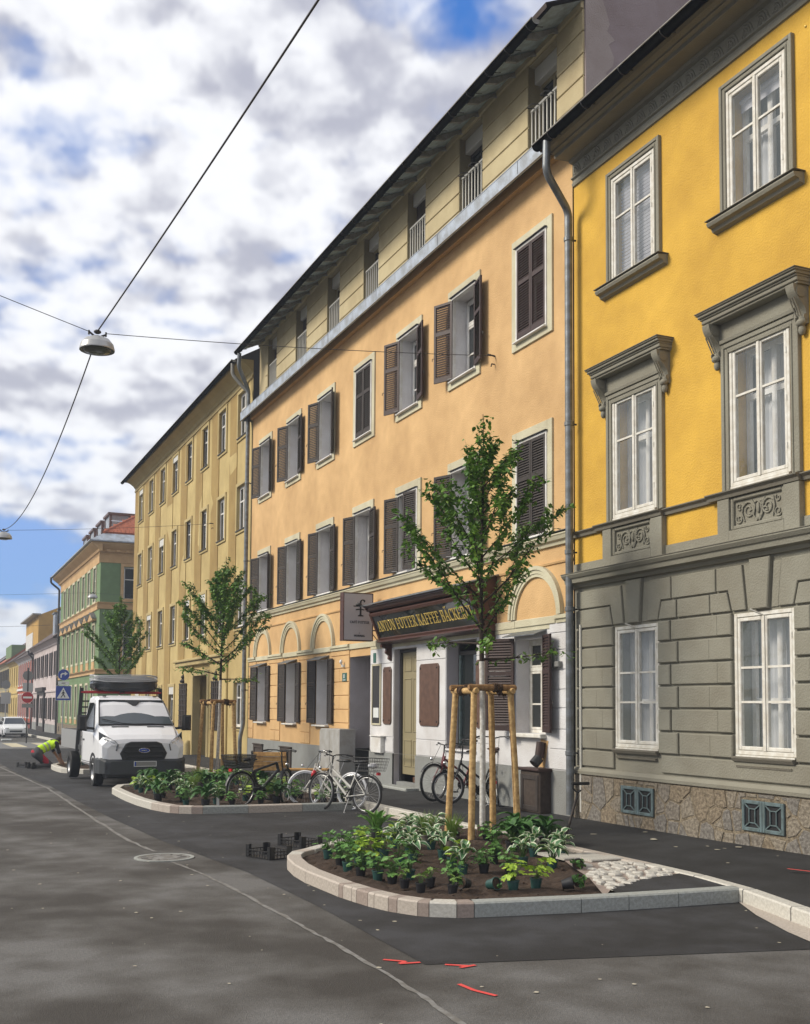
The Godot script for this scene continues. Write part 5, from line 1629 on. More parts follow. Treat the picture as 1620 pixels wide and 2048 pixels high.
# ---------------------------------------------------------------- green corner house
func green_house() -> void:
	var sl = 85.9
	var W = sl - 65.95
	var H = house("green_house", "green corner house with apricot mouldings, roof dormers and a red tiled hip", "house", sl)
	var cols = []
	for i in 7: cols.append(68.1 + 2.51 * i)
	var rows = [[1.1, 3.1, 0.95], [4.68, 6.7, 0.95], [8.15, 10.15, 1.05]]
	var hs = []
	for c in cols:
		for r in rows: hs.append([sl - c - r[2] / 2, sl - c + r[2] / 2, r[0], r[1]])
	var m = MB.new()
	m.wall(0, W, 0.55, 10.9, hs, 0.0, 0.22)
	obj("wall", m, M.green_wall, H)
	m = MB.new(); m.wall(0, W, -0.7, 0.55, [], 0.06, 0.0); m.quad(Vector3(0, 0.55, 0), Vector3(0, 0.55, 0.06), Vector3(W, 0.55, 0.06), Vector3(W, 0.55, 0)); obj("stone_base", m, M.stone_c, H)
	for k in 8: obj("cellar_opening", bx(1.0 + 2.45 * k, 1.45 + 2.45 * k, -0.05, 0.32, 0.0, 0.066), M.void, H)
	m = MB.new(); m.box(Vector3(0, -0.7, -14), Vector3(W - 0.3, 10.8, -0.4)); obj("rear_wall", m, M.room, H)
	# side facing the crossing: a wall of its own turned to the street corner
	m = MB.new()
	var xf = Transform3D(Basis(Vector3(0, 0, -1), Vector3.UP, Vector3(1, 0, 0)), Vector3(W, 0, 0))
	var sw = MB.new()
	var sh = [[1.35, 2.45, 8.15, 10.1], [5.0, 6.1, 8.15, 10.1], [1.35, 2.45, 4.68, 6.7], [5.0, 6.1, 4.68, 6.7]]
	sw.wall(0, 14, -0.7, 10.9, sh, 0.0, 0.22)
	for k in sw.v.size(): sw.v[k] = xf * sw.v[k]
	for k in sw.n.size(): sw.n[k] = xf.basis * sw.n[k]
	obj("side_wall", sw, M.green_wall, H)
	for h in sh:
		m = MB.new()
		m.ring(h[0] - 0.18, h[1] + 0.18, h[2] - 0.12, h[3] + 0.2, 0.18, -0.01, 0.05)
		for k in m.v.size(): m.v[k] = xf * m.v[k]
		for k in m.n.size(): m.n[k] = xf.basis * m.n[k]
		obj("window_trim", m, M.apricot, H)
		var f = small_window(H, 0, 0, 1.1, h[3] - h[2], 0, M.white_paint, 0.62, false)
		f.transform = xf * Transform3D(Basis(), Vector3(h[0], h[2], -0.1))
	for b in [[3.72, 4.0, 0.14], [7.55, 7.95, 0.10], [10.3, 10.9, 0.06]]:
		m = MB.new()
		m.mould([Vector2(0, b[0]), Vector2(b[2] * 0.6, b[0] + 0.02), Vector2(b[2] * 0.6, b[1] - 0.14), Vector2(b[2], b[1] - 0.08), Vector2(b[2] * 1.6, b[1] - 0.02), Vector2(b[2] * 1.6, b[1]), Vector2(0, b[1] + 0.02)], 0, W)
		obj("moulding", m, M.apricot, H)
		m = MB.new()
		m.mould([Vector2(0, b[0]), Vector2(b[2] * 0.6, b[0] + 0.02), Vector2(b[2] * 0.6, b[1] - 0.14), Vector2(b[2], b[1] - 0.08), Vector2(b[2] * 1.6, b[1] - 0.02), Vector2(b[2] * 1.6, b[1]), Vector2(0, b[1] + 0.02)], -b[2] * 1.6, 14)
		for k in m.v.size(): m.v[k] = xf * m.v[k]
		for k in m.n.size(): m.n[k] = xf.basis * m.n[k]
		obj("moulding", m, M.apricot, H)
	obj("side_panel", bx(W, W + 0.03, 3.1, 3.5, -6.0, -0.6), M.apricot, H)
	for k in cols.size():
		var x = sl - cols[k]
		for r in rows.size():
			var q = rows[r]
			small_window(H, x - q[2] / 2, q[0], q[2], q[1] - q[0], -0.05, M.white_paint, 0.64, true, r < 2 or k % 3 == 1)
			m = MB.new(); m.ring(x - q[2] / 2 - 0.14, x + q[2] / 2 + 0.14, q[0] - 0.16, q[1] + 0.16, 0.14, -0.01, 0.05); obj("window_trim", m, M.cream, H)
			if r == 1:
				m = MB.new()
				m.prism([Vector2(x - 0.95, 6.95), Vector2(x + 0.95, 6.95), Vector2(x + 0.95, 7.05), Vector2(x, 7.42), Vector2(x - 0.95, 7.05)], -0.01, 0.26); obj("pediment", m, M.apricot, H)
				m = MB.new(); m.prism([Vector2(x - 1.0, 7.06), Vector2(x, 7.43), Vector2(x + 1.0, 7.06), Vector2(x + 1.0, 7.11), Vector2(x, 7.48), Vector2(x - 1.0, 7.11)], -0.01, 0.30); obj("pediment_flashing", m, M.zinc, H)
				obj("apron_panel", bx(x - 0.55, x + 0.55, 4.05, 4.5, -0.01, 0.05, 0.02), M.apricot, H)
			if r == 0: obj("apron_panel", bx(x - 0.5, x + 0.5, 0.62, 0.92, -0.01, 0.04, 0.015), M.apricot, H)
	# deep eaves
	m = MB.new(); m.mould([Vector2(0, 10.9), Vector2(0.16, 10.92), Vector2(0.22, 11.05), Vector2(0.5, 11.25), Vector2(0.62, 11.35), Vector2(0.62, 11.48), Vector2(0, 11.5)], -0.3, W + 0.6); obj("cornice", m, M.apricot, H)
	m = MB.new(); m.mould([Vector2(0, 10.9), Vector2(0.16, 10.92), Vector2(0.22, 11.05), Vector2(0.5, 11.25), Vector2(0.62, 11.35), Vector2(0.62, 11.48), Vector2(0, 11.5)], -0.05, 14)
	for k in m.v.size(): m.v[k] = xf * m.v[k]
	for k in m.n.size(): m.n[k] = xf.basis * m.n[k]
	obj("cornice", m, M.apricot, H)
	for k in 14: obj("dentil", bx(W + 0.16, W + 0.34, 10.93, 11.06, -0.5 - k * 0.55, -0.3 - k * 0.55), M.apricot, H)
	# roof: tin edge, then tiled slopes
	m = MB.new()
	var e0 = Vector3(-0.3, 11.52, 0.75); var e1 = Vector3(W + 0.75, 11.52, 0.75); var e2 = Vector3(W + 0.75, 11.52, -14)
	m.quad(e0, e1, e1 + Vector3(-0.9, 0.55, -0.9), e0 + Vector3(0, 0.55, -0.9))
	m.quad(e1, e2, e2 + Vector3(-0.9, 0.55, 0), e1 + Vector3(-0.9, 0.55, -0.9))
	m.box(Vector3(-0.3, 11.46, 0.6), Vector3(W + 0.77, 11.53, 0.77))
	m.box(Vector3(W + 0.6, 11.46, -14), Vector3(W + 0.765, 11.53, 0.6))
	obj("tin_edge", m, M.flashing, H)
	m = MB.new()
	var a = e1 + Vector3(-0.9, 0.56, -0.9); var b = e2 + Vector3(-0.9, 0.56, 0); var d = e0 + Vector3(0, 0.56, -0.9)
	var top = Vector3(W - 6.2, 16.2, -6.5)
	m.quad(d, a, top, Vector3(-0.3, 16.2, -6.5))
	m.tri(a, b, top)
	obj("roof_slope", m, M.tile_red, H)
	# tile courses on the hip that faces the camera: single tiles
	var nrm = (b - a).cross(top - a).normalized()
	if nrm.y < 0: nrm = -nrm
	var along = (b - a).normalized()
	var upv = nrm.cross(along).normalized()
	if upv.y < 0: upv = -upv
	var hgt = (top - a).dot(upv)
	var rowh = 0.34
	var tm = MB.new()
	tm.box(Vector3(-0.115, 0, 0), Vector3(0.115, 0.40, 0.035), Transform3D(), 0.012)
	var tmesh = tm.mesh()
	var n = int(hgt / rowh)
	for r in n:
		var t = (r + 0.2) / n
		var p0 = a.lerp(top, t); var p1 = b.lerp(top, t)
		var cnt = int(minf(p0.distance_to(p1), 5.2) / 0.24)
		for c in cnt:
			if r * 22 + c > 292: continue
			var tl = obj("roof_tile", tmesh, M.tile_red, H, p0 + along * (0.14 + c * 0.24 + (r % 2) * 0.12) + nrm * 0.03)
			tl.basis = Basis(along, upv, nrm) * Basis(Vector3.RIGHT, 0.06)
	m = MB.new(); m.tube([a + nrm * 0.05, top + nrm * 0.05], 0.09, 8); obj("hip_ridge", m, M.tile_red, H)
	# glazed box dormers along the street side
	for k in 4:
		var x = W - 4.35 - k * 3.35
		var g = MB.new()
		var z0 = -1.0; var z1 = -4.8
		var y0 = 12.2; var y1 = 13.75
		for q in [[x - 0.95, z0], [x + 0.95, z0], [x + 0.95, -2.2], [x + 0.95, z1]]: g.box(Vector3(q[0] - 0.06, y0, q[1] - 0.06), Vector3(q[0] + 0.06, y1, q[1] + 0.06))
		g.box(Vector3(x - 1.1, y1, z1), Vector3(x + 1.1, y1 + 0.14, z0 + 0.15))
		g.box(Vector3(x + 0.9, 12.55, z1), Vector3(x + 1.0, 12.65, z0))
		var dm = obj("dormer", g, M.board_brown, H)
		obj("dormer_front", bx(x - 0.89, x + 0.89, y0 - 0.3, y1 - 0.01, z0 - 0.02, z0 + 0.01), M.flashing, dm)
		obj("pane", bx(x + 0.94, x + 0.96, y0, y1 - 0.01, z1, z0 - 0.1), M.glass, dm)
		obj("pane", bx(x - 0.96, x - 0.94, y0, y1 - 0.01, z1, z0 - 0.1), M.glass, dm)

# ---------------------------------------------------------------- houses further on
func plain_house(called: String, label: String, s0: float, s1: float, eave: float, mt: Material, trim: Material, rows: Array, pitch: float, ww: float, roof: Material, shut: bool, base: Material) -> Node3D:
	var W = s1 - s0
	var H = house(called, label, "house", s1)
	var n = int(W / pitch)
	var hs = []
	for r in rows:
		for i in n:
			var x = (i + 0.5) * W / n
			hs.append([x - ww / 2, x + ww / 2, r[0], r[1]])
	var m = MB.new(); m.wall(0, W, -1.0, eave - 0.3, hs, 0.0, 0.16); obj("wall", m, mt, H)
	m = MB.new(); m.box(Vector3(0.0, -1, -10), Vector3(W, eave - 0.35, -0.3)); obj("rear_wall", m, M.room, H)
	m = MB.new(); m.wall(0, W, -1.0, 0.35, [], 0.03, 0.0); obj("base_wall", m, base, H)
	for h in hs:
		small_window(H, h[0], h[2], ww, h[3] - h[2], -0.08, M.white_paint, 0.66)
		m = MB.new(); m.ring(h[0] - 0.12, h[1] + 0.12, h[2] - 0.12, h[3] + 0.12, 0.12, -0.01, 0.04); obj("window_trim", m, trim, H)
		if shut:
			for sg in [-1, 1]:
				var cx = (h[0] + h[1]) / 2 + sg * (ww / 2 + 0.27)
				obj("shutter", bx(cx - 0.24, cx + 0.24, h[2], h[3], 0.03, 0.09), M.shutter_old, H)
	m = MB.new(); m.mould([Vector2(0, eave - 0.4), Vector2(0.08, eave - 0.38), Vector2(0.12, eave - 0.25), Vector2(0.42, eave - 0.04), Vector2(0.42, eave), Vector2(0, eave + 0.02)], 0, W); obj("cornice", m, trim, H)
	m = MB.new()
	m.quad(Vector3(-0.1, eave + 0.02, 0.55), Vector3(W + 0.1, eave + 0.02, 0.55), Vector3(W + 0.1, eave + 4.2, -5), Vector3(-0.1, eave + 4.2, -5))
	m.quad(Vector3(-0.1, eave - 0.05, 0.52), Vector3(W + 0.1, eave - 0.05, 0.52), Vector3(W + 0.1, eave + 0.02, 0.55), Vector3(-0.1, eave + 0.02, 0.55))
	m.tri(Vector3(W + 0.05, eave, 0.5), Vector3(W + 0.05, eave, -10.5), Vector3(W + 0.05, eave + 4.2, -5))
	obj("roof", m, roof, H)
	obj("string_course", bx(0, W, rows[0][1] + 0.45, rows[0][1] + 0.62, -0.01, 0.09, 0.02), trim, H)
	return H

func far_houses() -> void:
	var h = plain_house("white_house", "pinkish white house with dark shutters next beyond the green house", 86.4, 106.7, 6.95, M.pink_white, M.pink_white, [[0.75, 2.45], [4.2, 6.05]], 3.35, 1.0, M.roof_brown, true, M.plinth_grey)
	var m = MB.new()
	m.ring(106.7 - 101.2, 106.7 - 95.3, -0.5, 3.3, 0.55, -0.01, 0.16); m.box(Vector3(106.7 - 101.4, 3.0, 0), Vector3(106.7 - 95.1, 3.35, 0.3)); obj("portal", m, M.shutter_old, h)
	for k in 2:
		var x = 14.0 + k * 3.6
		m = MB.new(); m.box(Vector3(x - 0.8, 7.3, -2.6), Vector3(x + 0.8, 9.25, -0.25)); var dm = obj("dormer", m, M.flashing, h)
		obj("pane", bx(x - 0.65, x + 0.65, 7.7, 9.1, -0.249, -0.235), M.glass_dark, dm)
		obj("pane", bx(x + 0.8, x + 0.815, 7.6, 9.1, -2.2, -0.4), M.glass_dark, dm)
		obj("dormer_cap", bx(x - 0.9, x + 0.9, 9.255, 9.35, -2.7, -0.15), M.zinc, dm)
	h = plain_house("red_house", "low brick-red house with pale window frames further up the street", 106.8, 124.1, 6.5, M.red_wall, M.white_wall, [[0.7, 2.9], [3.9, 6.0]], 2.4, 0.95, M.tile_dark, false, M.brick_red)
	obj("pale_band", bx(0, 17.3, 3.3, 3.45, -0.01, 0.12), M.white_wall, h)
	h = plain_house("mustard_house", "mustard yellow house with a high gable beyond the red house", 124.2, 137.2, 6.6, M.pale_yellow, M.pale_yellow, [[0.7, 2.6], [3.9, 6.0]], 3.0, 1.0, M.tile_dark, false, M.plinth_grey)
	# raised yellow upper part standing above the roofs
	var u = house("yellow_upper_house", "yellow gabled upper storey rising above the far roofs beside a brick chimney", "house", 128.0, WX + 1.0)
	m = MB.new(); m.prism([Vector2(0, 6.2), Vector2(0, 10.8), Vector2(-5.5, 13.2), Vector2(-11, 12.0), Vector2(-11, 6.2)], 0, 14, Transform3D(Basis(Vector3(0, 0, 1), Vector3.UP, Vector3(1, 0, 0)), Vector3.ZERO)); obj("wall", m, M.mustard, u)
	obj("window", bx(0.8, 8.5, 7.4, 9.4, 0.0, 0.05), M.white_paint, u)
	obj("roof_edge", bx(-0.4, 14.2, 10.8, 10.95, -0.2, 0.6), M.gutter_dark, u)
	m = MB.new(); m.box(Vector3(12.2, 11, -4.6), Vector3(13.8, 14.9, -3.2)); m.box(Vector3(12.0, 14.9, -4.8), Vector3(14.0, 15.1, -3.0)); obj("chimney", m, M.brick_red, u)
	h = plain_house("olive_house", "olive grey house with green dormers at the far left edge", 137.4, 156.0, 6.9, M.olive, M.beige_trim, [[0.9, 2.9], [4.0, 6.1]], 3.0, 1.1, M.tile_red, true, M.plinth_grey)
	m = MB.new(); m.box(Vector3(9.0, 7.2, -3.0), Vector3(18.3, 9.0, -0.2)); obj("dormer", m, M.green_wall, h)
	plain_house("distant_house", "dim distant house front at the end of the street on the left", 156.5, 190.0, 7.2, M.pale_yellow, M.beige_trim, [[0.9, 2.9], [4.0, 6.1]], 3.4, 1.1, M.roof_brown, false, M.plinth_grey)
	var e = thing("end_house", "large house with a brown roof closing the far end of the street", "house", Vector3(-14, 0, -228))
	m = MB.new(); m.box(Vector3(-22, -2, -10), Vector3(20, 9.0, 0)); obj("wall", m, M.pale_yellow, e)
	m = MB.new(); m.prism([Vector2(0.8, 9.0), Vector2(-5, 16.0), Vector2(-11, 9.0)], -23, 21, Transform3D(Basis(Vector3(0, 0, 1), Vector3.UP, Vector3(1, 0, 0)), Vector3.ZERO)); obj("roof", m, M.roof_brown, e)
	for k in 9:
		obj("window", bx(-20 + k * 4.4, -18.4 + k * 4.4, 5.6, 7.8, 0.0, 0.06), M.glass_dark, e)
		obj("window", bx(-20 + k * 4.4, -18.4 + k * 4.4, 1.6, 3.8, 0.0, 0.06), M.glass_dark, e)

# ---------------------------------------------------------------- rainwater pipes
func pipe(called: String, label: String, pts: Array, r: float, mt: Material, joints: Array, group := "rainwater pipes on the house fronts") -> void:
	var o = Vector3(pts[-1].x, pts[-1].y, pts[-1].z)
	var T = thing(called, label, "downpipe", o, 0.0, group)
	# rounded path
	var c = Curve3D.new()
	for i in pts.size():
		var h = Vector3.ZERO
		var h2 = Vector3.ZERO
		if i > 0 and i < pts.size() - 1:
			var a = minf((pts[i] - pts[i - 1]).length(), 0.22) * 0.5
			h = (pts[i - 1] - pts[i]).normalized()
			h2 = (pts[i + 1] - pts[i]).normalized()
			c.add_point(pts[i] + h * a - o, Vector3.ZERO, -h * a * 0.6)
			c.add_point(pts[i] + h2 * a - o, -h2 * a * 0.6, Vector3.ZERO)
		else: c.add_point(pts[i] - o)
	c.bake_interval = 0.06
	var q = []
	var last = null
	for p in c.tessellate(4, 3.0):
		if last == null or p.distance_to(last) > 0.01: q.append(p)
		last = p
	var m = MB.new(); m.tube(q, r, 14); obj("pipe", m, mt, T)
	for j in joints:
		m = MB.new(); m.lathe([Vector2(r + 0.001, -0.04), Vector2(r + 0.012, -0.03), Vector2(r + 0.012, 0.03), Vector2(r + 0.001, 0.04)], 14); obj("joint_ring", m, mt, T, Vector3(j[0], j[1], j[2]) - o)
		m = MB.new(); m.bar(Vector3.ZERO, Vector3(0.14, 0, 0), 0.02, 0.025); obj("wall_clip", m, M.dark_trim, T, Vector3(j[0], j[1], j[2]) - o)

func pipes() -> void:
	var x = WX - 0.17
	pipe("downpipe", "grey downpipe between peach house and yellow house, swan-necked under the gutter", [Vector3(WX - 0.69, 10.83, -14.42), Vector3(WX - 0.69, 10.32, -14.44), Vector3(x, 9.86, -14.62), Vector3(x, 0.25, -14.62)], 0.062, M.zinc, [[x, 9.4, -14.62], [x, 6.4, -14.62], [x, 4.35, -14.62], [x, 3.45, -14.62], [x, 1.2, -14.62]])
	pipe("conduit", "thin pale conduit beside the downpipe at the yellow house corner", [Vector3(WX - 0.05, 3.2, -14.5), Vector3(WX - 0.05, 0.3, -14.5)], 0.02, M.railing_white, [])
	var x2 = WX - 0.14
	pipe("downpipe", "pale downpipe between beige house and peach house", [Vector3(WX - 0.58, 13.02, -33.2), Vector3(WX - 0.58, 12.6, -33.25), Vector3(x2, 12.0, -33.66), Vector3(x2, 1.35, -33.66), Vector3(x2 - 0.10, 0.9, -33.66), Vector3(x2 - 0.10, 0.15, -33.66)], 0.065, M.zinc, [[x2, 11.2, -33.66], [x2, 9.0, -33.66], [x2, 6.5, -33.66], [x2, 4.0, -33.66], [x2, 2.4, -33.66]])
	pipe("downpipe", "mottled swan-neck pipe end under the beige house gutter", [Vector3(WX - 0.6, 12.9, -33.95), Vector3(WX - 0.6, 12.55, -33.95), Vector3(WX - 0.3, 12.15, -33.80), Vector3(x2 + 0.03, 11.95, -33.70)], 0.06, M.gutter_dark, [])
	pipe("downpipe", "dark downpipe at the far corner of the green house", [Vector3(WX - 0.75, 11.5, -86.0), Vector3(WX - 0.75, 11.1, -86.05), Vector3(WX - 0.12, 10.6, -86.1), Vector3(WX - 0.12, -0.35, -86.1)], 0.075, M.dark_trim, [])
	pipe("downpipe", "dark downpipe at the far corner of the pinkish white house", [Vector3(WX - 0.5, 6.9, -106.5), Vector3(WX - 0.5, 6.6, -106.5), Vector3(WX - 0.12, 6.2, -106.7), Vector3(WX - 0.12, -0.4, -106.7)], 0.075, M.dark_trim, [])

# ---------------------------------------------------------------- plants
const ORD := ["first", "second", "third", "fourth", "fifth", "sixth", "seventh", "eighth", "ninth", "tenth", "eleventh", "twelfth", "thirteenth", "fourteenth", "fifteenth", "sixteenth", "seventeenth", "eighteenth"]

func leaf_strip(l: float, w: float, arch: float, base: Color, edge: Color, edge_w: float, wave := 0.0, fold := 0.25) -> ArrayMesh:
	# a blade from the origin along +z, rising then bending over, with an edge band of another colour
	var m = MB.new()
	var n = 6
	var rows = []
	for i in n + 1:
		var t = float(i) / n
		var ww = w * pow(sin(PI * clampf(t * 0.93 + 0.05, 0, 1)), 0.8) * (1.15 - 0.35 * t)
		var z = l * (t - 0.18 * arch * t * t * t)
		var y = l * arch * (0.55 * t - 0.95 * t * t)
		var row = []
		for k in [-1.0, -1.0 + edge_w, 0.0, 1.0 - edge_w, 1.0]:
			row.append(Vector3(k * ww * 0.5, y + absf(k) * ww * fold + wave * sin(t * 19.0 + k * 2.0) * absf(k), z))
		rows.append(row)
	for i in n:
		for k in 4:
			m.col = edge if (k == 0 or k == 3) else base
			m.quad(rows[i][k], rows[i + 1][k], rows[i + 1][k + 1], rows[i][k + 1])
	return m.mesh()
func leaf_round(r: float, c1: Color, c2: Color, lobes := 5) -> ArrayMesh:
	var m = MB.new()
	var n = lobes * 2 + 3
	var p = []
	for i in n + 1:
		var a = lerpf(0.35, TAU - 0.35, float(i) / n) - PI / 2
		var rr = r * (1.0 + (0.12 if i % 2 else -0.1))
		p.append(Vector3(cos(a) * rr, (0.10 if i % 2 else 0.2) * r, r * 0.55 - sin(a) * rr * 0.95))
	var c = Vector3(0, 0, r * 0.35)
	for i in n:
		m.col = c1 if i % 2 else c2
		m.tri(c, p[i + 1], p[i])
	return m.mesh()

func make_plant(kind_: String, r: RandomNumberGenerator) -> Node3D:
	var T = thing("potted_plant", "", "plant")
	var G1 = Color(0.065, 0.17, 0.03); var G2 = Color(0.10, 0.24, 0.04)
	var potm = {"a": M.pot_teal, "y": M.pot_teal, "b": M.pot_black, "c": M.pot_black, "h": M.pot_teal, "k": M.pot_black, "f": M.pot_black, "g": M.pot_grey}[kind_]
	var pr = 0.062
	if kind_ in ["f", "k", "g"]: pr = 0.085
	if kind_ == "c": pr = 0.055
	var ph = pr * 1.75
	var m = MB.new()
	m.lathe([Vector2(pr * 0.74, 0.0), Vector2(pr * 0.96, ph * 0.86), Vector2(pr * 1.05, ph * 0.88), Vector2(pr * 1.05, ph), Vector2(pr * 0.95, ph), Vector2(pr * 0.93, ph * 0.9)], 14)
	obj("pot", m, potm, T)
	m = MB.new(); m.lathe([Vector2(pr * 0.94, ph * 0.9), Vector2(0.0, ph * 0.93)], 12); obj("pot_soil", m, M.soil, T)
	var stems = MB.new()
	stems.col = Color(0.07, 0.13, 0.03)
	var meshes = []
	var n = 16
	var top = Vector3(0, ph * 0.92, 0)
	match kind_:
		"a", "y", "b", "c":
			var bright = kind_ == "y"
			var c1 = Color(0.25, 0.40, 0.035) if bright else G1
			var c2 = Color(0.36, 0.50, 0.05) if bright else G2
			var lr = 0.042 if bright else 0.036
			n = 18
			if kind_ == "b": lr = 0.026; n = 46; c1 = Color(0.075, 0.19, 0.04); c2 = Color(0.12, 0.26, 0.05)
			if kind_ == "c": lr = 0.03; n = 9; c1 = Color(0.11, 0.21, 0.035); c2 = Color(0.15, 0.25, 0.05)
			for k in 3: meshes.append(leaf_round(lr * (0.8 + 0.22 * k), c1.lerp(c2, k * 0.4), c2.lerp(c1, k * 0.2), 5 if kind_ != "c" else 3))
			for i in n:
				var a = r.randf() * TAU
				var hh = r.randf_range(0.05, 0.21 if kind_ != "c" else 0.10)
				if kind_ == "b": hh = r.randf_range(0.0, 0.17)
				var rad = r.randf_range(0.02, 0.13) * (1.0 if kind_ != "c" else 0.6)
				var p = top + Vector3(cos(a) * rad, hh, sin(a) * rad)
				stems.tube([top + Vector3(cos(a) * 0.012, 0, sin(a) * 0.012), top.lerp(p, 0.55) + Vector3(0, 0.02, 0), p], [0.0035, 0.003, 0.002], 5, false)
				var o = obj("leaf", meshes[i % 3], M.leaf_plant, T, p)
				o.basis = Basis(Vector3.UP, PI / 2 - a + r.randf_range(-0.6, 0.6)) * Basis(Vector3.RIGHT, r.randf_range(-0.1, 0.75)) * Basis(Vector3(0, 0, 1), r.randf_range(-0.4, 0.4))
		"h", "k", "f":
			n = 13
			if kind_ == "h":
				for k in 3: meshes.append(leaf_strip(0.155 + 0.02 * k, 0.088 + 0.008 * k, 0.75 + 0.15 * k, Color(0.10, 0.21, 0.10).lerp(Color(0.07, 0.17, 0.06), k * 0.5), Color(0.60, 0.64, 0.48), 0.34, 0.004))
			elif kind_ == "k":
				n = 17
				for k in 3: meshes.append(leaf_strip(0.25 + 0.04 * k, 0.115, 0.7 + 0.2 * k, Color(0.045, 0.125, 0.03), Color(0.055, 0.15, 0.035), 0.4, 0.006))
			else:
				n = 12
				for k in 3: meshes.append(leaf_strip(0.27 + 0.05 * k, 0.10, 0.35 + 0.2 * k, Color(0.085, 0.20, 0.03), Color(0.12, 0.25, 0.04), 0.3, 0.008))
			for i in n:
				var a = i * 2.39996 + r.randf_range(-0.3, 0.3)
				var t = float(i) / n
				var hh = r.randf_range(0.07, 0.15) * (1.25 - 0.5 * t) if kind_ != "f" else 0.02
				if kind_ == "k": hh = r.randf_range(0.05, 0.16)
				var rad = 0.015 + 0.05 * t
				var p = top + Vector3(cos(a) * rad, hh, sin(a) * rad)
				stems.tube([top + Vector3(cos(a) * 0.01, 0, sin(a) * 0.01), p + Vector3(0, -hh * 0.35, 0) * 0.6, p], [0.006, 0.005, 0.004], 5, false)
				var o = obj("leaf", meshes[i % 3], M.leaf_plant, T, p)
				var pitch = lerpf(-0.95, -0.05, t) + r.randf_range(-0.2, 0.2)
				if kind_ == "f": pitch = lerpf(-1.35, -0.65, t)
				o.basis = Basis(Vector3.UP, PI / 2 - a) * Basis(Vector3.RIGHT, pitch) * Basis(Vector3(0, 0, 1), r.randf_range(-0.3, 0.3))
		"g":
			for i in 110:
				var a = r.randf() * TAU
				var rad = r.randf() * 0.05
				var p = top + Vector3(cos(a) * rad, 0, sin(a) * rad)
				var d = Vector3(cos(a), 0, sin(a)) * r.randf_range(0.03, 0.16)
				var h = r.randf_range(0.2, 0.34)
				stems.col = Color(0.12, 0.22, 0.03).lerp(Color(0.22, 0.32, 0.05), r.randf())
				stems.tube([p, p + d * 0.3 + Vector3(0, h * 0.6, 0), p + d + Vector3(0, h, 0)], [0.0028, 0.0022, 0.0008], 4, false)
	if kind_ == "g": kind(obj("grass_blades", stems, M.leaf_plant, T), "stuff")
	else: kind(obj("stems", stems, M.leaf_plant, T), "stuff")
	return T

const WHAT := {"a": "leafy dark green geranium in a teal pot", "y": "lime green leafy plant in a teal pot", "b": "bushy small-leaved plant in a black pot", "c": "sparse seedling in a small black pot", "h": "white-edged hosta in a teal pot", "k": "large dark green hosta in a black pot", "f": "tall upright broad-leaved plant in a black pot", "g": "feathery yellow-green tuft in a brown pot"}

func set_plants(list: Array, planter: String, up: float, protos: Dictionary, used: Dictionary) -> void:
	# list of [kind, x, s]; labels count each kind from the left as the camera sees it
	var by = {}
	for e in list:
		if not by.has(e[0]): by[e[0]] = []
		by[e[0]].append(e)
	for k in by:
		by[k].sort_custom(func(p, q): return p[1] / p[2] < q[1] / q[2])
		for i in by[k].size():
			var e = by[k][i]
			var label = "%s, %s of its kind from left, %s planter" % [WHAT[k], ORD[mini(i, 17)], planter]
			var pr = protos[k][i % protos[k].size()]
			var at = Vector3(e[1], gy(e[2]) + up, -e[2])
			var o: Node3D
			if used.has(pr): o = dup(pr, at, rng.randf() * TAU, label)
			else:
				used[pr] = true
				o = pr
				o.position = at
				o.rotation.y = rng.randf() * TAU
			tag(o, label, "plant", "potted plants set out in the planters")
			o.rotation.x = rng.randf_range(-0.06, 0.06)

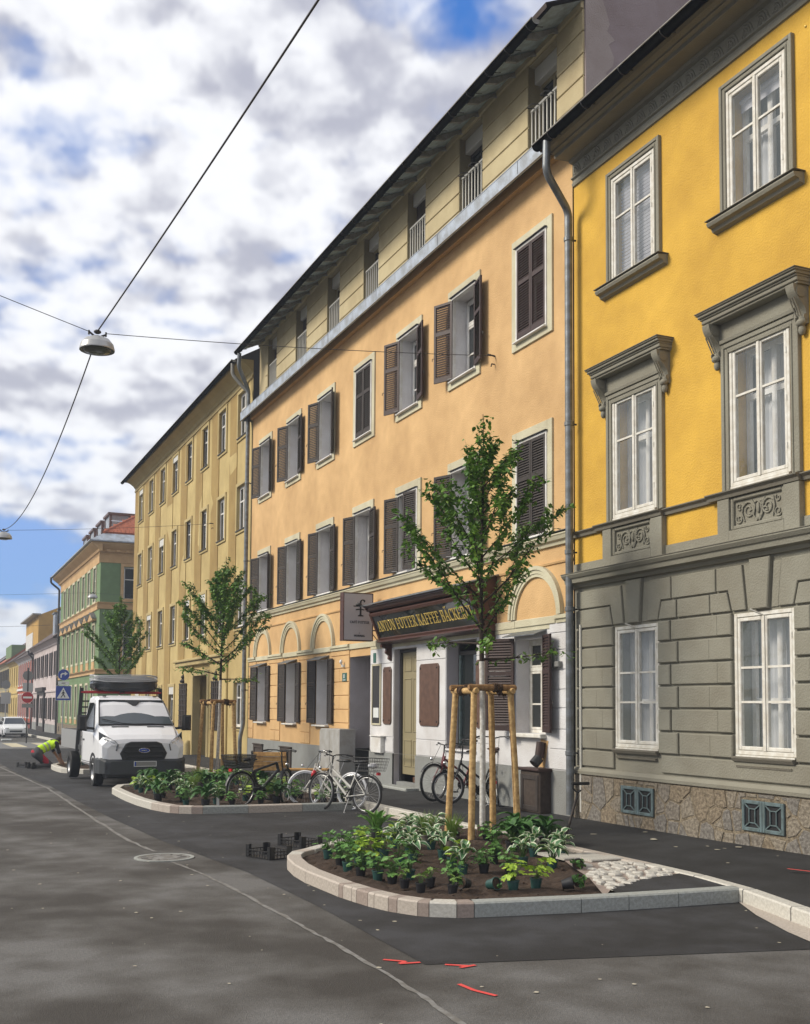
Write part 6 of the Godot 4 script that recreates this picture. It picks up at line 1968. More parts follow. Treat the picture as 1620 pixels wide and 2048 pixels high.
func planter_bed(called: String, label: String, path: Array, lens: Array, far: Array, h: float, mound: Vector2) -> Node3D:
	# path: outer kerb line (x, s) from the front right end round the left to the back; lens: stone lengths, cycled
	var T = thing(called, label, "planter")
	var c = Curve2D.new()
	for p in path: c.add_point(p)
	c.bake_interval = 0.05
	var L = c.get_baked_length()
	var d = 0.0
	var i = 0
	while d < L - 0.02:
		var e = lens[i % lens.size()] if i < lens.size() else [1.0, 0]
		var d2 = minf(d + e[0], L)
		var a = c.sample_baked(d); var b = c.sample_baked(d2)
		kerbstone(T, a, b, 0.17, h, [M.granite, M.granite_warm, M.granite_dark, M.granite_grey][e[1]])
		d = d2
		i += 1
	# soil
	var poly = PackedVector2Array()
	for p in path: poly.append(p)
	for p in far: poly.append(p)
	if Geometry2D.is_polygon_clockwise(poly): poly.reverse()
	var ins = Geometry2D.offset_polygon(poly, -0.09)[0]
	var lo = Vector2(99, 99); var hi = Vector2(-99, -99)
	for p in ins: lo = lo.min(p); hi = hi.max(p)
	var nz = FastNoiseLite.new(); nz.seed = 3; nz.frequency = 3.2; nz.fractal_octaves = 4
	var st = 0.06
	var m = MB.new()
	var hf = func(x, s): return gy(s) + 0.085 + nz.get_noise_2d(x, s) * 0.045 + 0.03 * exp(-(Vector2(x, s) - mound).length_squared() * 0.6)
	var x = lo.x
	while x < hi.x:
		var s = lo.y
		while s < hi.y:
			if Geometry2D.is_point_in_polygon(Vector2(x + st / 2, s + st / 2), ins):
				m.quad(Vector3(x, hf.call(x, s), -s), Vector3(x + st, hf.call(x + st, s), -s), Vector3(x + st, hf.call(x + st, s + st), -s - st), Vector3(x, hf.call(x, s + st), -s - st))
			s += st
		x += st
	obj("soil_bed", m, M.soil, T)
	var cl = MB.new()
	for k in 220:
		var p = Vector2(rng.randf_range(lo.x, hi.x), rng.randf_range(lo.y, hi.y))
		if not Geometry2D.is_point_in_polygon(p, ins): continue
		var sz = rng.randf_range(0.008, 0.026)
		cl.ell(Vector3(p.x, hf.call(p.x, p.y) + sz * 0.3, -p.y), Vector3(sz, sz * 0.7, sz * 0.9), 6, 4)
	kind(obj("soil_clods", cl, M.soil, T), "stuff")
	return T

func planters() -> void:
	var r = RandomNumberGenerator.new()
	r.seed = 8
	var protos = {}
	for k in ["a", "y", "b", "c", "h", "k", "f", "g"]:
		protos[k] = []
		for i in 2: protos[k].append(make_plant(k, r))
	var used = {}
	# near planter
	var p1 = [Vector2(7.47, 8.66), Vector2(6.4, 8.70), Vector2(5.4, 8.80), Vector2(4.62, 8.93), Vector2(4.36, 9.02), Vector2(4.16, 9.22), Vector2(4.03, 9.5), Vector2(3.94, 9.85), Vector2(3.86, 10.5), Vector2(3.84, 11.3), Vector2(3.88, 11.9), Vector2(3.97, 12.4), Vector2(4.10, 12.78), Vector2(4.28, 13.02), Vector2(4.55, 13.15), Vector2(5.2, 13.9), Vector2(7.5, 15.7)]
	var l1 = [[0.75, 3], [0.55, 3], [0.5, 3], [1.05, 3], [0.16, 2], [0.26, 0], [0.11, 2], [0.24, 1], [0.11, 2], [0.22, 1], [0.1, 1], [0.22, 2], [0.1, 1], [0.18, 1], [0.09, 2], [0.95, 1], [0.5, 1], [0.5, 1], [0.3, 1], [0.3, 0], [0.3, 1]]
	var P1 = planter_bed("planter", "near kerb-edged planter full of potted plants around the front tree", p1, l1, [Vector2(7.62, 15.6), Vector2(7.62, 8.8)], 0.14, Vector2(7.2, 13.7))
	# paved end of the near planter: asphalt flag and cobbles
	obj("asphalt_flag", sheet([Vector2(6.15, 8.86), Vector2(7.45, 8.82), Vector2(7.57, 9.2), Vector2(7.56, 9.75), Vector2(6.9, 9.55), Vector2(6.3, 9.25)], 0.128), M.asphalt_new, P1)
	obj("mortar_bed", sheet([Vector2(6.0, 8.87), Vector2(6.3, 9.2), Vector2(6.9, 9.5), Vector2(7.56, 9.7), Vector2(7.56, 11.2), Vector2(6.95, 11.1), Vector2(6.75, 10.6), Vector2(6.5, 9.9)], 0.118), M.granite_dark, P1)
	var CB = thing("cobble_patch", "patch of pale flat cobbles set in mortar between soil and pavement kerb", "cobbles")
	var cp = PackedVector2Array([Vector2(6.12, 9.02), Vector2(6.35, 9.22), Vector2(6.95, 9.58), Vector2(7.54, 9.75), Vector2(7.54, 10.75), Vector2(6.95, 10.75), Vector2(6.85, 10.4), Vector2(6.45, 9.75)])
	var spots = []
	for t in 900:
		var q = Vector2(r.randf_range(6.1, 7.56), r.randf_range(9.0, 10.8))
		if not Geometry2D.is_point_in_polygon(q, cp): continue
		var ok = true
		for o in spots:
			var df = (q - o[0]) * Vector2(1.0, 0.72)
			if df.length() < 0.088: ok = false; break
		if ok: spots.append([q, r.randf_range(0.055, 0.085), r.randf_range(0.075, 0.11)])
	for sp in spots:
		var pl = []
		var n = r.randi_range(6, 8)
		var rot = r.randf_range(-0.5, 0.5)
		for i in n:
			var a = TAU * i / n + r.randf_range(-0.25, 0.25)
			pl.append((Vector2(cos(a) * sp[1], sin(a) * sp[2]) * r.randf_range(0.8, 1.08)).rotated(rot) * 0.82)
		var m = MB.new()
		m.prism(pl, 0.0, r.randf_range(0.025, 0.045), Transform3D(Basis(Vector3.RIGHT, Vector3(0, 0, -1), Vector3.UP), Vector3.ZERO), 0.014)
		if m.v.size() == 0: continue
		var o = obj("cobble", m, M.cobble, CB, Vector3(sp[0].x, 0.108, -sp[0].y))
		o.rotation.x = r.randf_range(-0.07, 0.07)
	# flat slabs by the kerb
	for q in [[7.22, 11.25, 0.28, 0.16], [7.38, 10.98, 0.22, 0.13], [7.1, 11.5, 0.2, 0.14]]:
		obj("slab", bx(-q[2], q[2], 0, 0.03, -q[3], q[3], 0.01), M.cobble, CB, Vector3(q[0], 0.12, -q[1]))
	var l = [["a", 4.51, 12.48], ["a", 4.80, 12.82], ["b", 4.43, 11.85], ["a", 4.37, 11.45], ["a", 4.72, 12.02], ["y", 4.68, 11.75], ["b", 4.36, 11.03], ["y", 4.75, 11.65], ["y", 5.14, 12.24], ["a", 4.43, 10.72], ["b", 4.50, 10.50], ["a", 5.02, 11.50], ["c", 4.50, 10.18], ["a", 4.76, 10.64], ["h", 5.33, 11.82], ["h", 5.53, 12.36], ["c", 4.55, 9.90], ["c", 4.78, 10.17], ["f", 5.78, 14.04], ["y", 5.76, 13.39], ["g", 6.13, 13.16], ["b", 5.36, 13.49], ["b", 4.99, 12.94],
		["h", 5.79, 11.98], ["y", 5.59, 11.32], ["h", 5.46, 10.79], ["c", 4.80, 9.70], ["b", 5.03, 10.14], ["b", 5.70, 10.75], ["b", 5.95, 10.62], ["y", 5.43, 9.62], ["h", 6.38, 11.07], ["y", 5.71, 9.66], ["k", 6.84, 12.14], ["h", 6.90, 11.72], ["h", 6.55, 10.72], ["b", 6.75, 13.56], ["k", 7.25, 12.75], ["k", 7.42, 12.30], ["h", 7.15, 11.50], ["b", 7.04, 13.2], ["g", 6.35, 12.87], ["a", 6.50, 11.94], ["h", 6.2, 13.5], ["h", 6.55, 13.75], ["h", 6.3, 14.1], ["h", 6.0, 12.75], ["h", 5.6, 12.95], ["a", 5.25, 12.75], ["y", 5.1, 12.9], ["b", 6.15, 11.35], ["k", 7.1, 12.35]]
	set_plants(l, "near", 0.085, protos, used)
	# pots lying on their side
	var tp = [[5.04, 9.84, 0.4], [5.20, 9.71, 1.9], [5.88, 9.44, 2.6], [6.16, 9.55, 0.9], [6.76, 10.55, 1.2]]
	var tw = ["tipped pot with trailing green leaves by the front kerb", "tipped teal pot lying beside the trailing leaves near the front kerb", "tipped dark pot lying left of the cobbles by the front kerb", "tipped black pot nearest the cobble patch", "tipped pot behind the cobbles beside a white-edged hosta"]
	for i in 5:
		var t = thing("tipped_pot", tw[i], "pot", Vector3(tp[i][0], 0.15, -tp[i][1]), tp[i][2], "pots tipped over in the near planter")
		t.rotation.z = 1.35
		var m = MB.new()
		m.lathe([Vector2(0.0, 0.001), Vector2(0.046, 0.0), Vector2(0.06, 0.095), Vector2(0.066, 0.098), Vector2(0.066, 0.112), Vector2(0.058, 0.112)], 14)
		obj("pot", m, M.pot_teal if i == 1 else M.pot_black, t)
		m = MB.new(); m.lathe([Vector2(0.058, 0.10), Vector2(0.0, 0.105)], 12); obj("pot_soil", m, M.soil, t)
		for k in 9 if i != 1 else 3:
			var o = obj("leaf", leaf_round(0.03, Color(0.05, 0.14, 0.03), Color(0.08, 0.19, 0.04)), M.leaf_plant, t, Vector3(r.randf_range(-0.05, 0.06), 0.12 + r.randf() * 0.09, r.randf_range(-0.07, 0.07)))
			o.rotation = Vector3(r.randf_range(-0.8, 0.8), r.randf() * TAU, r.randf_range(-1.6, -0.5))
	# middle planter
	var p2 = [Vector2(7.47, 18.93), Vector2(6.4, 19.0), Vector2(5.2, 19.04), Vector2(4.55, 19.13), Vector2(4.25, 19.3), Vector2(4.06, 19.55), Vector2(3.9, 20.2), Vector2(3.80, 21.2), Vector2(3.76, 22.6), Vector2(3.80, 24.2), Vector2(3.9, 24.9), Vector2(4.15, 25.2), Vector2(5.2, 26.0), Vector2(7.5, 27.8)]
	planter_bed("planter", "middle kerb-edged planter packed with plants before the white tipper truck", p2, [[1.1, 3], [1.0, 1], [0.8, 3], [0.2, 2], [0.25, 1], [0.2, 2], [0.25, 1], [0.2, 1], [0.3, 1], [1.0, 0], [1.0, 0], [1.0, 0], [0.9, 0]], [Vector2(7.62, 27.7), Vector2(7.62, 19.05)], 0.14, Vector2(7.3, 26.0))
	var pool = ["a", "y", "b", "h", "k", "g", "y", "a", "b", "h", "b", "k"]
	var l2 = []
	var tries = 0
	var pk = PackedVector2Array(p2)
	pk.append(Vector2(7.6, 27.7)); pk.append(Vector2(7.6, 19.1))
	var inn = Geometry2D.offset_polygon(pk, -0.33)
	if inn.is_empty() or inn[0].size() < 3:
		pk.reverse(); inn = Geometry2D.offset_polygon(pk, -0.33)
	while l2.size() < 74 and tries < 4000:
		tries += 1
		var q = Vector2(r.randf_range(3.8, 7.5), r.randf_range(19.1, 27.0))
		if not Geometry2D.is_point_in_polygon(q, inn[0]) or q.distance_to(Vector2(7.2, 27.4)) < 0.8: continue
		var ok = true
		for e in l2:
			if q.distance_to(Vector2(e[1], e[2])) < 0.34: ok = false; break
		if ok: l2.append([pool[l2.size() % pool.size()], q.x, q.y])
	set_plants(l2, "middle", 0.085, protos, used)
	# plants of a sort that was not needed a second time
	var tg = MB.new(); tg.box(Vector3(-0.025, 0, -0.002), Vector3(0.025, 0.16, 0.002))
	var tgo = obj("plant_label", tg, M.sign_white, null, Vector3(4.95, 0.10, -19.55)); tag(tgo, "white plant tag stuck in the front soil of the middle planter", "plant tag")
	# far planter
	var p3 = [Vector2(7.47, 32.3), Vector2(5.2, 32.25), Vector2(4.3, 32.3), Vector2(3.95, 32.6), Vector2(3.72, 33.3), Vector2(3.72, 35.6), Vector2(3.82, 36.4), Vector2(4.1, 36.9), Vector2(5.2, 38.5), Vector2(7.5, 41.5)]
	planter_bed("planter", "far kerb-edged planter where the worker kneels beyond the truck", p3, [[1.2, 0], [1.0, 0]], [Vector2(7.62, 41.4), Vector2(7.62, 32.4)], 0.14, Vector2(6.4, 38))
	var l3 = []
	for i in 22:
		for t in 40:
			var q = Vector2(r.randf_range(4.05, 6.8), r.randf_range(32.8, 38.0))
			if q.y > 36.2 + (q.x - 4.0) * 0.9 or (q.x < 4.45 and q.y > 35.0): continue
			var ok = true
			for e in l3:
				if q.distance_to(Vector2(e[1], e[2])) < 0.34: ok = false; break
			if ok:
				l3.append([["k", "y", "b", "a"][i % 4], q.x, q.y])
				break
	set_plants(l3, "far", 0.085, protos, used)
	for k in protos:
		for p in protos[k]:
			if not used.has(p):
				remove_child(p)
				p.free()

# ---------------------------------------------------------------- trees
func tree(label: String, x: float, s: float, hgt: float, seed_: int, lean: Vector2, low_white: float, leaves: int, spread: float) -> void:
	var r = RandomNumberGenerator.new()
	r.seed = seed_
	var T = thing("young_tree", label, "tree", Vector3(x, gy(s) + 0.09, -s), 0.0, "young street trees held by timber stakes")
	var tp = func(t): return Vector3(lean.x * t + 0.02 * sin(t * 9.0) * t, hgt * t, -lean.y * t + 0.015 * sin(t * 7.0 + 1.0) * t)
	var t0 = low_white / hgt
	var pts = []
	var rad = []
	for i in 13:
		var t = t0 * i / 12.0
		pts.append(tp.call(t)); rad.append(0.043 - 0.004 * i / 12.0 + r.randf_range(-0.001, 0.0015))
	var m = MB.new()
	m.tube(pts, rad, 12)
	for k in 13:
		var t = t0 * r.randf_range(0.05, 0.95); var a = r.randf() * TAU
		m.ell(tp.call(t) + Vector3(cos(a), 0, sin(a)) * 0.037, Vector3(0.011, 0.013, 0.011), 7, 5)
	obj("limewashed_trunk", m, M.limewash, T)
	pts = []; rad = []
	for i in 26:
		var t = lerpf(t0, 1.0, i / 25.0)
		pts.append(tp.call(t)); rad.append(lerpf(0.037, 0.005, pow(i / 25.0, 0.75)))
	m = MB.new(); m.tube(pts, rad, 10)
	obj("trunk", m, M.bark, T)
	# limbs and twigs
	var tips = []
	var nb = 36
	for i in nb:
		var f = i / float(nb - 1)
		var t = lerpf(t0 + 0.005, 0.90, pow(f, 0.9))
		var b = tp.call(t)
		var a = i * 2.399 + r.randf_range(-0.35, 0.35)
		var len = (lerpf(0.62, 0.80, f / 0.25) if f < 0.25 else lerpf(0.80, 0.16, pow((f - 0.25) / 0.75, 0.85))) * spread * r.randf_range(0.72, 1.15)
		var rise = lerpf(0.75, 1.25, f) * r.randf_range(0.8, 1.3)
		if i < 3: rise = r.randf_range(0.05, 0.2)
		var d = Vector3(cos(a), rise, sin(a)).normalized()
		var q = [b]; var w = [lerpf(0.019, 0.007, f)]
		var p = b
		var n = 7
		for k in n:
			d = (d + Vector3(r.randf_range(-0.11, 0.11), r.randf_range(-0.05, 0.12) if i >= 3 else r.randf_range(-0.07, 0.05), r.randf_range(-0.11, 0.11))).normalized()
			p = p + d * len * 1.25 / n
			q.append(p); w.append(lerpf(w[0], 0.0025, (k + 1.0) / n))
		m = MB.new(); m.tube(q, w, 6)
		var tw = MB.new()
		for k in range(1, n + 1):
			for z in 3 if k > 2 else 1:
				var dd = (d + Vector3(r.randf_range(-1, 1), r.randf_range(-0.5, 0.8), r.randf_range(-1, 1)) * 0.85).normalized()
				var e = q[k] + dd * len * r.randf_range(0.10, 0.28)
				tw.tube([q[k], q[k].lerp(e, 0.5) + Vector3(0, 0.01, 0), e], [w[k] * 0.6 + 0.001, 0.002, 0.001], 4, false)
				tips.append([q[k], e, k / float(n), i])
			tips.append([q[k - 1], q[k], k / float(n), i])
		var bo = obj("branch", m, M.bark, T)
		kind(obj("twigs", tw, M.bark, bo), "stuff")
	for k in 12:
		var t = lerpf(0.72, 0.995, k / 11.0)
		tips.append([tp.call(t - 0.02), tp.call(t), 0.6, 9])
		tips.append([tp.call(t - 0.02), tp.call(t) + Vector3(r.randf_range(-0.12, 0.12), 0.04, r.randf_range(-0.12, 0.12)), 0.9, 9])
	# leaves: pointed ovals hanging from the shoots
	var lm = MB.new()
	var rows = []
	for i in 5:
		var t = i / 4.0
		var w = 0.5 * sin(PI * pow(t, 0.75)) * 0.52
		rows.append([Vector3(-w, 0.10 * w, t - 0.0), Vector3(0, -0.16 * t * t, t), Vector3(w, 0.10 * w, t)])
		rows[i][0].y -= 0.16 * t * t; rows[i][2].y -= 0.16 * t * t
	for i in 4:
		for k in 2: lm.quad(rows[i][k], rows[i + 1][k], rows[i + 1][k + 1], rows[i][k + 1])
	var mm = MultiMesh.new()
	mm.transform_format = MultiMesh.TRANSFORM_3D
	mm.use_colors = true
	mm.mesh = lm.mesh()
	mm.instance_count = leaves
	var wsum = 0.0
	var cum = []
	for t in tips:
		wsum += t[0].distance_to(t[1]) * ((0.55 + t[2]) if t[3] > 2 else (0.12 + 0.5 * t[2]))
		cum.append(wsum)
	for i in leaves:
		var u = r.randf() * wsum
		var k = cum.bsearch(u)
		k = mini(k, tips.size() - 1)
		var tpz = tips[k]
		var p = tpz[0].lerp(tpz[1], r.randf()) + Vector3(r.randf_range(-1, 1), r.randf_range(-1.3, 0.4), r.randf_range(-1, 1)) * 0.045
		var a = r.randf() * TAU
		var dirn = Vector3(cos(a), r.randf_range(-1.7, 0.15), sin(a)).normalized()
		var side = dirn.cross(Vector3(r.randf_range(-0.5, 0.5), 1, r.randf_range(-0.5, 0.5))).normalized()
		var sz = r.randf_range(0.06, 0.115)
		mm.set_instance_transform(i, Transform3D(Basis(side * sz, side.cross(dirn) * -sz, dirn * sz), p))
		var c = Color(0.06, 0.15, 0.018).lerp(Color(0.155, 0.29, 0.035), pow(r.randf(), 1.4))
		if r.randf() < 0.06: c = Color(0.20, 0.31, 0.05)
		mm.set_instance_color(i, c)
	var mi = MultiMeshInstance3D.new()
	mi.name = "crown"
	mi.multimesh = mm
	mi.material_override = M.leaf_tree
	T.add_child(mi, true)
	kind(mi, "stuff")

func stakes(label: String, x: float, s: float, turn: float, top: float) -> void:
	var T = thing("tree_stakes", label, "tree stakes", Vector3(x, gy(s) + 0.06, -s), turn, "timber stake frames round the young trees")
	var a = 0.285; var b = 0.365
	var cs = [Vector2(-1, 1), Vector2(-1, -1), Vector2(1, -1), Vector2(1, 1)]
	for c in cs:
		var m = MB.new()
		m.tube([Vector3(c.x * b, 0.0, -c.y * b), Vector3(c.x * (a + b) / 2 + rng.randf_range(-0.01, 0.01), top * 0.5, -c.y * (a + b) / 2), Vector3(c.x * a, top, -c.y * a)], [0.047, 0.045, 0.043], 14)
		obj("stake", m, M.stake, T)
		m = MB.new()
		m.tube([Vector3(c.x * (b - 0.046), 0.2, -c.y * (b) + 0.006), Vector3(c.x * (a - 0.034), top - 0.1, -c.y * a + 0.004)], 0.006, 4)
		obj("drying_crack", m, M.stake_dark, T)
	for k in 4:
		var p = Vector3(cs[k].x * a, top + 0.01, -cs[k].y * a); var q = Vector3(cs[(k + 1) % 4].x * a, top + 0.01, -cs[(k + 1) % 4].y * a)
		var d = (q - p).normalized()
		p += Vector3(0, 0.045 * (k % 2), 0); q += Vector3(0, 0.045 * (k % 2), 0)
		var m = MB.new(); m.tube([p - d * 0.085, p - d * 0.07, q + d * 0.07, q + d * 0.085], [0.036, 0.045, 0.045, 0.036], 12)
		obj("rail", m, M.stake if k % 2 == 0 else M.stake_dark, T)
		# coir rope tied from rail to trunk
		var mid = p.lerp(q, 0.5 + (0.14 if k % 2 else -0.12))
		m = MB.new()
		var pts = []
		for i in 34:
			var an = i * 0.75
			pts.append(mid + d * (i / 33.0 - 0.5) * 0.14 + (Vector3.UP * cos(an) + d.cross(Vector3.UP) * sin(an)) * (0.055 + 0.008 * sin(i * 1.7)))
		m.tube(pts, 0.014, 6)
		m.tube([mid + Vector3(0, 0.03, 0), (mid * 0.35) + Vector3(0, top * 0.65 + 0.03, 0), Vector3(0, top + 0.03, 0) + (mid - Vector3(0, mid.y, 0)) * 0.16], 0.016, 6)
		m.tube([mid + Vector3(0, -0.04, 0), mid + Vector3(0.02, -0.12, 0.01)], 0.007, 5)
		obj("coir_tie", m, M.coir, T)

func trees() -> void:
	tree("nearest young leafy tree with limewashed trunk in the near planter", 7.24, 13.7, 6.0, 12, Vector2(-0.02, 0.0), 2.46, 6200, 1.75)
	stakes("four timber stakes with rails tied to the nearest tree", 7.24, 13.7, 0.0, 2.06)
	tree("second young tree with leaning limewashed trunk, in the middle planter", 7.05, 28.0, 5.75, 23, Vector2(0.14, 0.0), 2.50, 9000, 1.75)
	stakes("four timber stakes and rails round the second tree behind the black bicycle", 7.05, 28.0, 0.25, 1.93)
	tree("third young tree farthest back, rising behind the white truck", 6.5, 40.0, 5.9, 37, Vector2(-0.05, 0.0), 2.3, 8000, 1.75)
	stakes("stakes of the third tree, hidden behind the truck", 6.5, 40.0, 0.1, 1.9)
	var g = thing("trunk_guard", "brown slotted guard round the foot of the nearest tree trunk", "trunk guard", Vector3(7.24, 0.10, -13.7))
	var m = MB.new(); m.lathe([Vector2(0.066, 0.02), Vector2(0.07, 0.15), Vector2(0.066, 0.15), Vector2(0.062, 0.02)], 16); obj("sleeve", m, M.old_door, g)
	for k in 12:
		var a = TAU * k / 12
		m = MB.new(); m.bar(Vector3(cos(a) * 0.068, 0.04, sin(a) * 0.068), Vector3(cos(a) * 0.071, 0.13, sin(a) * 0.071), 0.012, 0.006); obj("slot", m, M.board_brown, g)
	# watering tube
	var w = obj("watering_tube", null_mesh_tube(0.035, 0.24), M.pot_grey, null, Vector3(7.16, 0.08, -13.2)); tag(w, "short grey watering tube in the soil before the nearest trunk", "tube")

func null_mesh_tube(r: float, h: float) -> MB:
	var m = MB.new(); m.lathe([Vector2(r, 0), Vector2(r, h), Vector2(r * 0.8, h), Vector2(r * 0.8, h * 0.6)], 12)
	return m

# ---------------------------------------------------------------- street things
func crate(label: String, x: float, s: float, turn: float, w: float, d: float) -> void:
	var T = thing("plastic_crate", label, "crate", Vector3(x, gy(s) + 0.005, -s), turn, "black plastic plant crates")
	var h = 0.10
	obj("floor_panel", bx(-w / 2, w / 2, 0.006, 0.014, -d / 2, d / 2), M.black_plastic, T)
	for e in [[Vector3(-w / 2, 0, d / 2), 0.0, w], [Vector3(w / 2, 0, d / 2), PI / 2, d], [Vector3(w / 2, 0, -d / 2), PI, w], [Vector3(-w / 2, 0, -d / 2), -PI / 2, d]]:
		var m = MB.new()
		m.box(Vector3(0, 0.0, -0.012), Vector3(e[2], 0.012, 0.0)); m.box(Vector3(0, h * 0.45, -0.008), Vector3(e[2], h * 0.55, 0.0)); m.box(Vector3(0, h - 0.012, -0.014), Vector3(e[2], h, 0.0))
		var n = int(e[2] / 0.055)
		for i in n + 1: m.box(Vector3(e[2] * i / n - 0.005 + (0.005 if i == 0 else 0.0) - (0.005 if i == n else 0.0), 0.012, -0.008), Vector3(e[2] * i / n + 0.005 + (0.005 if i == 0 else 0.0) - (0.005 if i == n else 0.0), h - 0.012, -0.001))
		var o = obj("side_lattice", m, M.black_plastic, T, e[0])
		o.rotation.y = e[1]
	for sx in [-1, 1]:
		for sz in [-1, 1]:
			var m = MB.new()
			m.box(Vector3(sx * w / 2 - 0.075 if sx > 0 else sx * w / 2, 0, sz * d / 2 - (0.014 if sz > 0 else 0.0)), Vector3(sx * w / 2 if sx > 0 else sx * w / 2 + 0.075, h + 0.055, sz * d / 2 + (0.014 if sz < 0 else 0.0)))
			m.box(Vector3(sx * w / 2 - (0.014 if sx > 0 else 0.0), 0, sz * d / 2 - (0.06 if sz > 0 else 0.0)), Vector3(sx * w / 2 + (0.014 if sx < 0 else 0.0), h + 0.055, sz * d / 2 + (0.06 if sz < 0 else 0.0)))
			obj("corner_post", m, M.black_plastic, T)

func street_things() -> void:
	crate("empty black plastic crate left of the near planter, nearest to us", 4.06, 13.42, 0.36, 0.34, 0.50)
	crate("second black crate behind the first, half hidden by the near planter", 4.78, 14.35, 0.36, 0.36, 0.52)
	crate("flattened crate lying in the shade before the truck", 4.65, 25.9, 0.1, 0.36, 0.50)
	# spade leaning out of the soil
	var S = thing("garden_spade", "black-handled spade stuck upright at the right end of the near planter", "spade", Vector3(7.60, 0.06, -12.2))
	var m = MB.new(); m.tube([Vector3(0, 0.0, 0), Vector3(0.21, 0.68, 0.02)], 0.017, 10); obj("shaft", m, M.shutter_old, S)
	m = MB.new(); m.tube([Vector3(-0.005, -0.02, 0), Vector3(0.03, 0.10, 0.003)], 0.023, 10); obj("socket", m, M.black_plastic, S)
	m = MB.new()
	m.tube([Vector3(0.205, 0.66, 0.02), Vector3(0.225, 0.745, 0.02), Vector3(0.16, 0.80, 0.02), Vector3(0.155, 0.87, 0.02)], 0.014, 8)
	m.tube([Vector3(0.225, 0.745, 0.02), Vector3(0.275, 0.775, 0.02)], 0.013, 8)
	m.tube([Vector3(0.145, 0.865, 0.02), Vector3(0.40, 0.862, 0.02)], 0.021, 10)
	obj("handle", m, M.black_plastic, S)
	# bench: backrest towards the road
	var B = thing("street_bench", "slatted wooden bench on steel legs facing the house, behind the black bicycle", "bench", Vector3(7.02, gy(23.4) + 0.14, -23.15), -0.42)
	for i in 4:
		m = MB.new(); m.box(Vector3(-0.36, -0.047, -0.016), Vector3(0.36, 0.047, 0.016), Transform3D(Basis(Vector3.RIGHT, -0.22), Vector3(0, 0.41 + i * 0.103, 0.10 + 0.023 * i)), 0.008)
		obj("back_slat", m, M.bench_wood, B)
	for i in 4: obj("seat_slat", bx(-0.36, 1.25, 0.36, 0.395, -0.42 + i * 0.115, -0.32 + i * 0.115, 0.006), M.bench_wood, B)
	for x in [-0.385, 0.385, 1.27]:
		m = MB.new()
		m.bar(Vector3(x, 0.34, 0.06), Vector3(x, 0.79 if x < 1 else 0.40, 0.20 if x < 1 else 0.06), 0.03, 0.06)
		m.bar(Vector3(x, 0.345, 0.08), Vector3(x, 0.345, -0.45), 0.03, 0.03)
		m.bar(Vector3(x, 0.35, 0.05), Vector3(x, 0.0, 0.22), 0.03, 0.05)
		m.bar(Vector3(x, 0.35, -0.40), Vector3(x, 0.0, -0.42), 0.03, 0.05)
		obj("leg_frame", m, M.dark_trim, B)

# ---------------------------------------------------------------- bicycles
func wheel(T: Node3D, o: Vector3, r: float, tyre: Material, rim: Material, turn := 0.0) -> void:
	var n = 30
	var m = MB.new()
	var pts = []
	for i in n + 1: pts.append(Vector3(cos(TAU * i / n) * (r - 0.02), sin(TAU * i / n) * (r - 0.02), 0))
	m.tube(pts, 0.021, 8, false)
	var w = obj("wheel", m, tyre, T, o)
	w.rotation.y = turn
	m = MB.new()
	pts = []
	for i in n + 1: pts.append(Vector3(cos(TAU * i / n) * (r - 0.05), sin(TAU * i / n) * (r - 0.05), 0))
	m.tube(pts, 0.012, 6, false); obj("rim", m, rim, w)
	m = MB.new(); m.tube([Vector3(0, 0, -0.045), Vector3(0, 0, 0.045)], 0.022, 10); obj("hub", m, M.steel, w)
	m = MB.new()
	for i in 28:
		var a = TAU * i / 28
		m.tube([Vector3(cos(a + 0.5 * (1 if i % 2 else -1)) * 0.02, sin(a + 0.5 * (1 if i % 2 else -1)) * 0.02, 0.03 * (1 if i % 4 < 2 else -1)), Vector3(cos(a) * (r - 0.055), sin(a) * (r - 0.055), 0)], 0.0016, 4, false)
	kind(obj("spokes", m, M.steel, w), "stuff")

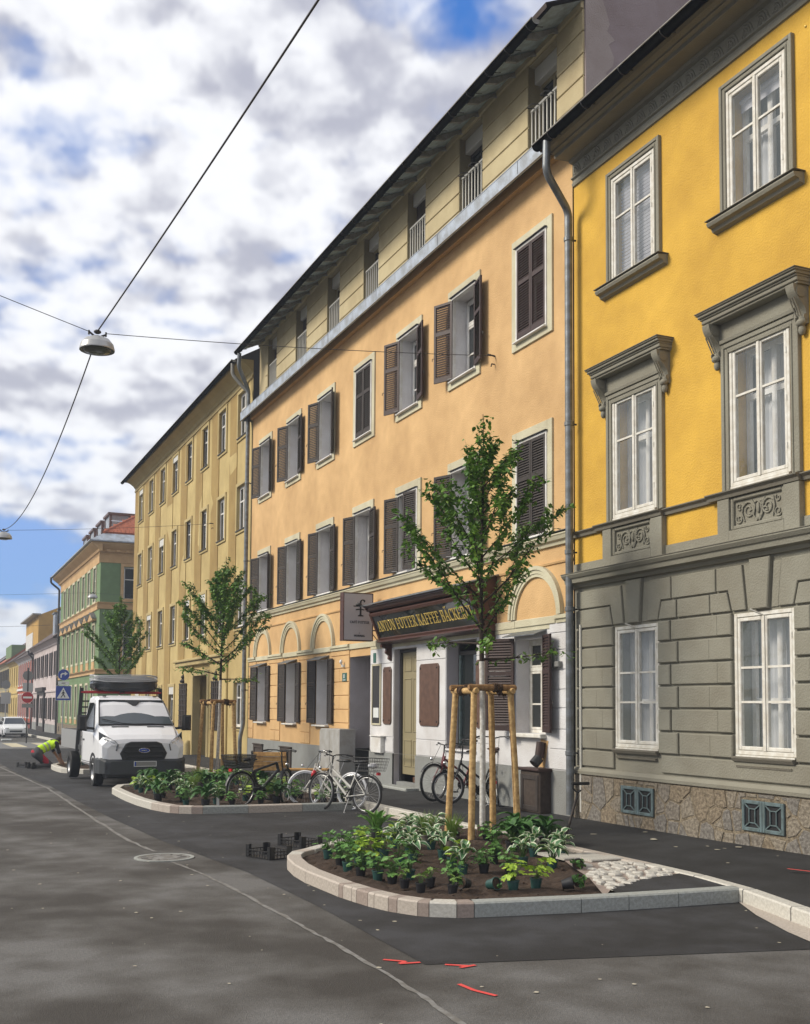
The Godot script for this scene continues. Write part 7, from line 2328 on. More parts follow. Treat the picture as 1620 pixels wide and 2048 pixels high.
func bicycle(label: String, at: Vector3, head: float, o: Dictionary) -> Node3D:
	# local +x is forward; rear axle at x = -wb/2; head is the azimuth to the right of the street
	var T = thing("bicycle", label, "bicycle", at, PI / 2 - head, "bicycles parked by the pavement")
	var r = o.get("r", 0.345)
	var wb = o.get("wb", 1.08)
	var fr = o.get("frame", M.frame_black)
	var steer = o.get("steer", 0.0)
	var rim = o.get("rim", M.steel)
	var ra = Vector3(-wb / 2, r, 0); var fa = Vector3(wb / 2, r, 0)
	wheel(T, ra, r, o.get("tyre", M.rubber), rim)
	wheel(T, fa, r, o.get("tyre_f", o.get("tyre", M.rubber)), rim, steer)
	var bb = Vector3(-0.10, r - 0.06, 0)
	var st = Vector3(-0.26, r + 0.33, 0)
	var hb = Vector3(wb / 2 - 0.18, r + 0.30, 0)
	var ht = Vector3(wb / 2 - 0.235, r + 0.47, 0)
	var m = MB.new()
	var tr = o.get("tube", 0.018)
	m.tube([bb, hb.lerp(ht, 0.2)], tr * 1.25, 10)
	m.tube([bb, st], tr, 10)
	if o.get("step", false): m.tube([bb.lerp(st, 0.42), hb.lerp(ht, 0.75)], tr * 1.1, 10)
	else: m.tube([st, ht], tr, 10)
	m.tube([hb, ht], tr * 1.2, 10)
	for z in [-0.05, 0.05]:
		m.tube([bb + Vector3(0, 0, z * 0.5), ra + Vector3(0, 0, z)], 0.011, 8)
		m.tube([st.lerp(bb, 0.08) + Vector3(0, 0, z * 0.3), ra + Vector3(0, 0, z)], 0.009, 8)
	obj("frame", m, fr, T)
	# fork, stem, bars turn together
	var F = MeshInstance3D.new()
	m = MB.new()
	for z in [-0.05, 0.05]: m.tube([hb - fa + Vector3(0, 0, z * 0.5), hb - fa + Vector3(0.02, -0.05, z), Vector3(0, 0, z)], [0.016, 0.014, 0.009], 8)
	m.tube([hb - fa, ht - fa + Vector3(-0.02, 0.07, 0)], 0.014, 8)
	F.mesh = m.mesh(); F.name = "fork"; F.material_override = o.get("fork", fr)
	T.add_child(F, true)
	F.position = fa; F.rotation.y = steer
	m = MB.new()
	var sp = ht - fa + Vector3(-0.03, 0.12 + o.get("rise", 0.05), 0)
	m.tube([ht - fa + Vector3(-0.02, 0.05, 0), sp], 0.014, 8)
	var sweep = o.get("sweep", 0.16)
	for z in [-1, 1]: m.tube([sp, sp + Vector3(0.03, 0.025, z * 0.10), sp + Vector3(-sweep * 0.4, 0.035, z * 0.24), sp + Vector3(-sweep, 0.02, z * 0.31)], 0.011, 8)
	obj("handlebar", m, o.get("bar", M.frame_black), F)
	m = MB.new()
	for z in [-1, 1]:
		m.tube([sp + Vector3(-sweep * 0.55, 0.032, z * 0.25), sp + Vector3(-sweep - 0.03, 0.016, z * 0.325)], 0.017, 8)
		m.tube([sp + Vector3(-sweep * 0.2, 0.03, z * 0.17), sp + Vector3(-sweep * 0.3 + 0.05, 0.0, z * 0.22), sp + Vector3(-sweep + 0.05, -0.01, z * 0.29)], 0.006, 6)
	obj("grips", m, M.black_plastic, F)
	m = MB.new(); m.tube([sp + Vector3(0.02, 0, 0.08), Vector3(-0.02, 0.38, 0.05), Vector3(0.0, 0.30, 0.05)], 0.004, 5); m.tube([sp + Vector3(0.02, 0, -0.08), sp + Vector3(0.05, -0.1, -0.03), hb - fa + Vector3(-0.1, -0.1, 0)], 0.004, 5); obj("brake_cable", m, M.black_plastic, F)
	m = MB.new(); m.ell(Vector3(0.06, 0.43, 0), Vector3(0.03, 0.032, 0.032), 10, 6); obj("front_light", m, M.chrome if o.get("shiny", true) else M.black_plastic, F)
	# mudguards
	if o.get("guards", true):
		for e in [[ra, -0.35, 2.9, T], [Vector3.ZERO, 0.55, 2.6, F]]:
			m = MB.new()
			for i in 14:
				var a0 = lerpf(e[1], e[2], i / 14.0); var a1 = lerpf(e[1], e[2], (i + 1) / 14.0)
				var p0 = Vector3(cos(a0), sin(a0), 0) * (r + 0.025); var p1 = Vector3(cos(a1), sin(a1), 0) * (r + 0.025)
				for z in [[-0.026, -0.012, 0.0], [-0.012, 0.012, 0.006], [0.012, 0.026, 0.0]]:
					var q0 = 0.994 if z[0] < -0.02 else 1.0; var q1 = 0.994 if z[1] > 0.02 else 1.0
					m.quad(e[0] + p0 * q0 + Vector3(0, 0, z[0]), e[0] + p1 * q0 + Vector3(0, 0, z[0]), e[0] + p1 * q1 + Vector3(0, 0, z[1]), e[0] + p0 * q1 + Vector3(0, 0, z[1]))
			obj("mudguard", m, M.frame_black, e[3])
	# saddle
	var sh = o.get("saddle_h", 0.20)
	var sd = st + (st - bb).normalized() * sh
	m = MB.new(); m.tube([st, sd], 0.013, 8); obj("seat_post", m, o.get("post", M.steel), T)
	m = MB.new()
	m.ell(sd + Vector3(-0.06, 0.035, 0), Vector3(0.10, 0.032, 0.075), 12, 8)
	m.ell(sd + Vector3(0.06, 0.035, 0), Vector3(0.12, 0.024, 0.03), 12, 8)
	obj("saddle", m, o.get("saddle", M.black_plastic), T)
	# cranks, chain guard, pedals
	m = MB.new()
	m.tube([bb + Vector3(0, 0, 0.05), bb + Vector3(0, 0, 0.062)], 0.085 if not o.get("motor", false) else 0.10, 20)
	m.tube([bb + Vector3(0, 0, 0.065), bb + Vector3(0.10, -0.135, 0.075)], 0.011, 6)
	m.tube([bb + Vector3(0, 0, -0.065), bb + Vector3(-0.10, 0.135, -0.075)], 0.011, 6)
	obj("crank", m, M.frame_black, T)
	m = MB.new()
	m.box(bb + Vector3(0.05, -0.15, 0.08), bb + Vector3(0.15, -0.125, 0.17)); m.box(bb + Vector3(-0.15, 0.125, -0.17), bb + Vector3(-0.05, 0.15, -0.08))
	obj("pedals", m, M.black_plastic, T)
	m = MB.new(); m.bar(bb + Vector3(0, 0.085, 0.056), ra + Vector3(0, 0.035, 0.056), 0.006, 0.012); m.bar(bb + Vector3(0, -0.085, 0.056), ra + Vector3(0, -0.035, 0.056), 0.006, 0.012); obj("chain", m, M.steel, T)
	if o.get("motor", false):
		m = MB.new(); m.tube([bb + Vector3(0, 0, -0.05), bb + Vector3(0, 0, 0.05)], 0.085, 14); m.ell(bb + Vector3(-0.05, 0.06, 0), Vector3(0.12, 0.09, 0.05), 12, 8); obj("motor", m, M.black_plastic, T)
	# carrier
	if o.get("rack", true):
		m = MB.new()
		var ry = r * 2 + 0.06
		for z in [-0.055, 0.055]:
			m.tube([Vector3(-wb / 2 + 0.2, ry, z), Vector3(-wb / 2 - 0.22, ry, z)], 0.007, 6)
			m.tube([Vector3(-wb / 2 - 0.10, ry, z), ra + Vector3(0, 0, z)], 0.006, 6)
		for k in 4: m.tube([Vector3(-wb / 2 + 0.16 - k * 0.11, ry, -0.055), Vector3(-wb / 2 + 0.16 - k * 0.11, ry, 0.055)], 0.006, 6)
		obj("carrier", m, M.frame_black, T)
		m = MB.new(); m.box(Vector3(-wb / 2 - 0.26, ry - 0.06, -0.04), Vector3(-wb / 2 - 0.225, ry - 0.01, 0.04), Transform3D()); obj("rear_light", m, M.reflector_red, T)
		if o.get("basket", 0) > 0:
			var bs = MB.new()
			var bw = 0.17; var bt = 0.21; var bh = 0.22
			var x0 = -wb / 2 + 0.14; var x1 = -wb / 2 - 0.26
			var c0 = Vector3((x0 + x1) / 2, ry + 0.02, 0)
			var lx = (x0 - x1) / 2
			var th = 0.004
			var ns = 9
			for lv in 5:
				var t = lv / 4.0
				var ex = lx + 0.05 * t; var ez = lerpf(bw, bt, t); var y = c0.y + bh * t
				var cs = [Vector3(c0.x - ex, y, -ez), Vector3(c0.x + ex, y, -ez), Vector3(c0.x + ex, y, ez), Vector3(c0.x - ex, y, ez)]
				for k in 4: bs.tube([cs[k], cs[(k + 1) % 4]], th if lv < 4 else 0.006, 5)
			for k in 4:
				for i in ns + 1:
					var f = i / float(ns)
					var q = []
					for t in [0.0, 1.0]:
						var ex = lx + 0.05 * t; var ez = lerpf(bw, bt, t); var y = c0.y + bh * t
						var cs = [Vector3(c0.x - ex, y, -ez), Vector3(c0.x + ex, y, -ez), Vector3(c0.x + ex, y, ez), Vector3(c0.x - ex, y, ez)]
						q.append(cs[k].lerp(cs[(k + 1) % 4], f))
					bs.tube(q, 0.003, 4)
			for i in ns: bs.tube([Vector3(c0.x - lx + 2 * lx * i / (ns - 1.0), c0.y, -bw), Vector3(c0.x - lx + 2 * lx * i / (ns - 1.0), c0.y, bw)], 0.003, 4)
			obj("basket", bs, M.frame_black, T)
			if o.basket > 1:
				# solid-walled basket
				m = MB.new()
				for sg in [-1, 1]:
					m.quad(Vector3(c0.x - lx, c0.y, sg * bw), Vector3(c0.x + lx, c0.y, sg * bw), Vector3(c0.x + lx + 0.05, c0.y + bh, sg * bt), Vector3(c0.x - lx - 0.05, c0.y + bh, sg * bt))
					m.quad(Vector3(c0.x + sg * lx, c0.y, -bw), Vector3(c0.x + sg * lx, c0.y, bw), Vector3(c0.x + sg * (lx + 0.05), c0.y + bh, bt), Vector3(c0.x + sg * (lx + 0.05), c0.y + bh, -bt))
				m.box(Vector3(c0.x - lx, c0.y - 0.006, -bw), Vector3(c0.x + lx, c0.y, bw))
				obj("basket_lining", m, M.mesh_black, T)
	# stand
	m = MB.new(); m.tube([bb + Vector3(-0.06, -0.03, -0.04), Vector3(-0.20, 0.005, -0.20)], 0.008, 6); m.tube([Vector3(-0.20, 0.005, -0.20), Vector3(-0.24, 0.005, -0.21)], 0.009, 6); obj("kickstand", m, M.steel, T)
	return T

func bikes() -> void:
	var mb = mat("mesh_black", Color(0.02, 0.02, 0.02, 0.55), 0.6)
	mb.transparency = BaseMaterial3D.TRANSPARENCY_ALPHA
	var b = bicycle("black electric bicycle with basket, front wheel turned, before the bench", Vector3(5.98, 0.004, -20.15), 1.18, {"motor": true, "basket": 2, "steer": 0.55, "step": false, "tube": 0.024, "rise": 0.10, "sweep": 0.10, "shiny": true})
	b.rotation.z = 0.0
	b = bicycle("silver white bicycle with wire basket on its rear carrier, at the kerb", Vector3(7.0, 0.004, -18.62), -0.50, {"frame": M.frame_silver, "basket": 1, "steer": -0.10, "step": true, "rise": 0.06, "saddle_h": 0.22, "tube": 0.02})
	b.rotation.x = 0.07
	var m = MB.new(); m.ell(Vector3.ZERO, Vector3(0.10, 0.05, 0.06), 10, 6)
	var bag = obj("cloth_bundle", m, M.white_gloss, null, Vector3(7.33, 0.86, -18.0)); tag(bag, "crumpled white cloth lying in the wire bicycle basket", "cloth")
	b = bicycle("bicycle with white tyres and red bag, behind the silver white one", Vector3(7.0, 0.004, -19.42), -0.60, {"frame": M.frame_silver, "tyre": M.white_gloss, "rim": M.chrome, "steer": 0.55, "step": true, "rise": 0.10, "guards": false, "bar": M.chrome, "rack": false})
	b.rotation.x = 0.05
	m = MB.new(); m.ell(Vector3.ZERO, Vector3(0.06, 0.09, 0.05), 10, 8)
	var rb = obj("red_bag", m, M.reflector_red, null, Vector3(6.80, 0.62, -19.62)); tag(rb, "dark red bag hanging at the handlebar of the white-tyred bicycle", "bag")
	b = bicycle("dark red bicycle leaning on the wall left of the near tree stakes", Vector3(9.12, 0.19, -18.2), 3.45 - PI * 1.02, {"frame": M.frame_red, "steer": 0.2, "step": true, "rise": 0.08, "guards": true})
	b.rotation.y = PI / 2 + 0.12 + PI * 0.5
	b = bicycle("dark blue-black bicycle in the middle of those behind the stakes", Vector3(9.02, 0.19, -17.35), 0.0, {"frame": M.frame_black, "step": true, "r": 0.30, "wb": 0.98, "saddle": M.saddle_brown, "saddle_h": 0.34, "rise": 0.22})
	b.rotation.y = PI / 2 - 0.25 + PI * 0.5
	b = bicycle("white small-wheeled folding bicycle with tall brown saddle behind the stakes", Vector3(9.0, 0.19, -16.6), 0.0, {"frame": M.frame_silver, "r": 0.23, "wb": 0.95, "saddle": M.saddle_brown, "saddle_h": 0.42, "rise": 0.36, "post": M.frame_black, "step": true})
	b.rotation.y = PI / 2 - 0.5

# ---------------------------------------------------------------- vehicles
func loft(secs: Array) -> MB:
	# secs: rings of equal point count, front to back
	var m = MB.new()
	for i in secs.size() - 1:
		for k in secs[i].size():
			var k2 = (k + 1) % secs[i].size()
			m.quad(secs[i][k], secs[i][k2], secs[i + 1][k2], secs[i + 1][k])
	for e in [secs[0], secs[-1]]:
		for k in range(1, e.size() - 1): m.tri(e[0], e[k], e[k + 1])
	return m
func car_wheel(T: Node3D, o: Vector3, r: float, w: float) -> void:
	var xf = Transform3D(Basis(Vector3(0, 0, 1), PI / 2), Vector3.ZERO)
	var m = MB.new(); m.lathe([Vector2(r * 0.62, -w / 2), Vector2(r * 0.93, -w / 2), Vector2(r, -w / 2 + 0.03), Vector2(r, w / 2 - 0.03), Vector2(r * 0.93, w / 2), Vector2(r * 0.62, w / 2)], 28, xf)
	var t = obj("wheel", m, M.rubber, T, o)
	m = MB.new(); m.lathe([Vector2(0.0, -w * 0.32), Vector2(r * 0.3, -w * 0.36), Vector2(r * 0.55, -w * 0.28), Vector2(r * 0.63, -w * 0.46), Vector2(r * 0.63, w * 0.46), Vector2(r * 0.55, w * 0.28), Vector2(r * 0.3, w * 0.36), Vector2(0.0, w * 0.32)], 20, xf); obj("rim", m, M.steel, t)

func vehicles() -> void:
	truck()
	small_car("silver parked car facing us beyond the zebra crossing", Vector3(6.15, gy(84), -84.0), M.white_gloss, 0.02)
	small_car("white parked car cut by the left edge of the picture", Vector3(4.6, gy(88), -88.5), M.white_gloss, 0.0)

func truck() -> void:
	# local z: front towards the camera (+z), x to the right, origin on the road under the front axle
	var T = thing("tipper_truck", "white tipper truck with black grille parked facing us, load wrapped on top", "truck", Vector3(4.78, gy(27.0), -27.0), 0.035)
	var W = 1.0
	# cab shell as rings along the length: [z, floor y, half width low, y shoulder, half width shoulder, y top, half width top]
	var secs = []
	for q in [[0.93, 0.62, 0.80, 0.92, 0.84, 1.03, 0.70], [0.88, 0.50, 0.93, 0.98, 0.95, 1.12, 0.80], [0.72, 0.46, 0.99, 1.05, 0.99, 1.22, 0.86], [0.40, 0.46, 1.0, 1.12, 1.0, 1.34, 0.90], [0.12, 0.46, 1.0, 1.18, 1.0, 1.43, 0.92], [-0.10, 0.46, 1.0, 1.22, 1.0, 1.62, 0.90], [-0.42, 0.46, 1.0, 1.24, 1.0, 1.92, 0.85], [-0.72, 0.46, 1.0, 1.25, 1.0, 2.10, 0.81], [-1.0, 0.46, 1.0, 1.25, 1.0, 2.15, 0.80], [-1.62, 0.46, 1.0, 1.25, 1.0, 2.15, 0.80], [-1.68, 0.50, 0.97, 1.25, 0.97, 2.10, 0.78]]:
		var z = q[0]
		var ring = []
		var half = [Vector2(q[2] - 0.05, q[1]), Vector2(q[2], q[1] + 0.06), Vector2(q[4], q[3] - 0.08), Vector2(q[4], q[3]), Vector2(lerpf(q[4], q[6], 0.75), lerpf(q[3], q[5], 0.72)), Vector2(q[6] + 0.015, q[5] - 0.07), Vector2(q[6] - 0.06, q[5] - 0.008), Vector2(q[6] * 0.55, q[5] + 0.012)]
		for p in half: ring.append(Vector3(p.x, p.y, z))
		for k in range(half.size() - 1, -1, -1): ring.append(Vector3(-half[k].x, half[k].y, z))
		secs.append(ring)
	obj("cab", loft(secs), M.white_gloss, T)
	# windscreen, lying on the slope between bonnet and roof
	var wp = func(x, t): return Vector3(x, lerpf(1.45, 2.03, t), lerpf(0.10, -0.60, t) + 0.035 - 0.05 * x * x)
	var m = MB.new()
	var n = 10
	for i in n:
		for j in 6:
			var t0 = j / 6.0; var t1 = (j + 1) / 6.0
			var a0 = lerpf(-1, 1, i / float(n)); var a1 = lerpf(-1, 1, (i + 1) / float(n))
			var w0 = lerpf(0.89, 0.78, t0); var w1 = lerpf(0.89, 0.78, t1)
			m.quad(wp.call(a0 * w0, t0), wp.call(a1 * w0, t0), wp.call(a1 * w1, t1), wp.call(a0 * w1, t1))
	obj("windscreen", m, M.glass_screen, T)
	m = MB.new()
	var lf = Vector3(0, 0.006, 0.012)
	m.tube([wp.call(-0.89, 0.0) + lf, wp.call(0, 0.0) + lf, wp.call(0.89, 0.0) + lf], 0.022, 6)
	m.tube([wp.call(-0.78, 1.0) + lf, wp.call(0, 1.0) + lf, wp.call(0.78, 1.0) + lf], 0.018, 6)
	for sg in [-1, 1]: m.tube([wp.call(sg * 0.89, 0.0) + lf, wp.call(sg * 0.835, 0.5) + lf, wp.call(sg * 0.78, 1.0) + lf], 0.018, 6)
	obj("screen_seal", m, M.black_plastic, T)
	m = MB.new()
	m.tube([wp.call(0.05, 0.0) + lf * 2, wp.call(-0.35, 0.05) + lf * 2, wp.call(-0.80, 0.22) + lf * 2], 0.011, 5)
	m.tube([wp.call(0.75, 0.0) + lf * 2, wp.call(0.3, 0.03) + lf * 2, wp.call(-0.05, 0.02) + lf * 2], 0.011, 5)
	obj("wipers", m, M.black_plastic, T)
	m = MB.new(); m.prism([Vector2(-0.20, 0.0), Vector2(0.20, 0.0), Vector2(0.06, -0.19), Vector2(-0.03, -0.19)], 0, 0.01, Transform3D(Basis(Vector3.RIGHT, -0.88), Vector3(0.02, 2.035, -0.535))); obj("mirror_base", m, M.black_plastic, T)
	# bonnet vents
	for sg in [-1, 1]:
		m = MB.new(); m.box(Vector3(sg * 0.42 - 0.20, 0, -0.02), Vector3(sg * 0.42 + 0.20, 0.012, 0.03), Transform3D(Basis(Vector3.RIGHT, 0.32), Vector3(0, 1.405, 0.235))); obj("bonnet_vent", m, M.black_plastic, T)
	# grille
	m = MB.new()
	m.prism([Vector2(-0.55, 0.80), Vector2(-0.42, 1.03), Vector2(-0.30, 1.075), Vector2(0.30, 1.075), Vector2(0.42, 1.03), Vector2(0.55, 0.80), Vector2(0.47, 0.60), Vector2(-0.47, 0.60)], 0.86, 0.955, Transform3D(), 0.02)
	var gr = obj("grille", m, M.black_plastic, T)
	for y in [0.72, 0.83, 0.95]: obj("grille_bar", bx(-0.46 + absf(y - 0.83) * 0.25, 0.46 - absf(y - 0.83) * 0.25, y - 0.025, y + 0.025, 0.95, 0.985, 0.012), M.ink, gr)
	m = MB.new(); m.ell(Vector3(0, 0.87, 0.985), Vector3(0.125, 0.052, 0.015), 20, 6); obj("badge", m, M.sign_blue, gr)
	m = MB.new()
	var ov = []
	for i in 25: ov.append(Vector3(cos(TAU * i / 24) * 0.125, 0.87 + sin(TAU * i / 24) * 0.052, 0.99))
	m.tube(ov, 0.008, 6, false)
	m.bar(Vector3(-0.07, 0.865, 1.0), Vector3(0.06, 0.872, 1.0), 0.012, 0.018)
	obj("badge_ring", m, M.chrome, gr)
	# headlights
	for sg in [-1, 1]:
		m = MB.new()
		var pl = []
		for p in [[0.98, 1.30], [0.985, 0.90], [0.62, 0.86], [0.585, 1.0], [0.66, 1.09], [0.86, 1.20]]: pl.append(Vector3(sg * p[0], p[1], 0.0))
		var zz = [0.56, 0.66, 0.935, 0.94, 0.90, 0.76]
		for k in pl.size(): pl[k].z = zz[k] + 0.02
		for k in range(1, pl.size() - 1):
			m.tri(pl[0], pl[k], pl[k + 1])
		var hl = obj("headlight", m, M.glass_dark, T)
		m = MB.new(); m.ell(Vector3(sg * 0.76, 1.0, 0.86), Vector3(0.06, 0.055, 0.05), 12, 8); m.ell(Vector3(sg * 0.89, 1.04, 0.75), Vector3(0.055, 0.055, 0.05), 12, 8); m.bar(Vector3(sg * 0.66, 1.04, 0.93), Vector3(sg * 0.90, 1.13, 0.80), 0.02, 0.03); obj("reflector", m, M.chrome, hl)
		m = MB.new(); m.ell(Vector3(sg * 0.80, 0.905, 0.86), Vector3(0.07, 0.022, 0.03), 10, 6); obj("indicator", m, M.reflector_red, hl)
	# bumper with fog lights and plate
	secs = []
	for q in [[1.02, 0.78, 0.02], [0.98, 0.90, 0.0], [0.86, 1.0, 0.0], [0.60, 1.035, 0.0], [0.42, 1.03, 0.0]]:
		var r2 = []
		for p in [[1.0, 0.34], [1.0, 0.60 if q[0] > 0.9 else 0.66], [0.96, 0.64 if q[0] > 0.9 else 0.70]]: r2.append(Vector3(p[0] * q[1], p[1] - q[2], q[0]))
		for p in [[-0.96, 0.64 if q[0] > 0.9 else 0.70], [-1.0, 0.60 if q[0] > 0.9 else 0.66], [-1.0, 0.34]]: r2.append(Vector3(p[0] * q[1], p[1] - q[2], q[0]))
		secs.append(r2)
	var bm = obj("bumper", loft(secs), M.bumper, T)
	for sg in [-1, 1]:
		m = MB.new(); m.box(Vector3(sg * 0.76 - 0.13, 0.42, 0.90), Vector3(sg * 0.76 + 0.13, 0.56, 1.0), Transform3D(), 0.02); obj("fog_light_well", m, M.black_plastic, bm)
		m = MB.new(); m.ell(Vector3(sg * 0.75, 0.50, 1.0), Vector3(0.07, 0.035, 0.02), 10, 6); obj("fog_light", m, M.chrome, bm)
	m = MB.new(); m.box(Vector3(-0.26, 0.50, 1.02), Vector3(0.26, 0.62, 1.035), Transform3D(), 0.004); var np = obj("number_plate", m, M.sign_back, bm, Vector3(0.02, 0, 0))
	m = MB.new(); m.ring(-0.262, 0.262, 0.498, 0.622, 0.012, 1.021, 1.038); obj("plate_frame", m, M.sign_white, np)
	obj("plate_strip", bx(-0.25, -0.215, 0.51, 0.61, 1.03, 1.039), M.sign_blue, np)
	obj("bumper_lower", bx(-0.85, 0.85, 0.24, 0.345, 0.3, 0.96, 0.03), M.black_plastic, bm)
	# doors with side windows, mirrors
	for sg in [-1, 1]:
		m = MB.new()
		var x0 = sg * 1.004
		var pts = [Vector3(sg * 0.995, 1.28, 0.02), Vector3(sg * 0.995, 1.28, -1.40), Vector3(sg * 0.855, 1.98, -1.40), Vector3(sg * 0.855, 1.98, -0.72)]
		for k in pts.size(): pts[k].x += sg * 0.012
		if sg > 0: m.quad(pts[0], pts[1], pts[2], pts[3])
		else: m.quad(pts[3], pts[2], pts[1], pts[0])
		obj("side_window", m, M.glass_dark, T)
		m = MB.new(); m.box(Vector3(x0 - 0.006, 0.55, -1.50), Vector3(x0 + 0.006, 0.56, 0.05)); m.box(Vector3(x0 - 0.006, 0.55, -1.51), Vector3(x0 + 0.006, 1.26, -1.50)); m.box(Vector3(x0 - 0.01, 1.05, -1.38), Vector3(x0 + 0.025, 1.09, -1.2)); obj("door_trim", m, M.black_plastic, T)
		m = MB.new()
		m.box(Vector3(-0.11, -0.19, -0.06), Vector3(0.11, 0.19, 0.07), Transform3D(Basis(), Vector3(sg * 1.26, 1.50, -0.05)), 0.05)
		m.bar(Vector3(sg * 0.98, 1.36, -0.1), Vector3(sg * 1.2, 1.38, -0.06), 0.06, 0.06)
		obj("mirror", m, M.black_plastic, T)
		m = MB.new()
		for i in 13:
			var a0 = PI * i / 13.0; var a1 = PI * (i + 1) / 13.0
			var c = Vector3(sg * 1.012, 0.36, 0.03)
			m.quad(c + Vector3(0, sin(a0) * 0.37, cos(a0) * 0.37), c + Vector3(0, sin(a1) * 0.37, cos(a1) * 0.37), c + Vector3(0, sin(a1) * 0.44, cos(a1) * 0.44), c + Vector3(0, sin(a0) * 0.44, cos(a0) * 0.44))
		obj("wheel_arch", m, M.black_plastic, T)
	# wheels
	for sg in [-1, 1]:
		car_wheel(T, Vector3(sg * 0.90, 0.35, 0.03), 0.35, 0.22)
		car_wheel(T, Vector3(sg * 0.90, 0.35, -3.4), 0.35, 0.24)
	# chassis, tipping body with drop sides, headboard with red top bar
	obj("chassis", bx(-0.45, 0.45, 0.36, 0.60, -4.3, -0.4), M.black_plastic, T)
	obj("load_floor", bx(-1.04, 1.04, 0.80, 0.92, -4.55, -1.86), M.sign_back, T)
	for sg in [-1, 1]: obj("drop_side", bx(sg * 1.04 - 0.02, sg * 1.04 + 0.02, 0.80, 1.28, -4.55, -1.98, 0.01), M.lamp_alu, T)
	obj("tailboard", bx(-1.02, 1.02, 0.93, 1.28, -4.58, -4.54), M.lamp_alu, T)
	m = MB.new()
	for sg in [-1, 1]: m.bar(Vector3(sg * 1.06, 0.75, -1.92), Vector3(sg * 1.0, 2.36, -1.80), 0.07, 0.09)
	obj("headboard_post", m, M.black_plastic, T)
	for k in 7: obj("headboard_bar", bx(-0.98, 0.98, 1.1 + k * 0.15, 1.14 + k * 0.15, -1.88, -1.85), M.black_plastic, T)
	m = MB.new(); m.tube([Vector3(-1.02, 2.25, -1.80), Vector3(1.02, 2.25, -1.80)], 0.035, 10); obj("red_bar", m, M.sign_red, T)
	m = MB.new(); m.tube([Vector3(-0.06, 2.24, -1.74), Vector3(0.0, 2.27, -1.72), Vector3(0.06, 2.24, -1.74)], 0.015, 6); obj("bar_hook", m, M.dark_trim, T)
	for sg in [-1, 1]:
		m = MB.new(); m.box(Vector3(sg * 0.62 - 0.04, 2.13, -0.82), Vector3(sg * 0.62 + 0.04, 2.155, -0.74), Transform3D(), 0.008); obj("roof_marker", m, M.black_plastic, T)
	# wrapped bundle lying on the headboard
	var L = thing("wrapped_load", "dark bundle wrapped in shiny film on top of the truck's headboard", "bundle", Vector3(4.80, gy(28.9) + 2.28, -29.0), 0.04)
	m = MB.new()
	var nz = FastNoiseLite.new(); nz.seed = 6; nz.frequency = 5.0
	var sg2 = 28; var rw = 12
	var pt = func(i, j):
		var la = PI * i / rw - PI / 2
		var lo = TAU * j / sg2
		var sx = signf(cos(lo)) * pow(absf(cos(lo)), 0.45); var sz = signf(sin(lo)) * pow(absf(sin(lo)), 0.45)
		var cl = pow(maxf(cos(la), 0.0), 0.35)
		var p = Vector3(0.82 * sx * cl, 0.20 * signf(sin(la)) * pow(absf(sin(la)), 0.55) + 0.2, -0.45 * sz * cl)
		return p * (1.0 + 0.07 * nz.get_noise_3d(p.x * 1.6, p.y * 4.0, p.z * 1.6))
	for i in rw:
		for j in sg2: m.quad(pt.call(i, j), pt.call(i, j + 1), pt.call(i + 1, j + 1), pt.call(i + 1, j))
	obj("bundle", m, M.film_black, L)
	m = MB.new()
	for k in 9:
		var q = []
		var y = r_at(k) 
		for i in 9:
			var lo = lerpf(PI * 0.95, PI * 2.05, i / 8.0)
			q.append(Vector3(0.83 * signf(cos(lo)) * pow(absf(cos(lo)), 0.45), y + 0.02 * sin(i * 1.3 + k), -0.46 * signf(sin(lo)) * pow(absf(sin(lo)), 0.45)))
		m.tube(q, 0.012, 5)
	obj("film_fold", m, M.film_light, L)

func r_at(k: int) -> float:
	return 0.27 + 0.018 * k

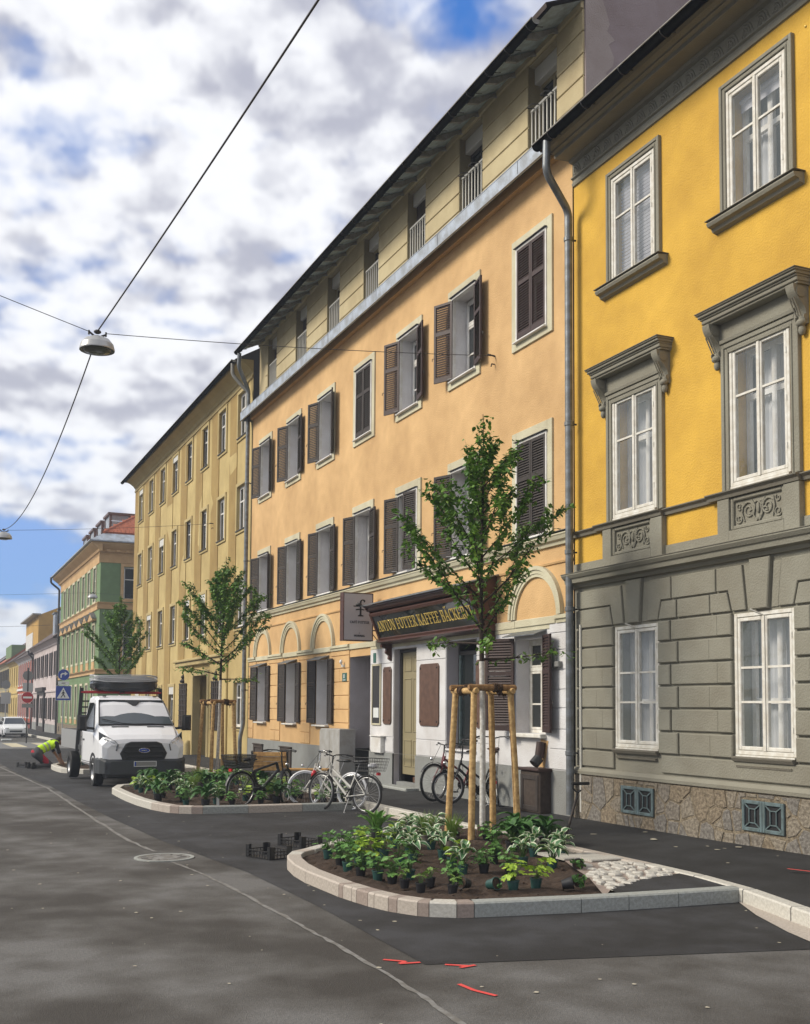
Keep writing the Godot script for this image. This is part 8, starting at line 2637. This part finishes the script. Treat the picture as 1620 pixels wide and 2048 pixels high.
func small_car(label: String, at: Vector3, paint: Material, turn: float) -> void:
	var T = thing("parked_car", label, "car", at, turn, "cars parked beyond the zebra crossing")
	var secs = []
	for q in [[2.05, 0.35, 0.66, 0.62, 0.66], [1.95, 0.22, 0.80, 0.70, 0.76], [1.4, 0.2, 0.84, 0.86, 0.80], [0.95, 0.2, 0.85, 0.93, 0.80], [0.35, 0.2, 0.85, 1.30, 0.66], [0.05, 0.2, 0.85, 1.42, 0.62], [-0.9, 0.2, 0.85, 1.44, 0.62], [-1.6, 0.2, 0.85, 1.30, 0.64], [-2.0, 0.3, 0.80, 0.95, 0.74], [-2.1, 0.4, 0.70, 0.8, 0.66]]:
		var ring = []
		var half = [Vector2(q[2] - 0.04, q[1]), Vector2(q[2], q[1] + 0.12), Vector2(q[2], minf(0.88, q[3] - 0.06)), Vector2(q[4], q[3] - 0.02), Vector2(q[4] * 0.6, q[3] + 0.02)]
		for p in half: ring.append(Vector3(p.x, p.y, q[0]))
		for k in range(half.size() - 1, -1, -1): ring.append(Vector3(-half[k].x, half[k].y, q[0]))
		secs.append(ring)
	obj("body", loft(secs), paint, T)
	var m = MB.new()
	m.quad(Vector3(-0.72, 0.97, 0.93), Vector3(0.72, 0.97, 0.93), Vector3(0.58, 1.38, 0.26), Vector3(-0.58, 1.38, 0.26))
	obj("windscreen", m, M.glass_dark, T)
	for sg in [-1, 1]:
		m = MB.new(); m.quad(Vector3(sg * 0.862, 0.93, 0.75), Vector3(sg * 0.862, 0.93, -1.5), Vector3(sg * 0.665, 1.36, -1.2), Vector3(sg * 0.665, 1.36, 0.2)); obj("side_window", m, M.glass_dark, T)
		m = MB.new(); m.ell(Vector3(sg * 0.60, 0.66, 1.97), Vector3(0.16, 0.06, 0.07), 10, 6); obj("headlight", m, M.chrome, T)
		m = MB.new(); m.box(Vector3(-0.09, -0.06, -0.05), Vector3(0.09, 0.06, 0.05), Transform3D(Basis(), Vector3(sg * 0.96, 0.98, 0.55)), 0.02); obj("mirror", m, M.black_plastic, T)
		car_wheel(T, Vector3(sg * 0.76, 0.3, 1.28), 0.3, 0.2)
		car_wheel(T, Vector3(sg * 0.76, 0.3, -1.3), 0.3, 0.2)
	obj("grille", bx(-0.42, 0.42, 0.40, 0.52, 1.98, 2.06, 0.01), M.black_plastic, T)
	obj("number_plate", bx(-0.26, 0.26, 0.52, 0.62, 2.02, 2.075), M.sign_white, T)
	obj("bumper", bx(-0.74, 0.74, 0.22, 0.36, 1.80, 2.02, 0.03), M.black_plastic, T)

# ---------------------------------------------------------------- the worker
func worker() -> void:
	# kneeling on both knees, bent forward over the planter, right hand in the soil; faces +x
	var T = thing("person", "kneeling worker in a yellow safety vest bending over the far planter", "person", Vector3(3.62, gy(36.2) + 0.004, -36.15), 0.30)
	var SK = Color(0.30, 0.17, 0.11); var VE = Color(0.50, 0.78, 0.02); var TR = Color(0.06, 0.06, 0.065); var RD = Color(0.36, 0.015, 0.03); var SH = Color(0.025, 0.025, 0.03); var BT = Color(0.01, 0.01, 0.01); var HR = Color(0.02, 0.014, 0.01)
	# bones: a, b, ra, rb, colour
	var J = []
	for sg in [-1, 1]:
		var z = sg * 0.13
		J.append([Vector3(-0.30, 0.46, z * 0.8), Vector3(0.10, 0.12, z * 1.25), 0.115, 0.075, TR])      # thigh, hip to knee
		J.append([Vector3(0.10, 0.10, z * 1.25), Vector3(-0.36, 0.075, z * 1.2), 0.072, 0.05, TR])       # shin on the ground
		J.append([Vector3(-0.36, 0.075, z * 1.2), Vector3(-0.47, 0.06, z * 1.25), 0.05, 0.05, BT])       # boot
		J.append([Vector3(-0.46, 0.04, z * 1.25), Vector3(-0.45, 0.17, z * 1.25), 0.045, 0.035, BT])     # toes dug in
	J.append([Vector3(-0.30, 0.48, 0), Vector3(-0.18, 0.56, 0), 0.155, 0.14, TR])
	J.append([Vector3(-0.16, 0.58, 0), Vector3(0.24, 0.76, 0), 0.14, 0.155, VE])
	J.append([Vector3(0.22, 0.74, -0.12), Vector3(0.22, 0.74, 0.12), 0.11, 0.11, VE])
	J.append([Vector3(0.26, 0.78, -0.20), Vector3(0.36, 0.52, -0.24), 0.065, 0.05, SH])
	J.append([Vector3(0.36, 0.52, -0.24), Vector3(0.52, 0.26, -0.18), 0.047, 0.034, SK])
	J.append([Vector3(0.26, 0.78, 0.20), Vector3(0.34, 0.50, 0.24), 0.065, 0.05, SH])
	J.append([Vector3(0.34, 0.50, 0.24), Vector3(0.46, 0.24, 0.14), 0.047, 0.034, SK])
	for sg in [-1, 1]:
		var w = Vector3(0.52, 0.26, -0.18) if sg < 0 else Vector3(0.46, 0.24, 0.14)
		J.append([w, w + Vector3(0.05, -0.07, 0), 0.034, 0.03, SK])
		for k in 4: J.append([w + Vector3(0.05, -0.07, (k - 1.5) * 0.02), w + Vector3(0.075 + 0.004 * k, -0.15, (k - 1.5) * 0.024), 0.011, 0.009, SK])
		J.append([w + Vector3(0.03, -0.05, sg * 0.03), w + Vector3(0.075, -0.09, sg * 0.05), 0.012, 0.01, SK])
	J.append([Vector3(0.30, 0.80, 0), Vector3(0.42, 0.83, 0), 0.06, 0.056, SK])
	J.append([Vector3(0.46, 0.85, 0), Vector3(0.50, 0.80, 0), 0.098, 0.085, SK])
	J.append([Vector3(0.44, 0.88, 0), Vector3(0.50, 0.88, 0), 0.098, 0.09, HR])
	J.append([Vector3(0.575, 0.79, 0), Vector3(0.59, 0.775, 0), 0.018, 0.016, SK])
	for sg in [-1, 1]: J.append([Vector3(0.46, 0.83, sg * 0.095), Vector3(0.47, 0.815, sg * 0.1), 0.022, 0.018, SK])
	var field = func(p: Vector3) -> float:
		var s = 0.0
		for j in J:
			var ab = j[1] - j[0]
			var t = clampf((p - j[0]).dot(ab) / maxf(ab.length_squared(), 1e-9), 0, 1)
			var d = p.distance_to(j[0] + ab * t) - lerpf(j[2], j[3], t)
			s += exp(-d * 55.0)
		return -log(maxf(s, 1e-30)) / 55.0
	var tint_at = func(p: Vector3) -> Color:
		var best = 1e9
		var c = SK
		for j in J:
			var ab = j[1] - j[0]
			var t = clampf((p - j[0]).dot(ab) / maxf(ab.length_squared(), 1e-9), 0, 1)
			var d = p.distance_to(j[0] + ab * t) - lerpf(j[2], j[3], t)
			if d < best: best = d; c = j[4]
		if c == TR and (absf(p.z) > 0.165 and p.y > 0.16 and p.x > -0.16 and p.x < 0.02 or p.x < -0.41 and p.y > 0.50): c = RD
		if c == VE:
			var u = (p - Vector3(-0.16, 0.58, 0)).dot(Vector3(0.91, 0.41, 0).normalized())
			if absf(u - 0.12) < 0.022 or absf(u - 0.25) < 0.022: c = Color(0.30, 0.31, 0.32)
			if p.z > -0.08 and p.z < 0.08 and u > 0.40: c = SH
		return c
	var cell = 0.02
	var o = Vector3(-0.60, -0.02, -0.42)
	var nx = 66; var ny = 51; var nzc = 42
	var val := PackedFloat32Array()
	val.resize((nx + 1) * (ny + 1) * (nzc + 1))
	val.fill(1.0)
	var near := PackedByteArray()
	near.resize(val.size())
	for j in J:
		var rr = maxf(j[2], j[3]) + 0.06
		var lo = ((j[0].min(j[1]) - Vector3.ONE * rr - o) / cell).floor().clamp(Vector3.ZERO, Vector3(nx, ny, nzc))
		var hi = ((j[0].max(j[1]) + Vector3.ONE * rr - o) / cell).ceil().clamp(Vector3.ZERO, Vector3(nx, ny, nzc))
		for x in range(int(lo.x), int(hi.x) + 1):
			for y in range(int(lo.y), int(hi.y) + 1):
				for z in range(int(lo.z), int(hi.z) + 1): near[(x * (ny + 1) + y) * (nzc + 1) + z] = 1
	for x in nx + 1:
		for y in ny + 1:
			for z in nzc + 1:
				var k = (x * (ny + 1) + y) * (nzc + 1) + z
				if near[k]: val[k] = field.call(o + Vector3(x, y, z) * cell)
	var id = func(x, y, z): return (x * (ny + 1) + y) * (nzc + 1) + z
	var vert = {}
	for x in nx:
		for y in ny:
			for z in nzc:
				var acc = Vector3.ZERO
				var cnt = 0
				var vs = []
				for k in 8: vs.append(val[id.call(x + (k & 1), y + ((k >> 1) & 1), z + (k >> 2))])
				for e in [[0, 1], [2, 3], [4, 5], [6, 7], [0, 2], [1, 3], [4, 6], [5, 7], [0, 4], [1, 5], [2, 6], [3, 7]]:
					var a = vs[e[0]]; var b = vs[e[1]]
					if (a < 0) != (b < 0):
						var t = a / (a - b)
						var pa = Vector3(e[0] & 1, (e[0] >> 1) & 1, e[0] >> 2); var pb = Vector3(e[1] & 1, (e[1] >> 1) & 1, e[1] >> 2)
						acc += pa.lerp(pb, t); cnt += 1
				if cnt: vert[Vector3i(x, y, z)] = o + (Vector3(x, y, z) + acc / cnt) * cell
	var m = MB.new()
	var nrm = {}
	var col = {}
	for k in vert:
		var p = vert[k]; var h = 0.008
		nrm[k] = Vector3(field.call(p + Vector3(h, 0, 0)) - field.call(p - Vector3(h, 0, 0)), field.call(p + Vector3(0, h, 0)) - field.call(p - Vector3(0, h, 0)), field.call(p + Vector3(0, 0, h)) - field.call(p - Vector3(0, 0, h))).normalized()
		col[k] = tint_at.call(p)
	for x in range(1, nx):
		for y in range(1, ny):
			for z in range(1, nzc):
				var a = val[id.call(x, y, z)] < 0
				for d in 3:
					var e = Vector3i(1 if d == 0 else 0, 1 if d == 1 else 0, 1 if d == 2 else 0)
					var b = val[id.call(x + e.x, y + e.y, z + e.z)] < 0
					if a == b: continue
					var u = [Vector3i(0, 1, 0), Vector3i(0, 0, 1), Vector3i(1, 0, 0)][d]; var w = [Vector3i(0, 0, 1), Vector3i(1, 0, 0), Vector3i(0, 1, 0)][d]
					var c = Vector3i(x, y, z)
					var q = [c - u - w, c - w, c, c - u]
					if not a: q.reverse()
					var okk = true
					for t in q:
						if not vert.has(t): okk = false
					if not okk: continue
					for tr in [[0, 1, 2], [0, 2, 3]]:
						for t in [tr[0], tr[2], tr[1]]:
							m.v.append(vert[q[t]]); m.n.append(nrm[q[t]]); m.c.append(col[q[t]])
	obj("body", m, M.cloth, T)
	# tray of plants and tools beside the worker
	crate("low black crate on the road behind the kneeling worker's boots", 3.12, 36.9, 0.5, 0.36, 0.5)

# ---------------------------------------------------------------- wires and lamps
func sag(a: Vector3, b: Vector3, drop: float, n := 18) -> Array:
	var q = []
	for i in n + 1:
		var t = i / float(n)
		q.append(a.lerp(b, t) - Vector3(0, drop * 4.0 * t * (1 - t), 0))
	return q
func street_lamp(label: String, at: Vector3, left: Vector3, right: Vector3, wl: String) -> void:
	var L = thing("street_lamp", label, "street lamp", at, 0.0, "dome lamps hung on wires across the street")
	var m = MB.new()
	m.lathe([Vector2(0.27, -0.29), Vector2(0.272, -0.275), Vector2(0.25, -0.19), Vector2(0.19, -0.115), Vector2(0.10, -0.075), Vector2(0.03, -0.065), Vector2(0.0, -0.065)], 28); obj("dome", m, M.lamp_alu, L)
	m = MB.new(); m.lathe([Vector2(0.268, -0.29), Vector2(0.21, -0.285), Vector2(0.20, -0.30), Vector2(0.12, -0.325), Vector2(0.0, -0.335)], 28); obj("lens", m, M.lamp_glass, L)
	m = MB.new()
	m.tube([Vector3(-0.13, 0.0, 0), Vector3(-0.05, -0.06, 0), Vector3(0.05, -0.06, 0), Vector3(0.13, -0.02, 0)], 0.017, 8)
	m.ell(Vector3(0, 0.01, 0), Vector3(0.06, 0.035, 0.05), 10, 6)
	for x in [-0.13, 0.13]: m.tube([Vector3(x, 0.02, 0), Vector3(x, -0.05, 0)], 0.014, 6)
	obj("hanger", m, M.dark_trim, L)
	var o = at
	m = MB.new()
	m.tube(sag(left - o, Vector3(-0.13, 0.0, 0), 0.06), 0.006, 6)
	m.tube(sag(Vector3(0.13, 0.0, 0), right - o, 0.05), 0.006, 6)
	m.ell(right - o - Vector3(0.10, 0, 0), Vector3(0.06, 0.02, 0.02), 8, 5)
	m.tube([right - o + Vector3(-0.05, 0, 0), right - o + Vector3(0.02, -0.01, 0)], 0.018, 6)
	var w = obj("span_wire", m, M.dark_trim, null, o); tag(w, wl, "wire", "wires across the street")
	m = MB.new(); m.tube([Vector3(0, 0, 0), Vector3(-0.06, 0.0, 0), Vector3(-0.07, -0.05, 0)], 0.014, 6)
	var hk = obj("wall_hook", m, M.old_door, null, right + Vector3(0.0, -0.16, 0)); tag(hk, "small iron hook in the wall under the end of the %s" % wl.get_slice(" wire", 0) + " wire", "hook")
func wires() -> void:
	var l1 = Vector3(2.35, 7.74, -17.39); var l2 = Vector3(2.34, 7.70, -38.5); var l3 = Vector3(8.5, 8.10, -62.2)
	street_lamp("large grey dome lamp hanging on wires against the clouds at upper left", l1, Vector3(-7.5, 10.6, -17.39), Vector3(WX - 0.01, 8.34, -17.39), "first wire across the street, from sky to peach house")
	street_lamp("second dome lamp half cut by the left picture edge", l2, Vector3(-7.5, 9.2, -38.5), Vector3(WX - 0.01, 8.44, -38.5), "second wire across the street, ending on the beige house")
	street_lamp("third small dome lamp hanging before the green house", l3, Vector3(-7.5, 7.1, -62.2), Vector3(12.0, 8.5, -66.0), "third wire across the street, passing before the green house")
	var m = MB.new()
	m.tube(sag(Vector3(3.02, 8.26, -8.6) + (Vector3(3.02, 8.26, -8.6) - l1) * 1.2, l1 + Vector3(0, 0.02, 0), 0.15, 24), 0.011, 6)
	var o = obj("feed_cable", m, M.dark_trim); tag(o, "thick cable running from the top of the picture to the dome lamp", "cable", "cables linking the street lamps")
	m = MB.new(); m.tube(sag(l1 + Vector3(0, -0.05, 0), l2 + Vector3(0, 0.02, 0), 0.72, 24), 0.011, 6)
	o = obj("feed_cable", m, M.dark_trim); tag(o, "sagging cable from the large dome lamp down to the second lamp", "cable", "cables linking the street lamps")
	m = MB.new(); m.tube(sag(Vector3(-7.5, 7.6, -90.0), Vector3(9.3, 8.3, -92.0), 0.2), 0.012, 5)
	o = obj("span_wire", m, M.dark_trim); tag(o, "faint far wire crossing low over the distant roofs", "wire", "wires across the street")

# ---------------------------------------------------------------- traffic signs
func disc(r: float, z0: float, z1: float, seg := 28) -> MB:
	var pl = []
	for i in seg: pl.append(Vector2(cos(TAU * i / seg) * r, sin(TAU * i / seg) * r))
	var m = MB.new(); m.prism(pl, z0, z1)
	return m
func signs() -> void:
	# signs stand at the crossing; their faces are turned towards us
	var P = thing("traffic_sign", "blue turn-right disc above the square pedestrian crossing sign on one pole", "traffic sign", Vector3(7.05, gy(62) + 0.03, -62.0), -0.10)
	var m = MB.new(); m.tube([Vector3(0, 0, 0), Vector3(0, 4.05, 0)], 0.035, 10); obj("pole", m, M.lamp_alu, P)
	var D = obj("round_sign", disc(0.31, 0.04, 0.055), M.sign_white, P, Vector3(0, 3.78, 0))
	obj("blue_field", disc(0.295, 0.055, 0.059), M.sign_blue, D)
	m = MB.new()
	m.prism([Vector2(-0.17, -0.16), Vector2(-0.10, -0.16), Vector2(-0.10, -0.02), Vector2(-0.06, 0.03), Vector2(0.05, 0.03), Vector2(0.05, -0.05), Vector2(0.21, 0.065), Vector2(0.05, 0.18), Vector2(0.05, 0.10), Vector2(-0.09, 0.10), Vector2(-0.17, 0.02)], 0.059, 0.063)
	obj("turn_arrow", m, M.sign_white, D)
	var A = obj("small_panel", bx(-0.29, 0.29, -0.09, 0.09, 0.04, 0.052), M.sign_white, P, Vector3(0, 3.33, 0))
	obj("panel_text", bx(-0.10, 0.10, -0.03, 0.03, 0.052, 0.056), M.sign_back, A)
	var S = obj("crossing_sign", bx(-0.40, 0.40, -0.40, 0.40, 0.04, 0.055), M.sign_white, P, Vector3(0, 2.79, 0))
	obj("blue_field", bx(-0.385, 0.385, -0.385, 0.385, 0.055, 0.059), M.sign_blue, S)
	m = MB.new(); m.prism([Vector2(-0.33, -0.29), Vector2(0.33, -0.29), Vector2(0.0, 0.31)], 0.059, 0.062); obj("white_triangle", m, M.sign_white, S)
	m = MB.new()
	for b in [[Vector2(0.0, 0.08), Vector2(0.0, -0.06), 0.035], [Vector2(0.0, -0.05), Vector2(0.10, -0.23), 0.024], [Vector2(0.0, -0.05), Vector2(-0.11, -0.24), 0.024], [Vector2(0.0, 0.07), Vector2(0.09, -0.02), 0.018], [Vector2(0.0, 0.07), Vector2(-0.08, -0.03), 0.018]]:
		m.bar(Vector3(b[0].x, b[0].y, 0.063), Vector3(b[1].x, b[1].y, 0.063), b[2] * 2, 0.004, Vector3(0, 0, 1))
	m.ell(Vector3(0.005, 0.125, 0.063), Vector3(0.035, 0.035, 0.003), 10, 6)
	obj("walking_figure", m, M.ink, S)
	# no entry sign further on, with grey panels above
	P = thing("traffic_sign", "red no-entry disc under grey sign backs on a pole by the silver car", "traffic sign", Vector3(5.55, gy(66) + 0.02, -66.0), -0.08)
	m = MB.new(); m.tube([Vector3(0, 0, 0), Vector3(0, 4.3, 0)], 0.04, 10); obj("pole", m, M.dark_trim, P)
	D = obj("round_sign", disc(0.33, 0.04, 0.055), M.sign_white, P, Vector3(0, 2.60, 0))
	obj("red_field", disc(0.315, 0.055, 0.059), M.sign_red, D)
	obj("white_bar", bx(-0.24, 0.24, -0.055, 0.055, 0.059, 0.063), M.sign_white, D)
	obj("small_panel", bx(-0.30, 0.30, -0.11, 0.11, 0.04, 0.052), M.sign_back, P, Vector3(0, 2.13, 0))
	obj("sign_back", bx(-0.28, 0.28, -0.25, 0.25, -0.05, -0.035), M.lamp_alu, P, Vector3(0, 3.18, 0))
	obj("sign_back", disc(0.30, -0.05, -0.035, 8), M.sign_back, P, Vector3(0, 3.85, 0))
	# two pairs of sign backs further up the street
	var back = thing("traffic_sign", "grey backs of signs on a pole before the red house, right one", "traffic sign", Vector3(6.9, gy(110), -104.0), 0.0, "sign backs far up the street")
	m = MB.new(); m.tube([Vector3(0, 0, 0), Vector3(0, 4.6, 0)], 0.045, 8); obj("pole", m, M.lamp_alu, back)
	obj("sign_back", disc(0.4, 0.05, 0.065, 8), M.sign_back, back, Vector3(0, 4.2, 0))
	obj("sign_back", bx(-0.42, 0.42, -0.5, 0.5, 0.05, 0.065), M.lamp_alu, back, Vector3(0, 3.0, 0))
	dup(back, Vector3(5.2, gy(112), -112.0), 0.05, "grey backs of signs on a pole before the mustard house, left one")
	# low white plate on the ground at the silver car
	var k = obj("road_plate", bx(-0.3, 0.3, 0.0, 0.1, -0.2, 0.2, 0.02), M.sign_white, null, Vector3(4.95, gy(73) + 0.01, -73.0)); tag(k, "small white block on the road before the silver car", "block")
